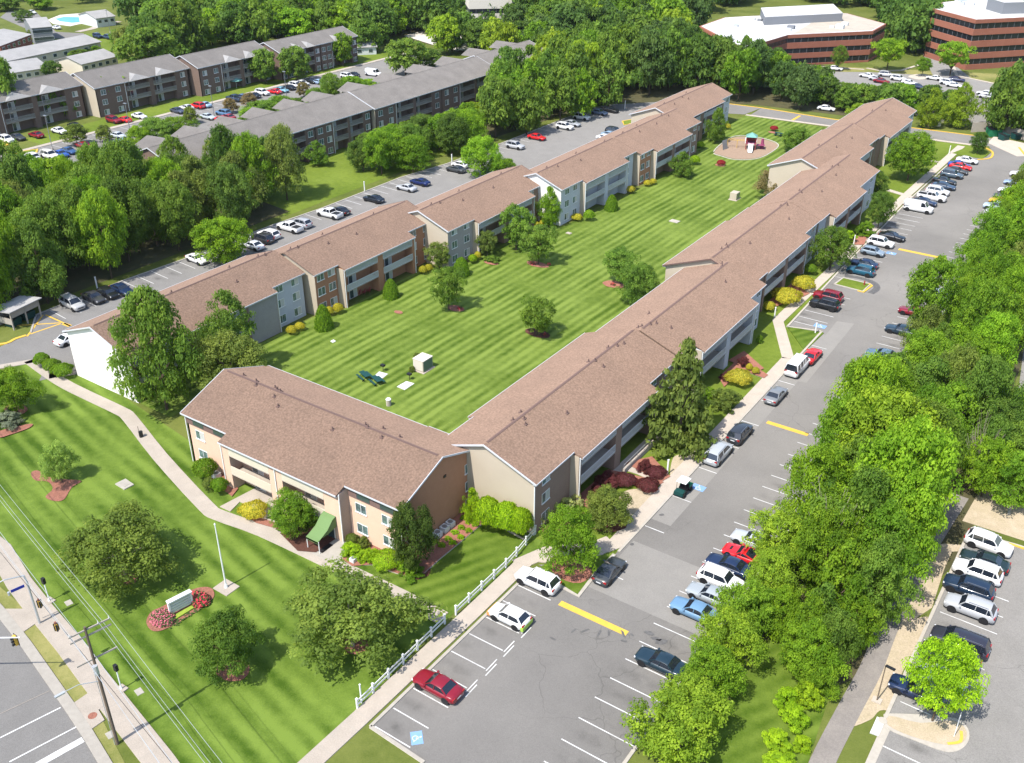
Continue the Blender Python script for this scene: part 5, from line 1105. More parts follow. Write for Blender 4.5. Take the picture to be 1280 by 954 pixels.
def clipped_mesh(name, seed, cone, n=5200, ls=.045):
    r = np.random.default_rng(seed); a = r.uniform(0, 2*math.pi, n); t = r.random(n)**(1.3 if cone else 1)
    if cone: rad = np.sqrt(np.clip(1-t**1.7, 0, 1))*.98; z = t; nz = np.full(n, .45)
    else: ph = np.arccos(1-r.random(n)*1.15); rad = np.sin(ph); z = .5+.5*np.cos(ph); nz = np.cos(ph)*1.2
    k = 1+(.05 if cone else .10)*np.sin(3*a+seed)+(.04 if cone else .09)*np.sin(5*a+8*z+seed)+.05*np.sin(11*a-13*z)+r.normal(size=n)*.07; p = np.stack([rad*k*np.cos(a), rad*k*np.sin(a), z*(1+r.normal(size=n)*.015)], axis=1)
    nrm = np.stack([np.cos(a)*np.maximum(rad, .2), np.sin(a)*np.maximum(rad, .2), nz], axis=1)+r.normal(size=(n, 3))*.4; nrm /= np.linalg.norm(nrm, axis=1)[:, None]
    t1 = np.cross(nrm, r.normal(size=(n, 3))); t1 /= np.linalg.norm(t1, axis=1)[:, None]; t2 = np.cross(nrm, t1); s_ = ls*(.6+.8*r.random(n))[:, None]
    V = np.stack([p-t1*s_, p-t2*s_*.7, p+t1*s_, p+t2*s_*.7], axis=1).reshape(-1, 3); T = r.random(n)
    me = bpy.data.meshes.new(name); me.vertices.add(len(V)); me.vertices.foreach_set('co', V.ravel().astype(np.float32)); me.loops.add(n*4); me.loops.foreach_set('vertex_index', np.arange(n*4, dtype=np.int32)); me.polygons.add(n)
    me.polygons.foreach_set('loop_start', np.arange(0, n*4, 4, dtype=np.int32)); me.polygons.foreach_set('loop_total', np.full(n, 4, dtype=np.int32))
    at = me.attributes.new('tone', 'FLOAT', 'FACE'); at.data.foreach_set('value', T.astype(np.float32)); me.materials.append(LEAF); me.update(); return me
CLIPC = [clipped_mesh('clipped_cone', 5, True)]; CLIPB = [clipped_mesh(f'clipped_ball_{i}', 6+i, False) for i in range(2)]
TRK = [trunk_mesh(f'trunk_{i}', 40+i) for i in range(3)]; TRP = [trunk_mesh(f'pale_trunk_{i}', 60+i, 7, 1, 'pale_bark') for i in range(2)]
STM = [stems_mesh(f'stems_{i}', 80+i) for i in range(2)]
GRN = {'mid': (.128, .222, .03), 'dark': (.095, .175, .027), 'yellow': (.21, .315, .024), 'bright': (.175, .315, .02), 'olive': (.15, .205, .038), 'blue': (.09, .16, .038), 'lime': (.25, .40, .016), 'gold': (.43, .43, .045), 'red': (.34, .035, .035), 'maroon': (.13, .04, .038), 'cream': (.24, .35, .08), 'brown': (.20, .17, .07), 'green': (.142, .262, .018)}
tcount = 0
def jc(c, k=.12):
    f = 1+random.uniform(-k, k); return (c[0]*f*(1+random.uniform(-k, k)*.5), c[1]*f, c[2]*f*(1+random.uniform(-k, k)))
def tree_at(g, h, rad, shape, col, label, group=None, cat='tree', name='leafy_tree', clear=.22, pool=None, trunk=None, ry=None):
    global tcount; tcount += 1
    random.seed(9000+tcount)
    o = empty(name, (g.x, g.y, 0), random.uniform(0, 6.28), label, cat, group)
    link('trunk', trunk or TRK[tcount % 3], o, scale=(rad*.9, rad*.9, h*.97))
    pool = pool or HI[shape]
    link('crown', pool[tcount % len(pool)], o, (0, 0, h*clear), scale=(rad*random.uniform(.93, 1.1), rad*random.uniform(.9, 1.07), h*(1-clear)), color=jc(GRN[col] if isinstance(col, str) else col))
    return o
def tree(base, top, wpx, shape, col, label, group=None, cat='tree', name='leafy_tree', clear=.2, trunk=None, pool=None):
    m_ = mpp(base); rad = wpx*m_*.5*.95; pt = PITCH+math.atan((base[1]-477)/FOC); tp = (base[1]-top)*m_; h = .5
    while h < 40:      # crown treated as an ellipsoid: its far shoulder, not only its tip, makes the top outline
        c_, b_ = h*(1+clear)/2, h*(1-clear)/2
        if c_*math.cos(pt)+math.sqrt((rad*math.sin(pt))**2*.8+(b_*math.cos(pt))**2) >= tp: break
        h += .1
    if shape in ('dome', 'round') and group == 'trees on the front lawn': h *= .86
    return tree_at(G(*base), max(h, .6), rad, shape, col, label, group, cat, name, clear, pool, trunk)
def bush(base, top, wpx, col, label, group, shape='dome', name='shrub', cat='shrub', zs=None, flat=1):
    global tcount; tcount += 1; random.seed(9000+tcount)
    wpx = wpx*(.84 if col == 'maroon' else 1); h = height_at(base, top)*(.95 if col != 'maroon' else .75); rad = wpx*mpp(base)*.5; g = G(*base)
    pl_ = {'dome': BUSH, 'cone': CLIPC, 'ball': CLIPB}.get(shape) or HI[shape]
    if shape == 'dome' and (group == 'golden yellow shrubs' or 'clipped' in label or 'hedge' in label or 'round' in label): pl_ = CLIPB
    me = pl_[tcount % len(pl_)]
    o = link(name, me, None, (g.x, g.y, 0), random.uniform(0, 6.28), (rad, rad*flat, max(h, .3)), jc(GRN[col] if isinstance(col, str) else col, .06)); return tag(o, label, cat, group)
FL = 'trees on the front lawn'
tree((209, 512), 368, 104, 'egg', 'mid', 'tall leafy tree standing against the white end wall of the left wing', clear=.12)
tree((294, 468), 368, 76, 'egg', 'mid', 'tall tree just behind the one at the white end wall', clear=.15)
tree((296, 503), 420, 92, 'round', 'olive', 'olive-green tree at the courtyard corner just behind the short front block', clear=.12)
tree((22, 516), 456, 58, 'round', 'green', 'dense round tree at the left edge of the front lawn', FL, clear=.1)
tree((78, 603), 548, 44, 'dome', 'cream', 'small pale-leaved tree in a lobed red mulch bed', FL, clear=.15)
tree((158, 724), 628, 132, 'dome', (.14, .21, .035), 'wide greyish-green tree in the middle of the front lawn', FL, clear=.12, trunk=TRP[0])
tree((287, 838), 758, 86, 'dome', 'dark', 'compact dark green tree in a round mulch ring near the flower bed sign', FL, clear=.12)
tree((441, 808), 702, 160, 'dome', (.14, .21, .035), 'widest tree of the front lawn, close to the white rail fence', FL, clear=.12, trunk=TRP[1])
tree((368, 668), 616, 62, 'dome', 'green', 'small bright green tree by the entrance in front of the beige balconies', clear=.15)
tree((517, 714), 638, 60, 'round', (.062, .11, .02), 'dark small-leaved tree at the corner of the front block', clear=.12, trunk=TRP[0])
tree((712, 716), 638, 70, 'dome', 'green', 'round maple in a mulch bed at the kerb corner of the lot', clear=.15)
tree((758, 655), 610, 62, 'dome', 'olive', 'low olive-green small tree beside the dark red hedge', clear=.08)
tree((848, 558), 428, 100, 'spruce', (.12, .175, .035), 'tall drooping spruce against the right wing', cat='conifer', name='spruce_tree', clear=.04)
CT = 'trees of the mown courtyard'
for base, top, w_, sh, c_, lb in [((561, 388), 337, 46, 'vase', 'mid', 'small courtyard tree with a pink-flowered red mulch bed nearest the front block on the left'), ((671, 420), 376, 52, 'vase', 'mid', 'small courtyard tree nearest the right wing roof, with a dark mulch ring'),
    ((775, 356), 314, 44, 'vase', 'mid', 'small courtyard tree in a red mulch bed beside the dense shrubby tree'), ((798, 384), 333, 56, 'round', 'mid', 'dense shrubby tree half hidden by the edge of the right wing roof'), ((673, 331), 284, 46, 'vase', 'mid', 'courtyard tree with pink flowers in its long mulch bed, right of its darker twin'),
    ((645, 313), 261, 48, 'vase', 'mid', 'dark courtyard tree next to the balconies of the left wing'), ((549, 338), 305, 34, 'vase', 'olive', 'slender tree before the beige gable step of the left wing'), ((609, 322), 291, 28, 'vase', 'olive', 'very small tree beside the brown balconies of the left wing'),
    ((686, 284), 236, 32, 'egg', 'bright', 'bright green upright tree at the corner of the white wall'), ((852, 221), 191, 27, 'egg', 'mid', 'young tree before the far balconies of the left wing'), ((895, 178), 137, 29, 'egg', 'mid', 'tree near the far end of the left wing beside the playground'),
    ((970, 246), 209, 58, 'dome', 'brown', 'brownish sparse shrub-tree beside the stepped gable of the right wing'), ((994, 192), 162, 36, 'round', 'mid', 'leafy tree between the playground and the right wing')]:
    tree(base, top, w_, sh, c_, lb, CT, clear=.16 if sh == 'vase' else .08)
CC = 'clipped conical evergreens along the left wing'
for base, top, w_, lb in [((405, 411), 380, 22, 'clipped conical evergreen beside the grey and orange walls'), ((489, 372), 348, 19, 'clipped conical evergreen before the brick balconies'), ((577, 344), 321, 20, 'clipped conical evergreen beyond the slender tree at the gable step'), ((764, 263), 243, 16, 'clipped conical evergreen before the white balconies')]:
    bush(base, top, w_, 'green', lb, CC, 'cone', 'conical_evergreen', 'evergreen')
bush((736, 276), 262, 13, 'bright', 'round clipped bush at the corner of the white wall', CC)
ES = 'trees along the sidewalk of the right wing'
for base, top, w_, sh, c_, lb in [((1037, 338), 286, 50, 'dome', 'mid', 'round tree by the sidewalk opposite the teal SUV'), ((1097, 286), 243, 34, 'round', 'dark', 'dark round tree shading the sidewalk opposite the black sedan'), ((1134, 226), 170, 58, 'round', 'green', 'large round tree near the far end of the right wing'),
    ((1221, 193), 167, 22, 'round', 'dark', 'small dark tree on the grass island at the far turning circle'), ((1094, 250), 216, 26, 'dome', 'dark', 'dark small tree against the right wing beyond the shaded sidewalk tree')]:
    tree(base, top, w_, sh, c_, lb, ES, clear=.14)
YS = 'golden yellow shrubs'
for base, top, w_, lb in [((318, 645), 630, 32, 'golden spreading shrub on the small lawn by the front block balconies'), ((982, 379), 361, 34, 'large golden shrub beside the sidewalk below the right wing'), ((1004, 363), 345, 25, 'golden shrub just beyond the largest golden one'), ((961, 389), 377, 14, 'golden shrub half hidden at the balcony pier of the right wing'),
    ((423, 392), 379, 12, 'golden shrub nearest the brick pier beside the grey wall'), ((412, 395), 383, 10, 'golden shrub in the middle of the trio by the orange wall'), ((365, 418), 407, 12, 'golden shrub left of the pair by the grey wall'), ((375, 413), 403, 12, 'golden shrub right of the pair by the grey wall'), ((536, 340), 330, 9, 'golden shrub right of the pair at the brick wall'), ((529, 343), 332, 9, 'golden shrub left of the pair at the brick wall'),
    ((591, 329), 318, 10, 'golden shrub right of the conical evergreen by the grey gable'), ((597, 325), 314, 8, 'golden shrub at the foot of the pale pier'), ((671, 287), 277, 7, 'golden shrub left of the pair under the bright upright tree'), ((677, 285), 275, 7, 'golden shrub right of the pair under the bright upright tree'), ((721, 276), 267, 13, 'lime golden shrub before the white wall'), ((788, 242), 232, 10, 'golden shrub in the shade beyond the white balconies'),
    ((809, 233), 225, 9, 'golden shrub left of the pair at the orange wall'), ((816, 231), 223, 8, 'golden shrub right of the pair at the orange wall'), ((909, 162), 154, 8, 'golden shrub at the far corner of the left wing'), ((868, 206), 194, 12, 'yellow-green shrub in the far courtyard bed'), ((875, 185), 177, 10, 'yellow-green shrub near the stepped end of the left wing'),
    ((936, 464), 454, 8, 'golden shrub upper of the two by the footpath'), ((944, 468), 459, 9, 'golden shrub lower of the two by the footpath'), ((1055, 284), 267, 12, 'yellow-green shrub beside the white pier of the right wing')]:
    bush(base, top, w_, 'gold' if 'green' not in lb else 'lime', lb, YS)
bush((923, 480), 463, 30, (.42, .40, .05), 'yellow-green spreading shrub between two mulch beds beside the short footpath', YS)
RS = 'dark red barberry hedges'
for base, top, w_, lb in [((760, 607), 594, 42, 'long dark red shrub against the right wing balconies'), ((782, 605), 591, 30, 'dark red shrub where the hedge meets the patio'), ((809, 612), 597, 32, 'dark red shrub at the path end of the hedge'), ((806, 589), 573, 24, 'rusty shrub beyond the path by the steps'), ((820, 595), 582, 28, 'dark red shrub across the path from the hedge'),
    ((908, 476), 464, 18, 'dark red shrub left of the short footpath to the balconies'), ((929, 458), 444, 17, 'dark red shrub right of the short footpath to the balconies'), ((747, 618), 604, 18, 'dark red shrub at the lower end of the hedge')]:
    bush(base, top, w_, 'maroon', lb, RS)
HS = 'shrubs around the buildings'
for base, top, w_, c_, lb, sh in [((591, 650), 609, 25, 'lime', 'tall bright green shrub in the corner between the two roofs', 'egg'), ((610, 662), 622, 34, 'lime', 'bright green hedge bush left of the three under the beige wall', 'dome'), ((632, 668), 628, 34, 'lime', 'bright green hedge bush in the middle under the beige wall', 'dome'), ((651, 674), 634, 26, 'lime', 'bright green hedge bush nearest the corner of the beige wall', 'dome'),
    ((258, 599), 574, 27, 'green', 'round green bush at the left corner of the front block', 'dome'), ((276, 616), 598, 19, 'green', 'round green bush beside the air-conditioning unit', 'dome'), ((264, 612), 597, 16, 'olive', 'pale spiky bush beside the air-conditioning unit', 'dome'), ((441, 682), 668, 16, 'olive', 'round bush nearest the entrance awning', 'dome'), ((455, 685), 672, 15, 'olive', 'orange-tinted bush beside the awning bush', 'dome'),
    ((440, 695), 681, 26, 'lime', 'low lime shrub in the bed beside the awning', 'dome'), ((459, 700), 688, 24, 'lime', 'low lime shrub in the middle of the entrance bed', 'dome'), ((482, 706), 692, 36, 'lime', 'low lime ground shrub before the small dark tree', 'dome'), ((515, 718), 707, 32, 'green', 'low green shrub at the foot of the small dark tree', 'dome'), ((503, 708), 696, 20, 'lime', 'low lime shrub left of the small dark tree', 'dome'),
    ((673, 659), 641, 12, (.42, .47, .2), 'variegated shrub nearest the wall corner with the fence', 'dome'), ((683, 652), 635, 13, (.42, .47, .2), 'second variegated shrub from the wall corner', 'dome'), ((694, 644), 628, 12, (.42, .47, .2), 'third variegated shrub from the wall corner', 'dome'), ((708, 638), 623, 20, (.42, .47, .2), 'variegated shrub fourth from the wall corner', 'dome'), ((721, 631), 617, 16, (.42, .47, .2), 'variegated shrub at the foot of the pale brick pier', 'dome'),
    ((694, 627), 612, 20, 'dark', 'dark shrub against the shaded wall behind the variegated ones', 'dome'), ((742, 655), 632, 26, 'green', 'bright bush between the maple and the low olive tree', 'dome'), ((54, 458), 441, 18, 'green', 'clipped hedge bush nearest the driveway', 'dome'), ((66, 464), 449, 20, 'green', 'clipped hedge bush second from the driveway', 'dome'), ((80, 471), 455, 24, 'green', 'clipped hedge bush at the lawn end of the row', 'dome'),
    ((12, 532), 517, 34, (.2, .24, .16), 'silvery grass clump at the left edge of the front lawn', 'dome'), ((904, 511), 487, 34, 'olive', 'yellow-green bush just right of the spruce', 'dome'), ((884, 500), 485, 20, 'green', 'green bush behind the spruce at the wall', 'dome'), ((949, 429), 419, 8, 'green', 'small bush at the bin by the wall', 'dome'), ((1013, 343), 330, 14, 'green', 'low green hedge at the balcony wall below the round sidewalk tree', 'dome'),
    ((1058, 303), 288, 18, 'lime', 'yellow-green bush before the sign by the sidewalk', 'dome'), ((1080, 295), 277, 22, 'green', 'green bush behind the sign by the sidewalk', 'dome'), ((1093, 246), 232, 20, 'olive', 'yellowish bush under the dark tree at the right wing', 'dome'), ((1150, 265), 255, 1, 'green', 'tiny bush', 'dome'),
    ((1004, 214), 196, 24, 'brown', 'brownish bush beside the gable step of the right wing', 'dome'), ((521, 446), 441, 8, 'olive', 'little bush left behind the big utility box', 'dome'), ((515, 465), 458, 8, 'olive', 'little bush in front of the big utility box', 'dome'), ((615, 327), 320, 18, 'mid', 'dark low bush by the small mulch patch', 'dome'), ((24, 193), 184, 9, 'green', 'round bush on the yellow-kerbed island of the west lot', 'dome')]:
    if w_ > 2: bush(base, top, w_, c_, lb, HS, sh)
for p, w_ in (((901, 207), 10), ((967, 164), 9)): bush(p, p[1]-7, w_, 'red', 'red-leaved shrub in a small bed '+('before the playground' if p[0] < 930 else 'behind the playground'), 'red shrubs around the playground')
# flowers by the sign: pink and red
def flowers(p, w_, d_, h_, label, n=900):
    g = G(*p); r = random.Random(int(p[0])); b = MB(); c = MB(); 
    for i in range(n):
        a = r.uniform(0, 6.28); q = math.sqrt(r.random()); x = w_*q*math.cos(a); y = d_*q*math.sin(a); z = h_*math.sqrt(max(0, 1-q*q))*r.uniform(.6, 1); s_ = r.uniform(.05, .11); t = r.uniform(0, 3)
        tgt = b if r.random() < .5 else c
        tgt.add([(x-s_*math.cos(t), y-s_*math.sin(t), z), (x+s_*math.sin(t), y-s_*math.cos(t), z+r.uniform(-.06, .06)), (x+s_*math.cos(t), y+s_*math.sin(t), z+.04), (x-s_*math.sin(t), y+s_*math.cos(t), z+r.uniform(-.05, .05))], [(0, 1, 2, 3)], 'petal' if tgt is b else 'dark_leaf')
    o = empty('flower_bush', (g.x, g.y, .05), 0, label, 'flowers', 'flowering bushes'); f = b.build('blossoms', o); f.color = (.6, .05, .08, 1) if p[0] > 225 else (.5, .13, .17, 1); c.build('leaves', o)
mat('dark_leaf', (.05, .09, .02), .7)
flowers((249, 752), 1.35, .95, 1.0, 'bright red flowering bushes right of the white sign'); flowers((204, 775), 1.35, 1.1, .9, 'pink and white flowering bushes left of the white sign')
for p, s_, lb in (((575, 387), .5, 'pink flowers under the courtyard tree nearest the front block'), ((666, 331), .6, 'pink flowers left under the courtyard tree with a long mulch bed'), ((686, 332), .35, 'pink flowers right under the courtyard tree with a long mulch bed'), ((766, 357), .5, 'pink flowers under the small courtyard tree by the dense shrubby tree'), ((681, 420), .3, 'pink flowers under the courtyard tree nearest the right wing roof')): flowers(p, s_, s_*.7, .5, lb, 120)
b = MB()
for i in range(70):
    t = i/70; g = G(214+t*40, 782-t*28); g.x += random.uniform(-.1, .6); g.y += random.uniform(-.5, .3); b.add([(g.x-.07, g.y-.07, .1), (g.x+.07, g.y-.07, .13), (g.x+.07, g.y+.07, .16), (g.x-.07, g.y+.07, .12)], [(0, 1, 2, 3)], 'dark_leaf')
b.build('seedlings', label='rows of small seedlings in the mulch before the white sign', cat='plants', kind='stuff')

SE = 'small plants in the mulch bed by the brick gable'
for k_, (x_, y_) in enumerate([(543, 680), (552, 684), (560, 676), (569, 668), (577, 662), (586, 655), (566, 681), (576, 674), (586, 666), (594, 658), (580, 650), (598, 650)]):
    q_ = G(x_, y_); o_ = link('seedling_bush', BUSH[k_ % 3], None, (q_.x, q_.y, .08), k_, (.38, .38, .45), jc(GRN['lime'])); tag(o_, 'small lime green plant dotted in the mulch bed beside the brick gable', 'plant', SE)
# ---- woods: every tree on its own spot
def inside(p, poly):
    c = False; n = len(poly)
    for i in range(n):
        a, b_ = poly[i], poly[(i+1) % n]
        if (a[1] > p[1]) != (b_[1] > p[1]) and p[0] < (b_[0]-a[0])*(p[1]-a[1])/(b_[1]-a[1])+a[0]: c = not c
    return c
PROT = [[(150, 188), (205, 172), (220, 190), (190, 200), (160, 200)], [(330, 150), (450, 111), (642, 56), (600, 92), (592, 122), (500, 152), (412, 186), (395, 172)],
        [(388, 250), (384, 215), (425, 190), (440, 200), (462, 232)], [(70, 388), (330, 288), (350, 262), (470, 225), (560, 190), (640, 165), (770, 125), (780, 140), (540, 235), (90, 400)],
        [(955, 30), (1112, 26), (1110, 80), (990, 78)], [(868, 25), (960, 12), (960, 44), (868, 44)], [(1040, 82), (1090, 76), (1150, 62), (1215, 88), (1212, 108), (1050, 104)], [(1150, 5), (1215, 5), (1212, 72), (1150, 72)],
        [(0, 60), (60, 80), (120, 100), (270, 45), (440, 30), (440, 95), (250, 165), (0, 200)], [(572, -5), (645, -5), (642, 22), (586, 24)], [(915, 133), (1050, 146), (1290, 175), (1290, 182), (1050, 165), (915, 150)],
        [(880, 320), (1288, 160), (1240, 275), (1185, 285), (1156, 315), (1150, 345), (1131, 378), (1133, 396), (1143, 406), (1136, 421), (1112, 441), (1080, 454), (1040, 476), (1020, 505), (985, 543), (960, 573), (938, 600), (925, 590)], [(425, 72), (482, 60), (485, 92), (440, 95)]]
def wood(poly, gap, hr, cols, label, group, shapes=('round', 'dome', 'egg'), seed=1, pool='MD', cap=999, edge=.42, keep=None):
    r = random.Random(seed); xs = [p[0] for p in poly]; ys = [p[1] for p in poly]; n = 0; y = min(ys); row = 0
    out = []
    while y < max(ys):
        x = min(xs)+(gap/2 if row % 2 else 0)
        while x < max(xs):
            q = (x+r.uniform(-.3, .3)*gap, y+r.uniform(-.3, .3)*gap)
            if inside(q, poly) and (keep is None or keep(q)):
                p = PX((q[0], q[1], 8))
                if -60 < p[0] < 1345 and -90 < p[1] < 1050: out.append(q)
            x += gap
        y += gap*.87; row += 1
    n = 0
    for q in out:
        h = r.uniform(*hr); rad = gap*r.uniform(.52, .68); c_ = r.choice(cols); sh = r.choice(shapes); ok = True
        for shrink in (1, .8, .62, .45):
            ok = True
            for fz_, fr in ((.97, 0), (.7, .8), (.7, -.8), (.45, .9), (.45, -.9)):
                p = PX(Vector((q[0], q[1], h*shrink*fz_))+CX*rad*fr*shrink)
                if any(inside(p, P_) for P_ in PROT): ok = False
            if ok: h *= shrink; rad *= max(shrink, .7); break
        if not ok: continue
        n += 1
        kinds = {'dark': 'dark green', 'mid': 'mid-green', 'bright': 'bright green', 'green': 'fresh green', 'yellow': 'yellow-green', 'olive': 'olive green', 'blue': 'blue-green', 'brown': 'brownish', 'lime': 'lime green'}
        tree_at(Vector((q[0], q[1], 0)), h, rad, sh, c_, f"{kinds[c_]} woodland tree {label}", group, clear=.12, pool=(MD if pool == 'MD' else HI)[sh], name='woodland_tree')
    return n
cnt = {}
cnt['w1'] = wood([(-178, 52), (-141, 56), (-140.5, 84), (-140, 120), (-146, 133), (-158, 138), (-163, 118), (-178, 114)], 7.2, (12, 17.5), ['mid', 'green', 'mid', 'dark', 'bright', 'olive'], 'behind the shaded rear parking lot', 'woods behind the rear parking lot', seed=3, pool='HI')
cnt['w1b'] = wood([(-200, 60), (-178, 60), (-178, 112), (-186, 112), (-186, 80), (-203, 80)], 9, (9, 12), ['mid', 'green', 'dark'], 'in front of the low grey roof at the left edge', 'woods at the left edge', seed=4)
cnt['w2'] = wood([(-158, 152), (-135, 158), (-133.5, 188), (-154, 188)], 6.5, (7.5, 10), ['mid', 'green', 'green', 'dark'], 'bordering the small rear lawn', 'low trees by the small rear lawn', seed=5, pool='HI')
cnt['w3'] = wood([(-156, 188), (-132.5, 190), (-129.5, 226), (-128, 240), (-135, 262), (-160, 262), (-158, 225)], 8.2, (12, 17), ['dark', 'mid', 'green', 'mid', 'yellow'], 'beyond the upper rear lot', 'woods beyond the upper rear lot', seed=6)
cnt['w4'] = wood([(-135, 248), (-113, 264), (-80, 264), (-60, 268), (-75, 292), (-105, 302), (-130, 302), (-160, 268)], 9, (13, 18), ['dark', 'mid', 'dark', 'green', 'blue'], 'beyond the far cross drive', 'woods beyond the cross drive', seed=7)
cnt['w5'] = wood([(-170, 268), (-130, 305), (-146, 330), (-150, 360), (-215, 360), (-222, 300)], 12, (13, 18), ['green', 'yellow', 'mid', 'dark', 'blue'], 'in the far middle woods', 'far middle woods', seed=8)
for px_, hh, ww, c_, lb in [((1071, 156), 26, 34, 'lime', 'bright lime tree left of three behind the far roof'), ((1098, 150), 26, 26, 'lime', 'lime tree partly hidden behind the peak of the far roof'), ((1160, 160), 47, 36, 'lime', 'bright lime round tree right of the far roof peak'), ((1196, 160), 52, 44, 'lime', 'largest bright lime round tree by the white-flowering shrub')]:
    tree((px_[0], px_[1]), px_[1]-hh, ww, 'egg', 'yellow', lb, 'lime trees beyond the far drive', clear=.06)
tree((1108, 90), 52, 44, 'vase', 'bright', 'spreading bright tree at the left of the office lot', 'office lot trees', clear=.3); tree((1187, 95), 56, 46, 'vase', 'bright', 'spreading bright tree at the right of the office lot', 'office lot trees', clear=.3); tree((1152, 96), 74, 18, 'round', 'green', 'little tree on the traffic island of the office lot', 'office lot trees', clear=.25); tree((1047, 88), 60, 20, 'round', 'mid', 'small tree before the low brick office', 'office lot trees', clear=.2)
cnt['w6'] = wood([(-46, 268), (-20, 266), (-2, 240), (10, 250), (10, 300), (-30, 325), (-44, 318), (-40, 290)], 8.5, (12, 17), ['mid', 'dark', 'green', 'dark'], 'right of the office lot', 'woods right of the office lot', seed=9)
cnt['w6b'] = wood([(-36, 272), (-10, 258), (2, 262), (-4, 272), (-30, 282)], 6.5, (4, 6), ['mid', 'green'], 'low behind the dumpster fence', 'low thicket behind the dumpster fence', seed=19, pool='HI')
cnt['w7'] = wood([(-92, 268), (-60, 270), (-48, 278), (-58, 288), (-92, 288)], 7, (6, 9), ['mid', 'green', 'dark'], 'screening the near side of the office lot', 'low trees before the office lot', seed=10)
# east side strip between the lot and the trail
cnt['e1'] = wood([(-23.4, 112), (-10, 118), (-9.5, 122), (-12, 160), (-13.5, 200), (-16, 232), (-23.4, 232)], 5.8, (8.5, 12.5), ['green', 'mid', 'bright', 'green', 'olive'], 'in the dense belt right of the main lot', 'tree belt right of the main lot', seed=11, pool='HI')
cnt['e1b'] = wood([(-20.9, 232), (-14, 200), (-6, 200), (6, 240), (-4, 246), (-22, 241)], 7.5, (5, 8), ['green', 'mid', 'bright'], 'at the far right edge beyond the main lot', 'trees at the far right edge', seed=12, pool='HI')
cnt['e2'] = wood([(-21.5, 84), (-9.5, 82), (-8, 99), (-9, 117), (-22.5, 117)], 6.4, (9.5, 13.5), ['green', 'bright', 'mid', 'green', 'mid'], 'in the tall clump beside the trail', 'tall trees between the lot and the trail', seed=13, pool='HI')
cnt['e2b'] = wood([(-7.5, 99.5), (-3, 100), (-5.5, 118), (-9, 118)], 5.2, (7, 9.5), ['green', 'mid', 'bright'], 'above the top of the east lot', 'trees above the east lot', seed=21, pool='HI')
EB = 'trees along the tree side of the main lot'
for x, y, h, r_, sh, c_, lb in [(-21.6, 80, 6.6, 3.2, 'round', 'yellow', 'yellow-green small tree leaning over the red sports car'), (-20.6, 74.5, 6.0, 2.8, 'round', 'yellow', 'yellow-green small tree over the kerb below the red sports car'), (-20.8, 69, 5.6, 2.8, 'round', 'green', 'fresh green low tree beside the light blue sedan'),
    (-20.6, 64.5, 5.6, 2.9, 'round', 'yellow', 'dense low yellow-green tree in the middle of the lot-side row'), (-20.4, 60.2, 5.4, 2.8, 'dome', 'green', 'dense low tree beside the near-black sedan'), (-20.0, 53.6, 5.8, 3.9, 'round', 'yellow', 'olive-yellow small-leaved tree at the bottom edge of the photo'),
    (-14.6, 76, 9.5, 3.6, 'cone', 'green', 'tall conical tree right of the strip of grass'), (-12.6, 81.5, 11, 3.6, 'egg', 'green', 'tall dense tree with layered boughs above the trail'), (-14.8, 71.5, 7.5, 2.7, 'cone', 'mid', 'smaller layered tree where the trail meets the grass strip'), (-12.8, 73.5, 8, 2.6, 'cone', 'green', 'conical tree with boughs overhanging the trail'),
    (-17.6, 83, 9, 3.8, 'round', 'bright', 'bright tree with many bare pale stems'), (-14.2, 67.2, 6.5, 2.5, 'egg', 'green', 'upright tree where the boughs end above the grass strip'), (-11.8, 77.5, 10, 3.2, 'egg', 'mid', 'deep green tree reaching over the trail edge'), (-17, 78.5, 9.5, 3.3, 'round', 'green', 'leafy tree behind the silver sedan branches'), (-13.0, 90, 14.5, 5.2, 'round', 'bright', 'tallest bright crown above the lot'), (-17.5, 98, 13, 5, 'round', 'yellow', 'broad yellow-green crown leaning over the yellow speed hump')]:
    tree_at(Vector((x, y, 0)), h, r_, sh, c_, lb, EB, clear=.1)
o = link('bare_stems', STM[0], None, (-17.8, 81.5, 0), 0, (4.6, 4.6, 10.8)); tag(o, 'cluster of bare pale stems rising through the bright tree', 'dead tree')
o = link('bare_stems', STM[1], None, (-8.8, 106.5, 0), 0, (3.4, 3.4, 9.5)); tag(o, 'grey leafless branches among the trees above the east lot', 'dead tree')
for k_, (bx, by, tp_, ww) in enumerate([(196, 180, 150, 50), (222, 174, 148, 44), (176, 186, 160, 30), (330, 153, 128, 44), (350, 146, 122, 40), (316, 156, 136, 30), (414, 126, 95, 30), (440, 119, 98, 36), (462, 113, 100, 30), (396, 134, 112, 26)]):
    tree((bx, by), tp_, ww, 'round', ['mid', 'green', 'bright'][k_ % 3], ['tree in the left low grove of the west lot, the widest', 'tree in the left low grove of the west lot, right side', 'small tree in the left low grove of the west lot', 'widest tree in the middle low grove of the west lot', 'right tree in the middle low grove of the west lot', 'small left tree in the middle low grove of the west lot', 'tall tree in the right low grove of the west lot', 'widest tree in the right low grove of the west lot', 'rightmost tree in the right low grove of the west lot', 'lowest tree in the right low grove of the west lot'][k_], 'low groves in the west lot', clear=.05)
tree((284, 330), 275, 64, 'round', 'bright', 'bright round tree rising behind the brown roof at the rear lot', clear=.05)
tree((603, 222), 174, 52, 'round', 'bright', 'bright leafy tree at the low-tree end of the rear lot', clear=.05)
tree((632, 222), 200, 30, 'round', 'green', 'smaller bush-like tree beside the bright leafy rear-lot tree', clear=.05)
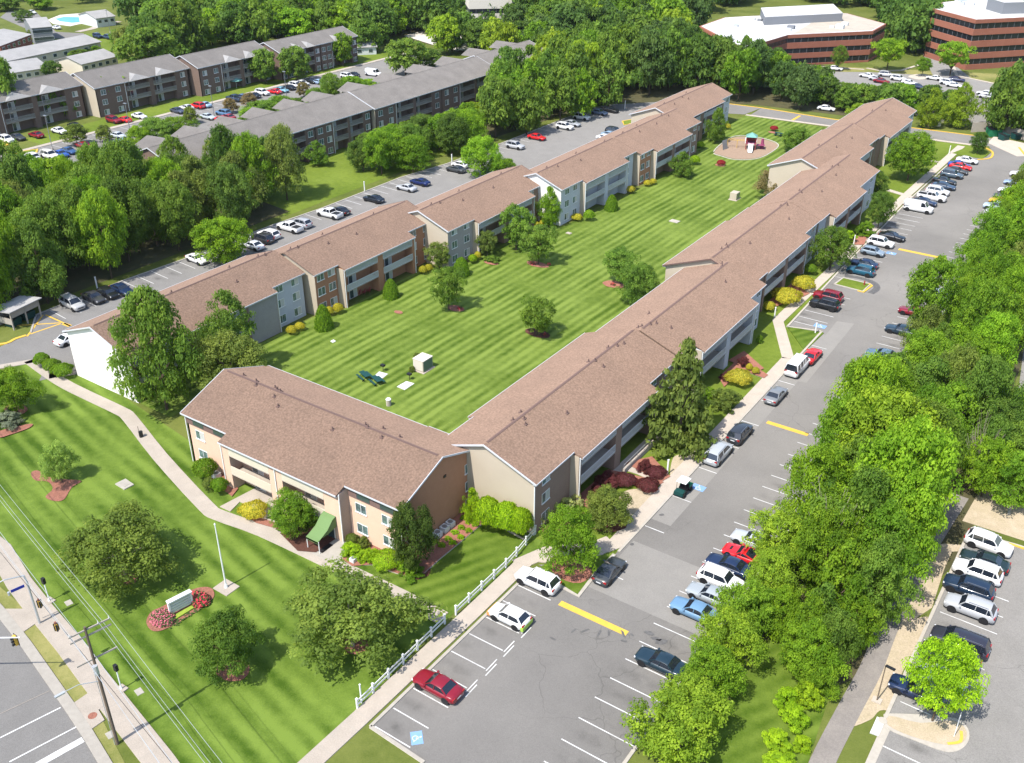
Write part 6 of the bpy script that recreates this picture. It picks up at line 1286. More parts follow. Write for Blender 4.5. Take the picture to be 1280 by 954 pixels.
for k_, (bx, by, tp_, ww, c_) in enumerate([(1035, 835, 765, 64, 'mid'), (1003, 815, 745, 66, 'green'), (972, 795, 735, 58, 'bright'), (1062, 805, 745, 60, 'green'), (940, 790, 745, 44, 'green'), (1085, 775, 715, 54, 'mid'), (1018, 862, 810, 50, 'green')]):
    tree((bx, by), tp_, ww, 'egg', c_, ['dark bough mass nearest the trail edge', 'green understorey tree left of the trail boughs', 'bright understorey tree at the head of the grass strip', 'green tree whose boughs touch the trail', 'small green tree beside the lot-side row', 'mid-green tree over the bare earth', 'lowest green tree at the foot of the trail boughs'][k_], EB, clear=.03)
for k_, (bx, by, tp_, ww) in enumerate([(8, 14, -4, 40), (52, 12, -6, 36), (30, 28, 14, 22), (150, 58, 38, 24), (118, 70, 58, 18), (66, 98, 78, 26), (212, 86, 62, 30), (205, 72, 56, 20)]):
    tree((bx, by), tp_, ww, 'round', ['mid', 'green', 'dark'][k_ % 3], ['big tree at the top left corner', 'tree beyond the village street', 'small tree beside the village street', 'tree at the edge of the park lawn', 'little tree behind the townhouse row', 'leafy tree before the long white townhouse row', 'low tree behind the block with gablets', 'small tree beside the far play area'][k_], 'trees among the townhouses', clear=.08, pool=MD['round'])
tree((1165, 902), 805, 82, 'dome', 'lime', 'isolated bright lime tree on the island of the east lot', clear=.22)
for p, h_, w_, lb in (((992, 905), 1.7, 34, 'left of the trail'), ((970, 935), 1.5, 36, 'at the bottom edge beside the grass strip'), ((1008, 880), 2.0, 34, 'under the overhanging boughs'), ((975, 962), 1.3, 40, 'at the bottom edge left of the trail'), ((983, 880), 1.5, 30, 'between the grass strip and the boughs'), ((1002, 935), 1.0, 24, 'low beside the trail')):
    g = G(*p); o = link('bramble', BUSH[0], None, (g.x, g.y, 0), random.random()*6, (w_*mpp(p)/2, w_*mpp(p)/2, h_), jc(GRN['lime'])); tag(o, 'yellow-green bramble '+lb, 'shrub', 'brambles beside the trail')
cnt['e3'] = wood([(-6.5, 100.5), (8, 101), (6, 112), (-1, 121), (-7, 121)], 5.4, (6, 9), ['green', 'mid', 'bright'], 'between the two parts of the east lot', 'trees between the parts of the east lot', seed=61, pool='HI')
cnt['e4'] = wood([(-12.5, 156), (6, 160), (6, 200), (-13, 200)], 6.4, (7, 10), ['green', 'mid', 'bright', 'dark'], 'beyond the far part of the east lot', 'trees beyond the far part of the east lot', seed=62, pool='HI')
# far complex and its surroundings
FT = 'trees around the west lot'
for base, top, w_, sh, c_, lb in [((143, 136), 96, 48, 'round', 'green', 'round tree against the dark brick block with gablets'), ((51, 152), 109, 46, 'round', 'green', 'tree before the buff end wall at the far left'), ((88, 147), 117, 28, 'round', 'green', 'small tree on the lawn beside the buff end wall'), ((12, 160), 82, 46, 'round', 'mid', 'large tree at the left edge before the far brick block'),
    ((333, 105), 65, 36, 'round', 'mid', 'left one of the pair of trees before the far block'), ((372, 102), 62, 38, 'round', 'mid', 'right one of the pair of trees before the far block'), ((97, 181), 157, 30, 'dome', 'olive', 'small olive tree in the dividing strip of the west lot'), ((131, 178), 158, 20, 'dome', 'olive', 'small olive tree right of the first in the dividing strip'),
    ((239, 155), 135, 20, 'dome', 'olive', 'small reddish-green tree in the middle of the west lot'), ((289, 142), 124, 18, 'dome', 'brown', 'reddish small tree beside the red car'), ((312, 134), 118, 20, 'dome', 'brown', 'reddish small tree left of the dense low grove'), ((380, 122), 104, 16, 'dome', 'brown', 'reddish small tree by the white SUV'),
    ((160, 75), 38, 34, 'round', 'olive', 'conifer-like tree behind the grey-roofed block beside the small brick house'), ((430, 83), 45, 30, 'round', 'green', 'tree at the end of the far block'), ((192, 46), 24, 26, 'dome', 'mid', 'single tree on the park lawn'), ((46, 52), 38, 22, 'round', 'olive', 'bush-like tree before the townhouse with the dark gable'), ((100, 77), 63, 30, 'dome', 'mid', 'leafy tree between the pale townhouse rows'), ((507, 95), 52, 55, 'round', 'mid', 'big tree beyond the white box van'), ((537, 88), 62, 40, 'round', 'dark', 'darker tree right of the big one beyond the white box van')]:
    tree(base, top, w_, sh, c_, lb, FT, clear=.16, pool=MD.get(sh))
cnt['f1'] = wood([(-203, 120), (-194, 120), (-193, 142), (-203, 142)], 4.6, (3, 4.5), ['mid', 'green'], 'in the low grove left of the dividing strip', 'low grove in the west lot', seed=31, keep=lambda q: q[1] > 128)
cnt['f2'] = wood([(-204, 158), (-193, 158), (-193, 176), (-203, 176)], 4.8, (3.5, 5), ['mid', 'green'], 'in the low grove in the middle of the west lot', 'low grove in the west lot', seed=32)
cnt['f3'] = wood([(-202, 190), (-190, 190), (-188, 214), (-200, 214)], 5, (3.5, 5.5), ['mid', 'bright', 'green'], 'in the low grove at the right of the west lot', 'low grove in the west lot', seed=33)
cnt['f4'] = wood([(-178, 226), (-186, 262), (-200, 270), (-215, 262), (-222, 290), (-180, 285), (-160, 262), (-158, 228)], 9, (9, 14), ['green', 'mid', 'yellow', 'dark'], 'around the far end of the grey-roofed block', 'woods at the end of the grey-roofed block', seed=34, keep=lambda q: not (q[0] > -177.5 and q[0] < -160 and q[1] < 257))
cnt['f5'] = wood([(-262, 186), (-300, 215), (-330, 262), (-260, 300), (-225, 262), (-243, 246), (-251, 212)], 11.5, (11, 17), ['green', 'mid', 'dark', 'mid', 'bright'], 'behind the block with pale gablets', 'woods behind the block with pale gablets', seed=35)
print('TREES', tcount, cnt)
# far wood as one mass
def far_wood(poly_px, n, seed, label):
    r = np.random.default_rng(seed); rp = random.Random(seed); src = MD['round'][0]; nv = len(src.vertices); co = np.empty(nv*3, np.float32); src.vertices.foreach_get('co', co); co = co.reshape(-1, 3)
    tn = np.empty(nv//4, np.float32); src.attributes['tone'].data.foreach_get('value', tn)
    keepq = r.permutation(nv//4)[:1500]; co = co.reshape(-1, 4, 3)[keepq]; tn = tn[keepq]
    xs = [p[0] for p in poly_px]; ys = [p[1] for p in poly_px]; VS = []; TS = []; k = 0; tries = 0
    while k < n and tries < 40000:
        tries += 1; p = (rp.uniform(min(xs), max(xs)), rp.uniform(min(ys), max(ys)))
        if not inside(p, poly_px) or p[1] < -150: continue
        g = G(*p); s_ = rp.uniform(4.8, 7.5); h = rp.uniform(12, 18); a = rp.uniform(0, 6.28); c, s2 = math.cos(a), math.sin(a)
        q = co*np.array([s_, s_, h*.9]); q = np.stack([q[..., 0]*c-q[..., 1]*s2+g.x, q[..., 0]*s2+q[..., 1]*c+g.y, q[..., 2]+h*.08], axis=-1); 
        mid = q.mean(axis=1, keepdims=True); q = mid+(q-mid)*1.5
        VS.append(q.reshape(-1, 3)); TS.append(np.clip(tn*.6+rp.uniform(-.15, .5), 0, 1)); k += 1
    V = np.concatenate(VS); T = np.concatenate(TS); nq = len(T); me = bpy.data.meshes.new('far_woods'); me.vertices.add(len(V)); me.vertices.foreach_set('co', V.ravel().astype(np.float32))
    me.loops.add(nq*4); me.loops.foreach_set('vertex_index', np.arange(nq*4, dtype=np.int32)); me.polygons.add(nq); me.polygons.foreach_set('loop_start', np.arange(0, nq*4, 4, dtype=np.int32)); me.polygons.foreach_set('loop_total', np.full(nq, 4, dtype=np.int32))
    at = me.attributes.new('tone', 'FLOAT', 'FACE'); at.data.foreach_set('value', T.astype(np.float32)); me.materials.append(LEAF); me.update()
    o = link('far_woods', me, None, color=(.095, .18, .03)); tag(o, label, 'woods', kind='stuff'); return o
far_wood([(165, 42), (130, 16), (60, 14), (0, 8), (-80, 0), (-80, -75), (560, -75), (640, 20), (640, 42), (560, 25), (480, 58), (440, 62), (420, 40), (330, 48), (250, 50), (215, 42)], 190, 51, 'dense far woods along the top left of the photo')
far_wood([(1100, 10), (1162, -8), (1152, 68), (1118, 68)], 42, 54, 'far trees filling the gap between the two brick offices')
far_wood([(850, 2), (960, 2), (1040, 8), (1108, 24), (1165, 6), (1165, -30), (850, -35)], 95, 55, 'far trees rising behind the low brick office')
far_wood([(640, 50), (560, 48), (500, 40), (560, 18), (650, 22), (700, 22), (770, 22), (860, 25), (868, 42), (800, 50), (740, 50)], 50, 52, 'far woods in the middle of the top edge')
far_wood([(640, -75), (1400, -75), (1400, -12), (1250, -14), (1160, 20), (1150, 62), (1118, 62), (1112, 25), (1040, 8), (905, 14), (865, 25), (800, 6), (690, 8), (640, -5)], 190, 53, 'dense far woods along the top right of the photo')
# ================================================================== STREET FURNITURE
def rail_fence(P, label, n):
    o = empty('rail_fence', (P[0].x, P[0].y, 0), 0, label, 'fence', 'white rail fences'); inv = Matrix.Translation((-P[0].x, -P[0].y, 0))
    tot = [(P[i+1]-P[i]).length for i in range(len(P)-1)]; L_ = sum(tot)
    def at(s):
        for i, t in enumerate(tot):
            if s <= t+1e-6: return P[i]+(P[i+1]-P[i])*(s/t)
            s -= t
        return P[-1]
    for k in range(n+1):
        q = at(L_*k/n); b = MB(); b.box(q.x-.075, q.x+.075, q.y-.075, q.y+.075, 0, 1.15, 'white_vinyl'); b.box(q.x-.1, q.x+.1, q.y-.1, q.y+.1, 1.15, 1.22, 'white_vinyl'); c = b.build('post', o); c.matrix_parent_inverse = inv
        if k:
            for z in (.45, .9): b = MB(); p0 = at(L_*(k-1)/n); b.beam((p0.x, p0.y, z), (q.x, q.y, z), .05, .16, 'white_vinyl'); c = b.build('rail', o); c.matrix_parent_inverse = inv
rail_fence([G(447, 886), G(556, 780)], 'white two-rail fence along the lower lot sidewalk, ending at the footpath', 6)
rail_fence([G(570, 769), G(640, 703), G(669, 668)], 'white two-rail fence running up to the corner of the beige end wall', 7)
def root_at(name, g, label, cat, group=None, rz=0): return empty(name, (g.x, g.y, 0), rz, label, cat, group)
# utility pole
g = G(147, 930); o = root_at('utility_pole', g, 'tall weathered wooden utility pole with crossarms beside the street sidewalk', 'utility pole', rz=0)
SD = Vector((24.2, -5.6, 0)).normalized(); SN = Vector((-SD.y, SD.x, 0)).normalized()
b = MB(); b.tube((0, 0, 0), (0, 0, 12.9), .15, .1, 'wood_pole', 10); b.build('pole', o)
arm = []
for z, off, s_ in ((12.6, .15, 1), (12.0, -.15, 1), (9.6, .12, -1)):
    b = MB(); a = SN*-1.3; c = SN*1.9; b.beam((a.x, a.y, z), (c.x, c.y, z), .1, .12, 'fence_wood'); b.build('crossarm', o)
for z in (12.66,):
    for t in (-1.2, 1.0, 1.85): b = MB(); q = SN*t; b.tube((q.x, q.y, z), (q.x, q.y, z+.25), .05, .03, 'porcelain', 8); b.build('insulator', o)
b = MB(); b.tube((.2, -.15, 8.2), (.2, -.15, 9.1), .2, m='galvanised', n=10); b.build('transformer', o)
b = MB(); b.tube((-.1, -.18, 0), (-.1, -.18, 8), .03, m='galvanised', n=6); b.build('conduit', o)
a_ = SN*-2.6; b = MB(); b.tube((0, 0, 7.2), (a_.x*.6, a_.y*.6, 7.9), .035, m='galvanised', n=6); b.tube((a_.x*.6, a_.y*.6, 7.9), (a_.x, a_.y, 7.9), .03, m='galvanised', n=6); b.build('lamp_arm', o); b = MB(); b.beam((a_.x, a_.y, 7.88), (a_.x*1.3, a_.y*1.3, 7.85), .22, .12, 'galvanised'); b.build('lamp_head', o)
def wire(side, z, r_, label, sag=.9, z2=None):
    q = g+SN*side; pts = []
    for s0, s1 in ((-60, 0), (0, 45)):
        for k in range(13):
            t = k/12; s_ = s0+(s1-s0)*t; pts.append((q.x+SD.x*s_, q.y+SD.y*s_, z-sag*4*t*(1-t)*((s1-s0)/60)))
    b = MB()
    for p0, p1 in zip(pts[:-1], pts[1:]):
        if (Vector(p1)-Vector(p0)).length > .01: b.tube(p0, p1, r_, m='galvanised', n=5, caps=False)
    b.build('power_line', label=label, cat='power line', group='power lines along the street')
wire(-1.2, 12.92, .013, 'upper power line nearest the street'); wire(1.0, 12.92, .013, 'upper power line above the lawn edge'); wire(1.85, 12.92, .013, 'upper power line farthest over the lawn'); wire(.2, 9.7, .02, 'thick lower cable passing the wooden pole'); wire(-.2, 8.6, .018, 'lowest cable passing the wooden pole', 1.1); wire(1.5, 12.1, .013, 'thin power line just below the upper crossarm')
# traffic signal pole with mast arm
def signal_head(root, p, rz=0):
    b = MB(); x, y, z = p; b.box(x-.16, x+.16, y-.12, y+.12, z-1.0, z, 'paint_yellow'); b.box(x-.3, x+.3, y+.12, y+.14, z-1.1, z+.1, 'black_plastic')
    for k in range(3): b.tube((x, y-.12, z-.17-k*.33), (x, y-.34, z-.17-k*.33), .12, m='black_plastic', n=10)
    return b.build('signal_head', root)
g2_ = G(50, 780); o = root_at('traffic_signal', g2_, 'galvanised signal pole with a curved mast arm and a blue street name sign', 'traffic signal')
b = MB(); b.tube((0, 0, 0), (0, 0, 5.2), .12, .09, 'galvanised', 10); b.tube((0, 0, 5.2), (.0, -.1, 6.0), .09, .08, 'galvanised', 10); b.box(-.25, .25, -.25, .25, 0, .12, 'concrete'); b.build('pole', o)
ar = -SN*3.4-SD*.2; b = MB(); b.tube((0, -.1, 6.0), (ar.x*.5, ar.y*.5, 6.35), .07, .055, 'galvanised', 8); b.tube((ar.x*.5, ar.y*.5, 6.35), (ar.x, ar.y, 6.1), .055, .04, 'galvanised', 8); b.build('mast_arm', o)
b = MB(); s1 = -SN*.3; s2 = -SN*1.5; b.beam((s1.x, s1.y, 4.9), (s2.x, s2.y, 4.9), .03, .3, 'sign_blue'); b.build('street_name_sign', o)
b = MB(); s2 = -SN*1.7; b.tube((s2.x, s2.y, 4.6), (s2.x, s2.y, 4.95), .12, m='galvanised', n=8); b.build('sensor', o)
sp = Vector(g2_)+SD*1.6+SN*.9
for k, (p, lb) in enumerate((((49, 753), 'traffic signal head hanging on the cable nearer the signal pole'), ((70, 782), 'traffic signal head hanging on the cable nearer the wooden pole'))):
    q = G(p[0], p[1], 5.4); o = empty('hanging_signal', (q.x, q.y, 4.9), R(70), lb, 'traffic signal', 'hanging signal heads'); signal_head(o, (0, 0, .9)); b = MB(); b.box(-.14, .14, -.1, .1, .95, 1.25, 'brick_red'); b.build('hanger', o); o.scale = (.72, .72, .72)
b = MB(); q0 = G(0, 690, 6.3); q1 = G(240, 985, 6.3); b.tube(q0, q1, .02, m='black_metal', n=5); b.build('span_wire', label='thin dark cable strung above the street sidewalk carrying the hanging signal heads', cat='cable')
# mast arm reaching in over the street from the left
g3_ = G(-120, 860); o = root_at('traffic_signal', g3_, 'white mast arm reaching over the street from the left edge with a black signal head', 'traffic signal')
q = G(25, 797, 5.6)-g3_; b = MB(); b.tube((0, 0, 0), (0, 0, 6), .14, .1, 'white_metal', 10); b.build('pole', o); b = MB(); b.tube((0, 0, 5.8), (q.x, q.y, 5.6), .1, .05, 'white_metal', 8); b.build('mast_arm', o); signal_head(o, (q.x-.6, q.y-.2, 5.6))
for p, lb in (((62, 752), 'short white signal post with a black head, the upper of the two'), ((152, 862), 'short white pedestrian signal post with a black head near the wooden pole')):
    o = root_at('pedestrian_signal', G(*p), lb, 'pedestrian signal', 'pedestrian signal posts'); b = MB(); b.box(-.45, .45, -.4, .4, 0, .13, 'concrete'); b.build('base', o); b = MB(); b.tube((0, 0, .1), (0, 0, 2.6), .06, m='white_metal', n=8); b.tube((0, 0, .1), (0, 0, .4), .13, .07, m='white_metal', n=8); b.build('post', o); b = MB(); b.box(-.18, .18, -.14, .14, 2.3, 2.95, 'black_plastic'); b.build('signal_head', o)
for p, lb in (((86, 754), 'pale utility cover in the grass beside the upper signal post'), ((174, 865), 'pale utility cover in the grass beside the lower signal post'), ((138, 919), 'pale utility cover in the verge beside the wooden pole')):
    g = G(*p); b = MB(); b.box(-.4, .4, -.3, .3, 0, .06, 'stone'); b.build('utility_cover', None, (g.x, g.y, 0), R(-13), label=lb, cat='utility cover', group='utility covers')
# flood light pole on the lawn
o = root_at('light_pole', G(283, 735), 'tall slim white pole on a square concrete slab in the front lawn', 'pole'); b = MB(); b.box(-1.0, 1.0, -.85, .85, 0, .1, 'concrete'); b.build('base_slab', o); b = MB(); b.tube((0, 0, .1), (0, 0, 7.9), .09, .05, m='white_metal', n=8); b.tube((0, 0, .1), (0, 0, .5), .2, .12, m='white_metal', n=8); b.build('pole', o); b = MB(); b.tube((0, 0, 7.9), (0, 0, 8.05), .1, .04, m='white_metal', n=8); b.build('finial', o)
# monument sign
a = G(214, 771); c = G(241, 757); d = (c-a); L_ = d.length; o = empty('monument_sign', ((a+c)/2)[:], math.atan2(d.y, d.x), 'white slatted sign panel standing in the flower bed of the front lawn', 'sign'); h2 = L_/2
b = MB(); b.box(-h2, h2, -.06, .08, .35, 1.75, 'panel_white'); b.build('panel', o); b = MB(); b.box(-h2-.1, h2+.1, -.25, .27, 1.75, 1.88, 'white_metal'); b.build('cap', o)
for x in (-h2, h2): b = MB(); b.box(x-.09, x+.09, -.12, .12, 0, 1.75, 'white_metal'); b.build('post', o)
for z in (.6, .9, 1.2, 1.5): b = MB(); b.box(-h2+.1, h2-.1, -.1, -.06, z-.02, z+.02, 'galvanised'); b.build('slat', o)
sheet('flower_strip', [G(217, 772), G(240, 759), G(243, 762), G(220, 776)], .25, 'lime_flowers' if mat('lime_flowers', (.35, .42, .05), .9, (6, .2), (.2, .3, .04)) else '', kind=None, label='strip of lime yellow plants at the foot of the white sign', cat='plants', thick=.18)
# courtyard furniture
g = G(529, 461); o = root_at('utility_cabinet', g, 'large pale green utility cabinet standing in the courtyard lawn', 'utility cabinet')
b = MB(); b.box(-1.15, 1.15, -1.3, 1.3, 0, .1, 'concrete'); b.build('plinth', o); b = MB(); b.box(-.9, .9, -1.05, 1.05, .1, 1.75, 'siding_beige'); b.box(-.95, .95, -1.1, 1.1, 1.75, 1.85, 'tan_concrete'); b.build('housing', o); b = MB(); b.box(.9, .95, -.95, .95, .25, 1.65, 'electrical_face'); b.build('door', o); b = MB(); b.box(-.85, .85, -1.1, -1.05, .25, 1.65, 'tan_concrete'); b.build('side_panel', o)
g = G(918, 249); o = root_at('utility_cabinet', g, 'smaller pale utility cabinet in the courtyard lawn near the right wing', 'utility cabinet'); b = MB(); b.box(-.9, .9, -1.2, 1.2, 0, .1, 'concrete'); b.build('plinth', o); b = MB(); b.box(-.7, .7, -.9, .9, .1, 1.5, 'siding_beige'); b.build('housing', o); b = MB(); b.box(.7, .74, -.8, .8, .2, 1.4, 'electrical_green'); b.build('door', o)
for k, (p, lb) in enumerate((((456, 473), 'dark green picnic bench left of the two on the courtyard lawn'), ((471, 479), 'dark green picnic bench right of the two on the courtyard lawn'))):
    o = root_at('picnic_table', G(*p), lb, 'picnic table', 'green picnic tables', R(-20))
    b = MB(); b.box(-.95, .95, -.38, .38, .68, .74, 'dark_green_metal'); b.build('tabletop', o)
    for y in (-.72, .72): b = MB(); b.box(-.95, .95, y-.14, y+.14, .42, .47, 'dark_green_metal'); b.build('seat', o)
    for x in (-.65, .65): b = MB(); b.beam((x, -.75, .02), (x, .3, .7), .06, .06, 'black_metal'); b.beam((x, .75, .02), (x, -.3, .7), .06, .06, 'black_metal'); b.build('leg', o)
for p, lb in (((479, 461), 'black barbecue grill by the left white pad'), ((512, 472), 'black barbecue grill by the right white pad')):
    o = root_at('barbecue_grill', G(p[0], p[1]+3), lb, 'grill', 'barbecue grills'); b = MB(); b.tube((0, 0, 0), (0, 0, .8), .04, m='black_metal', n=6); b.build('post', o); b = MB(); b.box(-.3, .3, -.22, .22, .8, 1.05, 'black_metal'); b.build('firebox', o)
o = root_at('litter_bin', G(486, 507), 'small grey litter bin beside the back eave of the front block', 'bin'); b = MB(); b.tube((0, 0, 0), (0, 0, .95), .33, .36, 'stone', 12); b.build('bin_body', o); b = MB(); b.tube((0, 0, .95), (0, 0, 1.05), .38, .3, 'white_plastic', 12); b.build('lid', o)
# dog-waste / bollard on the walk
o = root_at('litter_bin', G(177, 547), 'dark litter bin with a post beside the curved front sidewalk', 'bin'); b = MB(); b.tube((0, 0, 0), (0, 0, .9), .24, .26, 'black_metal', 10); b.build('bin_body', o); b = MB(); b.tube((-.35, 0, 0), (-.35, 0, 1.5), .03, m='black_metal', n=6); b.build('post', o)
# ac units
for k, (p, lb) in enumerate((((547, 672), 'white condenser unit left of the three by the brick gable'), ((556, 665), 'white condenser unit in the middle of the three by the brick gable'), ((563, 659), 'white condenser unit right of the three by the brick gable'), ((271, 598), 'grey condenser unit between the bushes at the front block'), ((442, 703), 'small white box in the mulch near the entrance awning'))):
    s_ = .4 if k < 4 else .3; g = G(*p); o = empty('condenser_unit', (g.x, g.y, .05), 0, lb, 'air conditioner', 'condenser units'); b = MB(); b.box(-s_, s_, -s_, s_, 0, s_*1.8, 'panel_white'); b.build('casing', o); b = MB(); b.tube((0, 0, s_*1.8), (0, 0, s_*1.85), s_*.75, m='grey_metal', n=12); b.build('fan_grille', o)
# signs on posts
def post_sign(p, h, lb, m='sign_white', w_=.3, hh=.45, rz=0, group='small signs on posts'):
    o = root_at('post_sign', G(*p), lb, 'sign', group, rz); b = MB(); b.tube((0, 0, 0), (0, 0, h), .035, m='white_metal' if m != 'x' else 'wood_pole', n=6); b.build('post', o); b = MB(); b.box(-.03, -.01, -w_/2, w_/2, h-hh, h, m); b.build('sign_panel', o)
def thick_post(p, h, lb, w_=.16):
    o = root_at('marker_post', G(*p), lb, 'post', 'white marker posts'); b = MB(); b.box(-w_/2, w_/2, -w_/2, w_/2, 0, h, 'white_vinyl'); b.build('post', o); b = MB(); b.box(-w_/2-.02, w_/2+.02, -w_/2-.02, w_/2+.02, h, h+.06, 'white_vinyl'); b.build('cap', o)
thick_post((834, 593), 2.0, 'white post between the sidewalk and the dark red shrub'); thick_post((1019, 417), 1.7, 'white post at the blue disabled parking mark below the black SUV'); thick_post((968, 397), 1.7, 'white post on the grass left of the sidewalk near the golden shrubs'); thick_post((1067, 306), 1.8, 'white post by the sidewalk near the red mulch bed'); thick_post((1186, 193), 2, 'white post on the striped lawn at the far end'); thick_post((452, 879), 2.2, 'white post at the lower end of the rail fence', .1)
thick_post((122, 362), 2.2, 'white post behind the parked cars of the rear lot'); thick_post((456, 240), 2.2, 'white post at the edge of the small rear lawn'); thick_post((781, 137), 2.3, 'white post at the top end of the rear lot'); thick_post((565, 205), 2.2, 'white post behind the dark grey car of the rear lot')
post_sign((1192, 922), 2.7, 'white sign on a wooden post at the tip of the east lot island', w_=.6, hh=.6, m='sign_white')
o = root_at('fire_hydrant', G(1080, 357), 'small red fire hydrant on the grass island', 'hydrant'); b = MB(); b.tube((0, 0, .12), (0, 0, .75), .13, .11, 'red_plastic', 10); b.tube((0, 0, .75), (0, 0, .87), .13, .03, 'red_plastic', 10); b.build('barrel', o); b = MB(); b.tube((0, -.2, .5), (0, .2, .5), .06, m='red_plastic', n=8); b.build('outlet', o)
# lamp in the bare earth by the trail
o = root_at('lamp_post', G(1096, 876), 'thin lamp post with a black head beside the trail', 'lamp post'); b = MB(); b.box(-.4, .4, -.35, .35, 0, .12, 'concrete'); b.build('base', o); b = MB(); b.tube((0, 0, .1), (0, 0, 4.2), .06, .05, 'wood_pole', 8); b.build('pole', o); b = MB(); b.beam((0, 0, 4.2), (.8, -.2, 4.3), .25, .12, 'black_metal'); b.build('lamp_head', o)
def lot_lamp(p, h, lb): 
    o = root_at('lot_lamp', G(*p), lb, 'lamp post', 'lamp posts in the lots'); b = MB(); b.tube((0, 0, 0), (0, 0, h), .09, .06, 'grey_metal', 8); b.tube((0, 0, 0), (0, 0, .6), .25, m='concrete', n=10); b.build('pole', o); b = MB(); b.box(-.5, .5, -.2, .2, h, h+.15, 'grey_metal'); b.build('lamp_head', o)
for p, lb in (((66, 188), 'lamp post left in the dividing strip of the west lot'), ((164, 171), 'lamp post beside the silver car in the west lot'), ((268, 147), 'lamp post between the small reddish trees of the west lot'), ((359, 127), 'lamp post right of the dense low grove of the west lot'), ((138, 42), 'lamp post beside the pool house'), ((232, 62), 'lamp post beside the far play area')): lot_lamp(p, 8, lb)
for p, t_, lb in (((305, 0), 0, ''),): pass
# dumpster enclosure
def dumpster(p, lb, m='green_plastic', s_=1.0, rz=0):
    o = root_at('dumpster', G(*p), lb, 'dumpster', 'dumpsters', rz); b = MB(); b.add([(-1*s_, -.8*s_, .1), (1*s_, -.8*s_, .1), (1*s_, .8*s_, .1), (-1*s_, .8*s_, .1), (-1.05*s_, -.95*s_, 1.3*s_), (1.05*s_, -.95*s_, 1.3*s_), (1.05*s_, .95*s_, 1.5*s_), (-1.05*s_, .95*s_, 1.5*s_)], [(0, 3, 2, 1), (4, 5, 6, 7), (0, 1, 5, 4), (1, 2, 6, 5), (2, 3, 7, 6), (3, 0, 4, 7)], m); b.build('bin_body', o); b = MB(); b.add([(-1.07*s_, -1*s_, 1.34*s_), (0, -1*s_, 1.34*s_), (0, 1*s_, 1.56*s_), (-1.07*s_, 1*s_, 1.56*s_)], [(0, 1, 2, 3)], 'black_plastic'); b.build('lid', o)
def board_fence(P, h, lb, m='fence_wood'):
    o = empty('board_fence', (P[0].x, P[0].y, 0), 0, lb, 'fence'); inv = Matrix.Translation((-P[0].x, -P[0].y, 0))
    for a, c in zip(P[:-1], P[1:]): b = MB(); b.beam((a.x, a.y, h/2), (c.x, c.y, h/2), .08, h, m); b.build('panel', o).matrix_parent_inverse = inv
    for a in P: b = MB(); b.box(a.x-.1, a.x+.1, a.y-.1, a.y+.1, 0, h+.15, m); b.build('post', o).matrix_parent_inverse = inv
sheet('dumpster_pad', [(-38, 258.5), (-30, 250.5), (-27, 253), (-26, 262), (-38, 265.5)], .07, 'concrete', thick=.05)
board_fence([Vector((-43.5, 266.5, 0)), Vector((-40.5, 269.5, 0)), Vector((-36, 268, 0)), Vector((-29.5, 265.5, 0)), Vector((-25.5, 259, 0)), Vector((-26.3, 253.5, 0))], 2.4, 'weathered board fence around the dumpsters at the far turning circle')
dumpster((1241, 170), 'large green dumpster inside the board fence', 'green_plastic', 1.35, R(40)); dumpster((1254, 175), 'green and white recycling dumpster beside the large green one', 'dark_green_metal', 1.0, R(60)); dumpster((1270, 174), 'dark green dumpster half hidden by the fence panel', 'dark_green_metal', 1.0, R(60))
# rear shed
ga = G(18, 413); gb = G(52, 396); d = gb-ga; L_ = d.length; o = empty('dumpster_shed', ga[:], math.atan2(d.y, d.x), 'open wooden shed with a flat grey roof holding dumpsters at the left edge', 'shed')
b = MB()
for x in (0, L_/2, L_):
    for y in (0, 3.4): b.box(x-.09, x+.09, y-.09, y+.09, 0, 3.0-.12*(y > 1), 'fence_wood')
b.build('posts', o); b = MB(); b.add([(-.4, -.5, 3.15), (L_+.5, -.5, 3.15), (L_+.5, 4.0, 2.75), (-.4, 4.0, 2.75), (-.4, -.5, 3.0), (L_+.5, -.5, 3.0), (L_+.5, 4.0, 2.6), (-.4, 4.0, 2.6)], [(0, 1, 2, 3), (7, 6, 5, 4), (0, 4, 5, 1), (1, 5, 6, 2), (2, 6, 7, 3), (3, 7, 4, 0)], 'roof_light'); b.build('roof', o)
b = MB(); b.box(0, L_, 3.35, 3.42, 0, 2.6, 'fence_wood'); b.box(0, .06, 0, 3.4, .8, 1.8, 'fence_wood'); b.box(0, L_, -.04, .02, 1.9, 3.0, 'fence_wood'); b.build('boards', o)
for k in range(2):
    q = ga+d*((k+.5)/2)+Vector((-d.y, d.x, 0)).normalized()*1.5; dumpster(tuple(PX(q)), 'dumpster inside the open shed, '+('left' if k == 0 else 'right')+' one', 'dark_green_metal', .9, math.atan2(d.y, d.x))
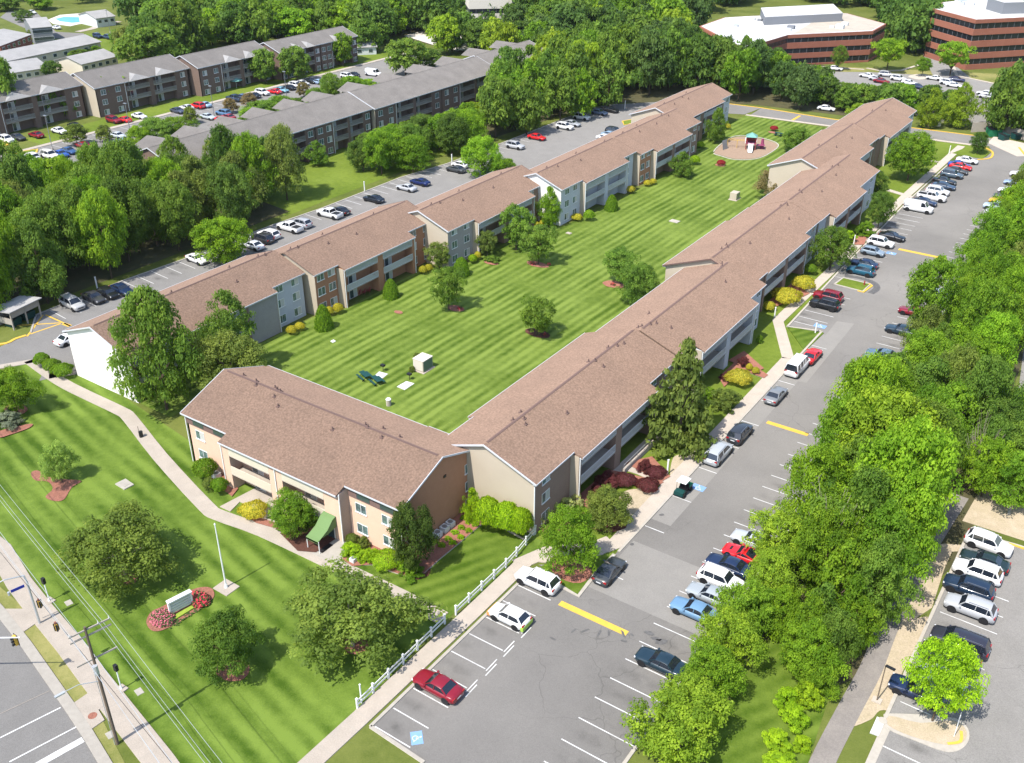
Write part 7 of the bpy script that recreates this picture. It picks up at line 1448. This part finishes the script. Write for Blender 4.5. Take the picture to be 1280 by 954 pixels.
# white-flowering shrub and playground
bush((1172, 159), 146, 9, (.7, .7, .68), 'small white-flowering shrub in the mulch bed by the far drive', HS)
g = G(938, 186); o = root_at('playground_set', g, 'red and teal climbing frame with a white slide on the mulched play area', 'playground', rz=R(20))
b = MB(); b.box(-1.2, 1.2, -1.2, 1.2, 1.4, 1.5, 'purple_plastic'); b.build('deck', o)
for x in (-1.1, 1.1):
    for y in (-1.1, 1.1): b = MB(); b.tube((x, y, 0), (x, y, 3.1), .09, m='red_plastic', n=8); b.build('post', o)
b = MB(); b.add([(-1.3, -1.3, 3.0), (1.3, -1.3, 3.0), (1.3, 1.3, 3.0), (-1.3, 1.3, 3.0), (0, 0, 3.9)], [(0, 1, 4), (1, 2, 4), (2, 3, 4), (3, 0, 4)], 'teal_plastic'); b.build('canopy', o)
b = MB(); b.add([(-.5, -1.2, 1.5), (.5, -1.2, 1.5), (.5, -4.0, .2), (-.5, -4.0, .2)], [(0, 1, 2, 3)], 'white_plastic'); b.beam((-.5, -1.2, 1.6), (-.5, -4, .3), .08, .3, 'white_plastic'); b.beam((.5, -1.2, 1.6), (.5, -4, .3), .08, .3, 'white_plastic'); b.build('slide', o)
b = MB(); b.box(1.3, 3.2, -.6, .6, 1.0, 1.1, 'purple_plastic'); b.tube((2.6, .6, 0), (2.6, .6, 2.4), .5, .3, 'purple_plastic', 10); b.build('side_tower', o)
b = MB()
for k in range(9): b.tube((-1.3-k*.5, -.5, 1.9-k*.0), (-1.3-k*.5, .5, 1.9), .03, m='grey_metal', n=5)
b.beam((-1.2, -.5, 1.9), (-5.4, -.5, 1.9), .07, .07, 'paint_yellow'); b.beam((-1.2, .5, 1.9), (-5.4, .5, 1.9), .07, .07, 'paint_yellow')
for x in (-3.2, -5.4):
    for y in (-.5, .5): b.tube((x, y, 0), (x, y, 1.9), .05, m='paint_yellow', n=6)
b.build('monkey_bars', o)
b = MB(); b.box(-1.4, -1.25, -1.1, 1.1, 1.5, 2.4, 'white_plastic'); b.box(-1.1, 1.1, 1.2, 1.3, 1.5, 2.4, 'red_plastic'); b.box(1.2, 1.3, -1.1, 1.1, 1.9, 2.5, 'white_plastic'); b.build('side_panel', o)
b = MB(); b.add([(-5.2, -1.5, .05), (-6.2, -3.2, .05), (-6.6, -2.8, 2.2), (-5.6, -1.1, 2.2)], [(0, 1, 2, 3)], 'grey_metal'); b.build('climbing_net', o)
o = root_at('picnic_table', G(973, 170), 'dark picnic table behind the playground', 'picnic table', 'green picnic tables'); b = MB(); b.box(-1, 1, -.4, .4, .7, .76, 'dark_green_metal'); b.build('tabletop', o)
for y in (-.75, .75): b = MB(); b.box(-1, 1, y-.15, y+.15, .42, .48, 'dark_green_metal'); b.build('seat', o)
b = MB(); b.box(-.7, -.6, -.7, .7, 0, .7, 'black_metal'); b.box(.6, .7, -.7, .7, 0, .7, 'black_metal'); b.build('legs', o)
o = root_at('playground_set', G(219, 52), 'small teal and wood climbing frame on the far park lawn', 'playground'); b = MB()
for x in (-1, 1):
    for y in (-1, 1): b.tube((x, y, 0), (x, y, 3.2), .1, m='brick_orange', n=6)
b.build('posts', o); b = MB(); b.box(-1.2, 1.2, -1.2, 1.2, 1.5, 1.6, 'tan_concrete'); b.build('deck', o); b = MB(); b.add([(-1.3, -1.3, 3.1), (1.3, -1.3, 3.1), (1.3, 1.3, 3.1), (-1.3, 1.3, 3.1), (0, 0, 4.2)], [(0, 1, 4), (1, 2, 4), (2, 3, 4), (3, 0, 4)], 'teal_plastic'); b.build('canopy', o); b = MB(); b.beam((-1, 0, 1.6), (-4, -.5, .1), .8, .1, 'tan_concrete'); b.build('slide', o)
o = root_at('swing_set', G(236, 54), 'wooden swing frame on the far park lawn', 'swing'); b = MB()
for x in (-2, 2): b.tube((x, -1, 0), (x, 0, 2.6), .08, m='tan_concrete', n=6); b.tube((x, 1, 0), (x, 0, 2.6), .08, m='tan_concrete', n=6)
b.tube((-2, 0, 2.6), (2, 0, 2.6), .08, m='tan_concrete', n=6); b.build('frame', o); b = MB(); b.box(-.9, -.4, -.15, .15, .5, .55, 'black_plastic'); b.box(.4, .9, -.15, .15, .5, .55, 'black_plastic'); b.build('seats', o)
# patio chairs on the brick patio of the left wing
for k, p in enumerate(((449, 369), (455, 368), (461, 366))):
    g = G(*p); o = empty('patio_chair', (g.x-.0, g.y, .05), R(-70), ['red patio chair left of the three on the brick patio', 'red patio chair in the middle on the brick patio', 'red patio chair right of the three on the brick patio'][k], 'chair', 'red patio chairs'); b = MB(); b.box(-.25, .25, -.25, .25, .38, .43, 'red_plastic'); b.build('seat', o); b = MB(); b.box(-.25, .25, .2, .26, .43, .95, 'red_plastic'); b.build('backrest', o)
    for x in (-.22, .22):
        for y in (-.2, .2): b = MB(); b.box(x-.02, x+.02, y-.02, y+.02, 0, .38, 'red_plastic'); b.build('leg', o)
# patio handrails by the steps
for p0, p1, lb in (((783, 594), (838, 549), 'pale handrail beside the steps under the right wing balconies'),):
    a = G(*p0); c = G(*p1); a.x = c.x = -42.9; o = empty('handrail', (a.x, a.y, 0), 0, lb, 'railing'); inv = Matrix.Translation((-a.x, -a.y, 0)); b = MB(); b.beam((a.x, a.y, .35), (a.x, c.y, .35), .25, .7, 'concrete'); b.build('retaining_wall', o).matrix_parent_inverse = inv; b = MB(); b.beam((a.x, a.y, 1.3), (a.x, c.y, 1.3), .05, .05, 'galvanised')
    for k in range(7): q = a.y+(c.y-a.y)*k/6; b.tube((a.x, q, .7), (a.x, q, 1.3), .025, m='galvanised', n=5)
    b.build('rail', o).matrix_parent_inverse = inv
# awning umbrella at the far block
o = root_at('parasol', G(296, 110), 'small teal parasol before the far brick block', 'parasol'); b = MB(); b.tube((0, 0, 0), (0, 0, 2.6), .05, m='white_metal', n=6); b.build('pole', o); b = MB(); b.tube((0, 0, 2.2), (0, 0, 2.9), 2.0, .05, 'teal_plastic', 8); b.build('canopy', o)

# ================================================================== AIR
hb = MB(); hb.box(-1510, 910, -310, 2210, -1, 90, 'concrete'); HZ = hb.build('haze', kind='stuff', label='thin summer haze over the whole site', cat='haze')
hm = bpy.data.materials.new('haze'); hm.use_nodes = True; n_ = hm.node_tree.nodes; n_.remove(n_['Principled BSDF']); pv = n_.new('ShaderNodeVolumePrincipled'); pv.inputs['Density'].default_value = .00005; pv.inputs['Color'].default_value = (.86, .92, 1, 1); pv.inputs['Anisotropy'].default_value = .3
hm.node_tree.links.new(pv.outputs[0], n_['Material Output'].inputs['Volume']); HZ.data.materials.clear(); HZ.data.materials.append(hm); SC.cycles.volume_bounces = 0
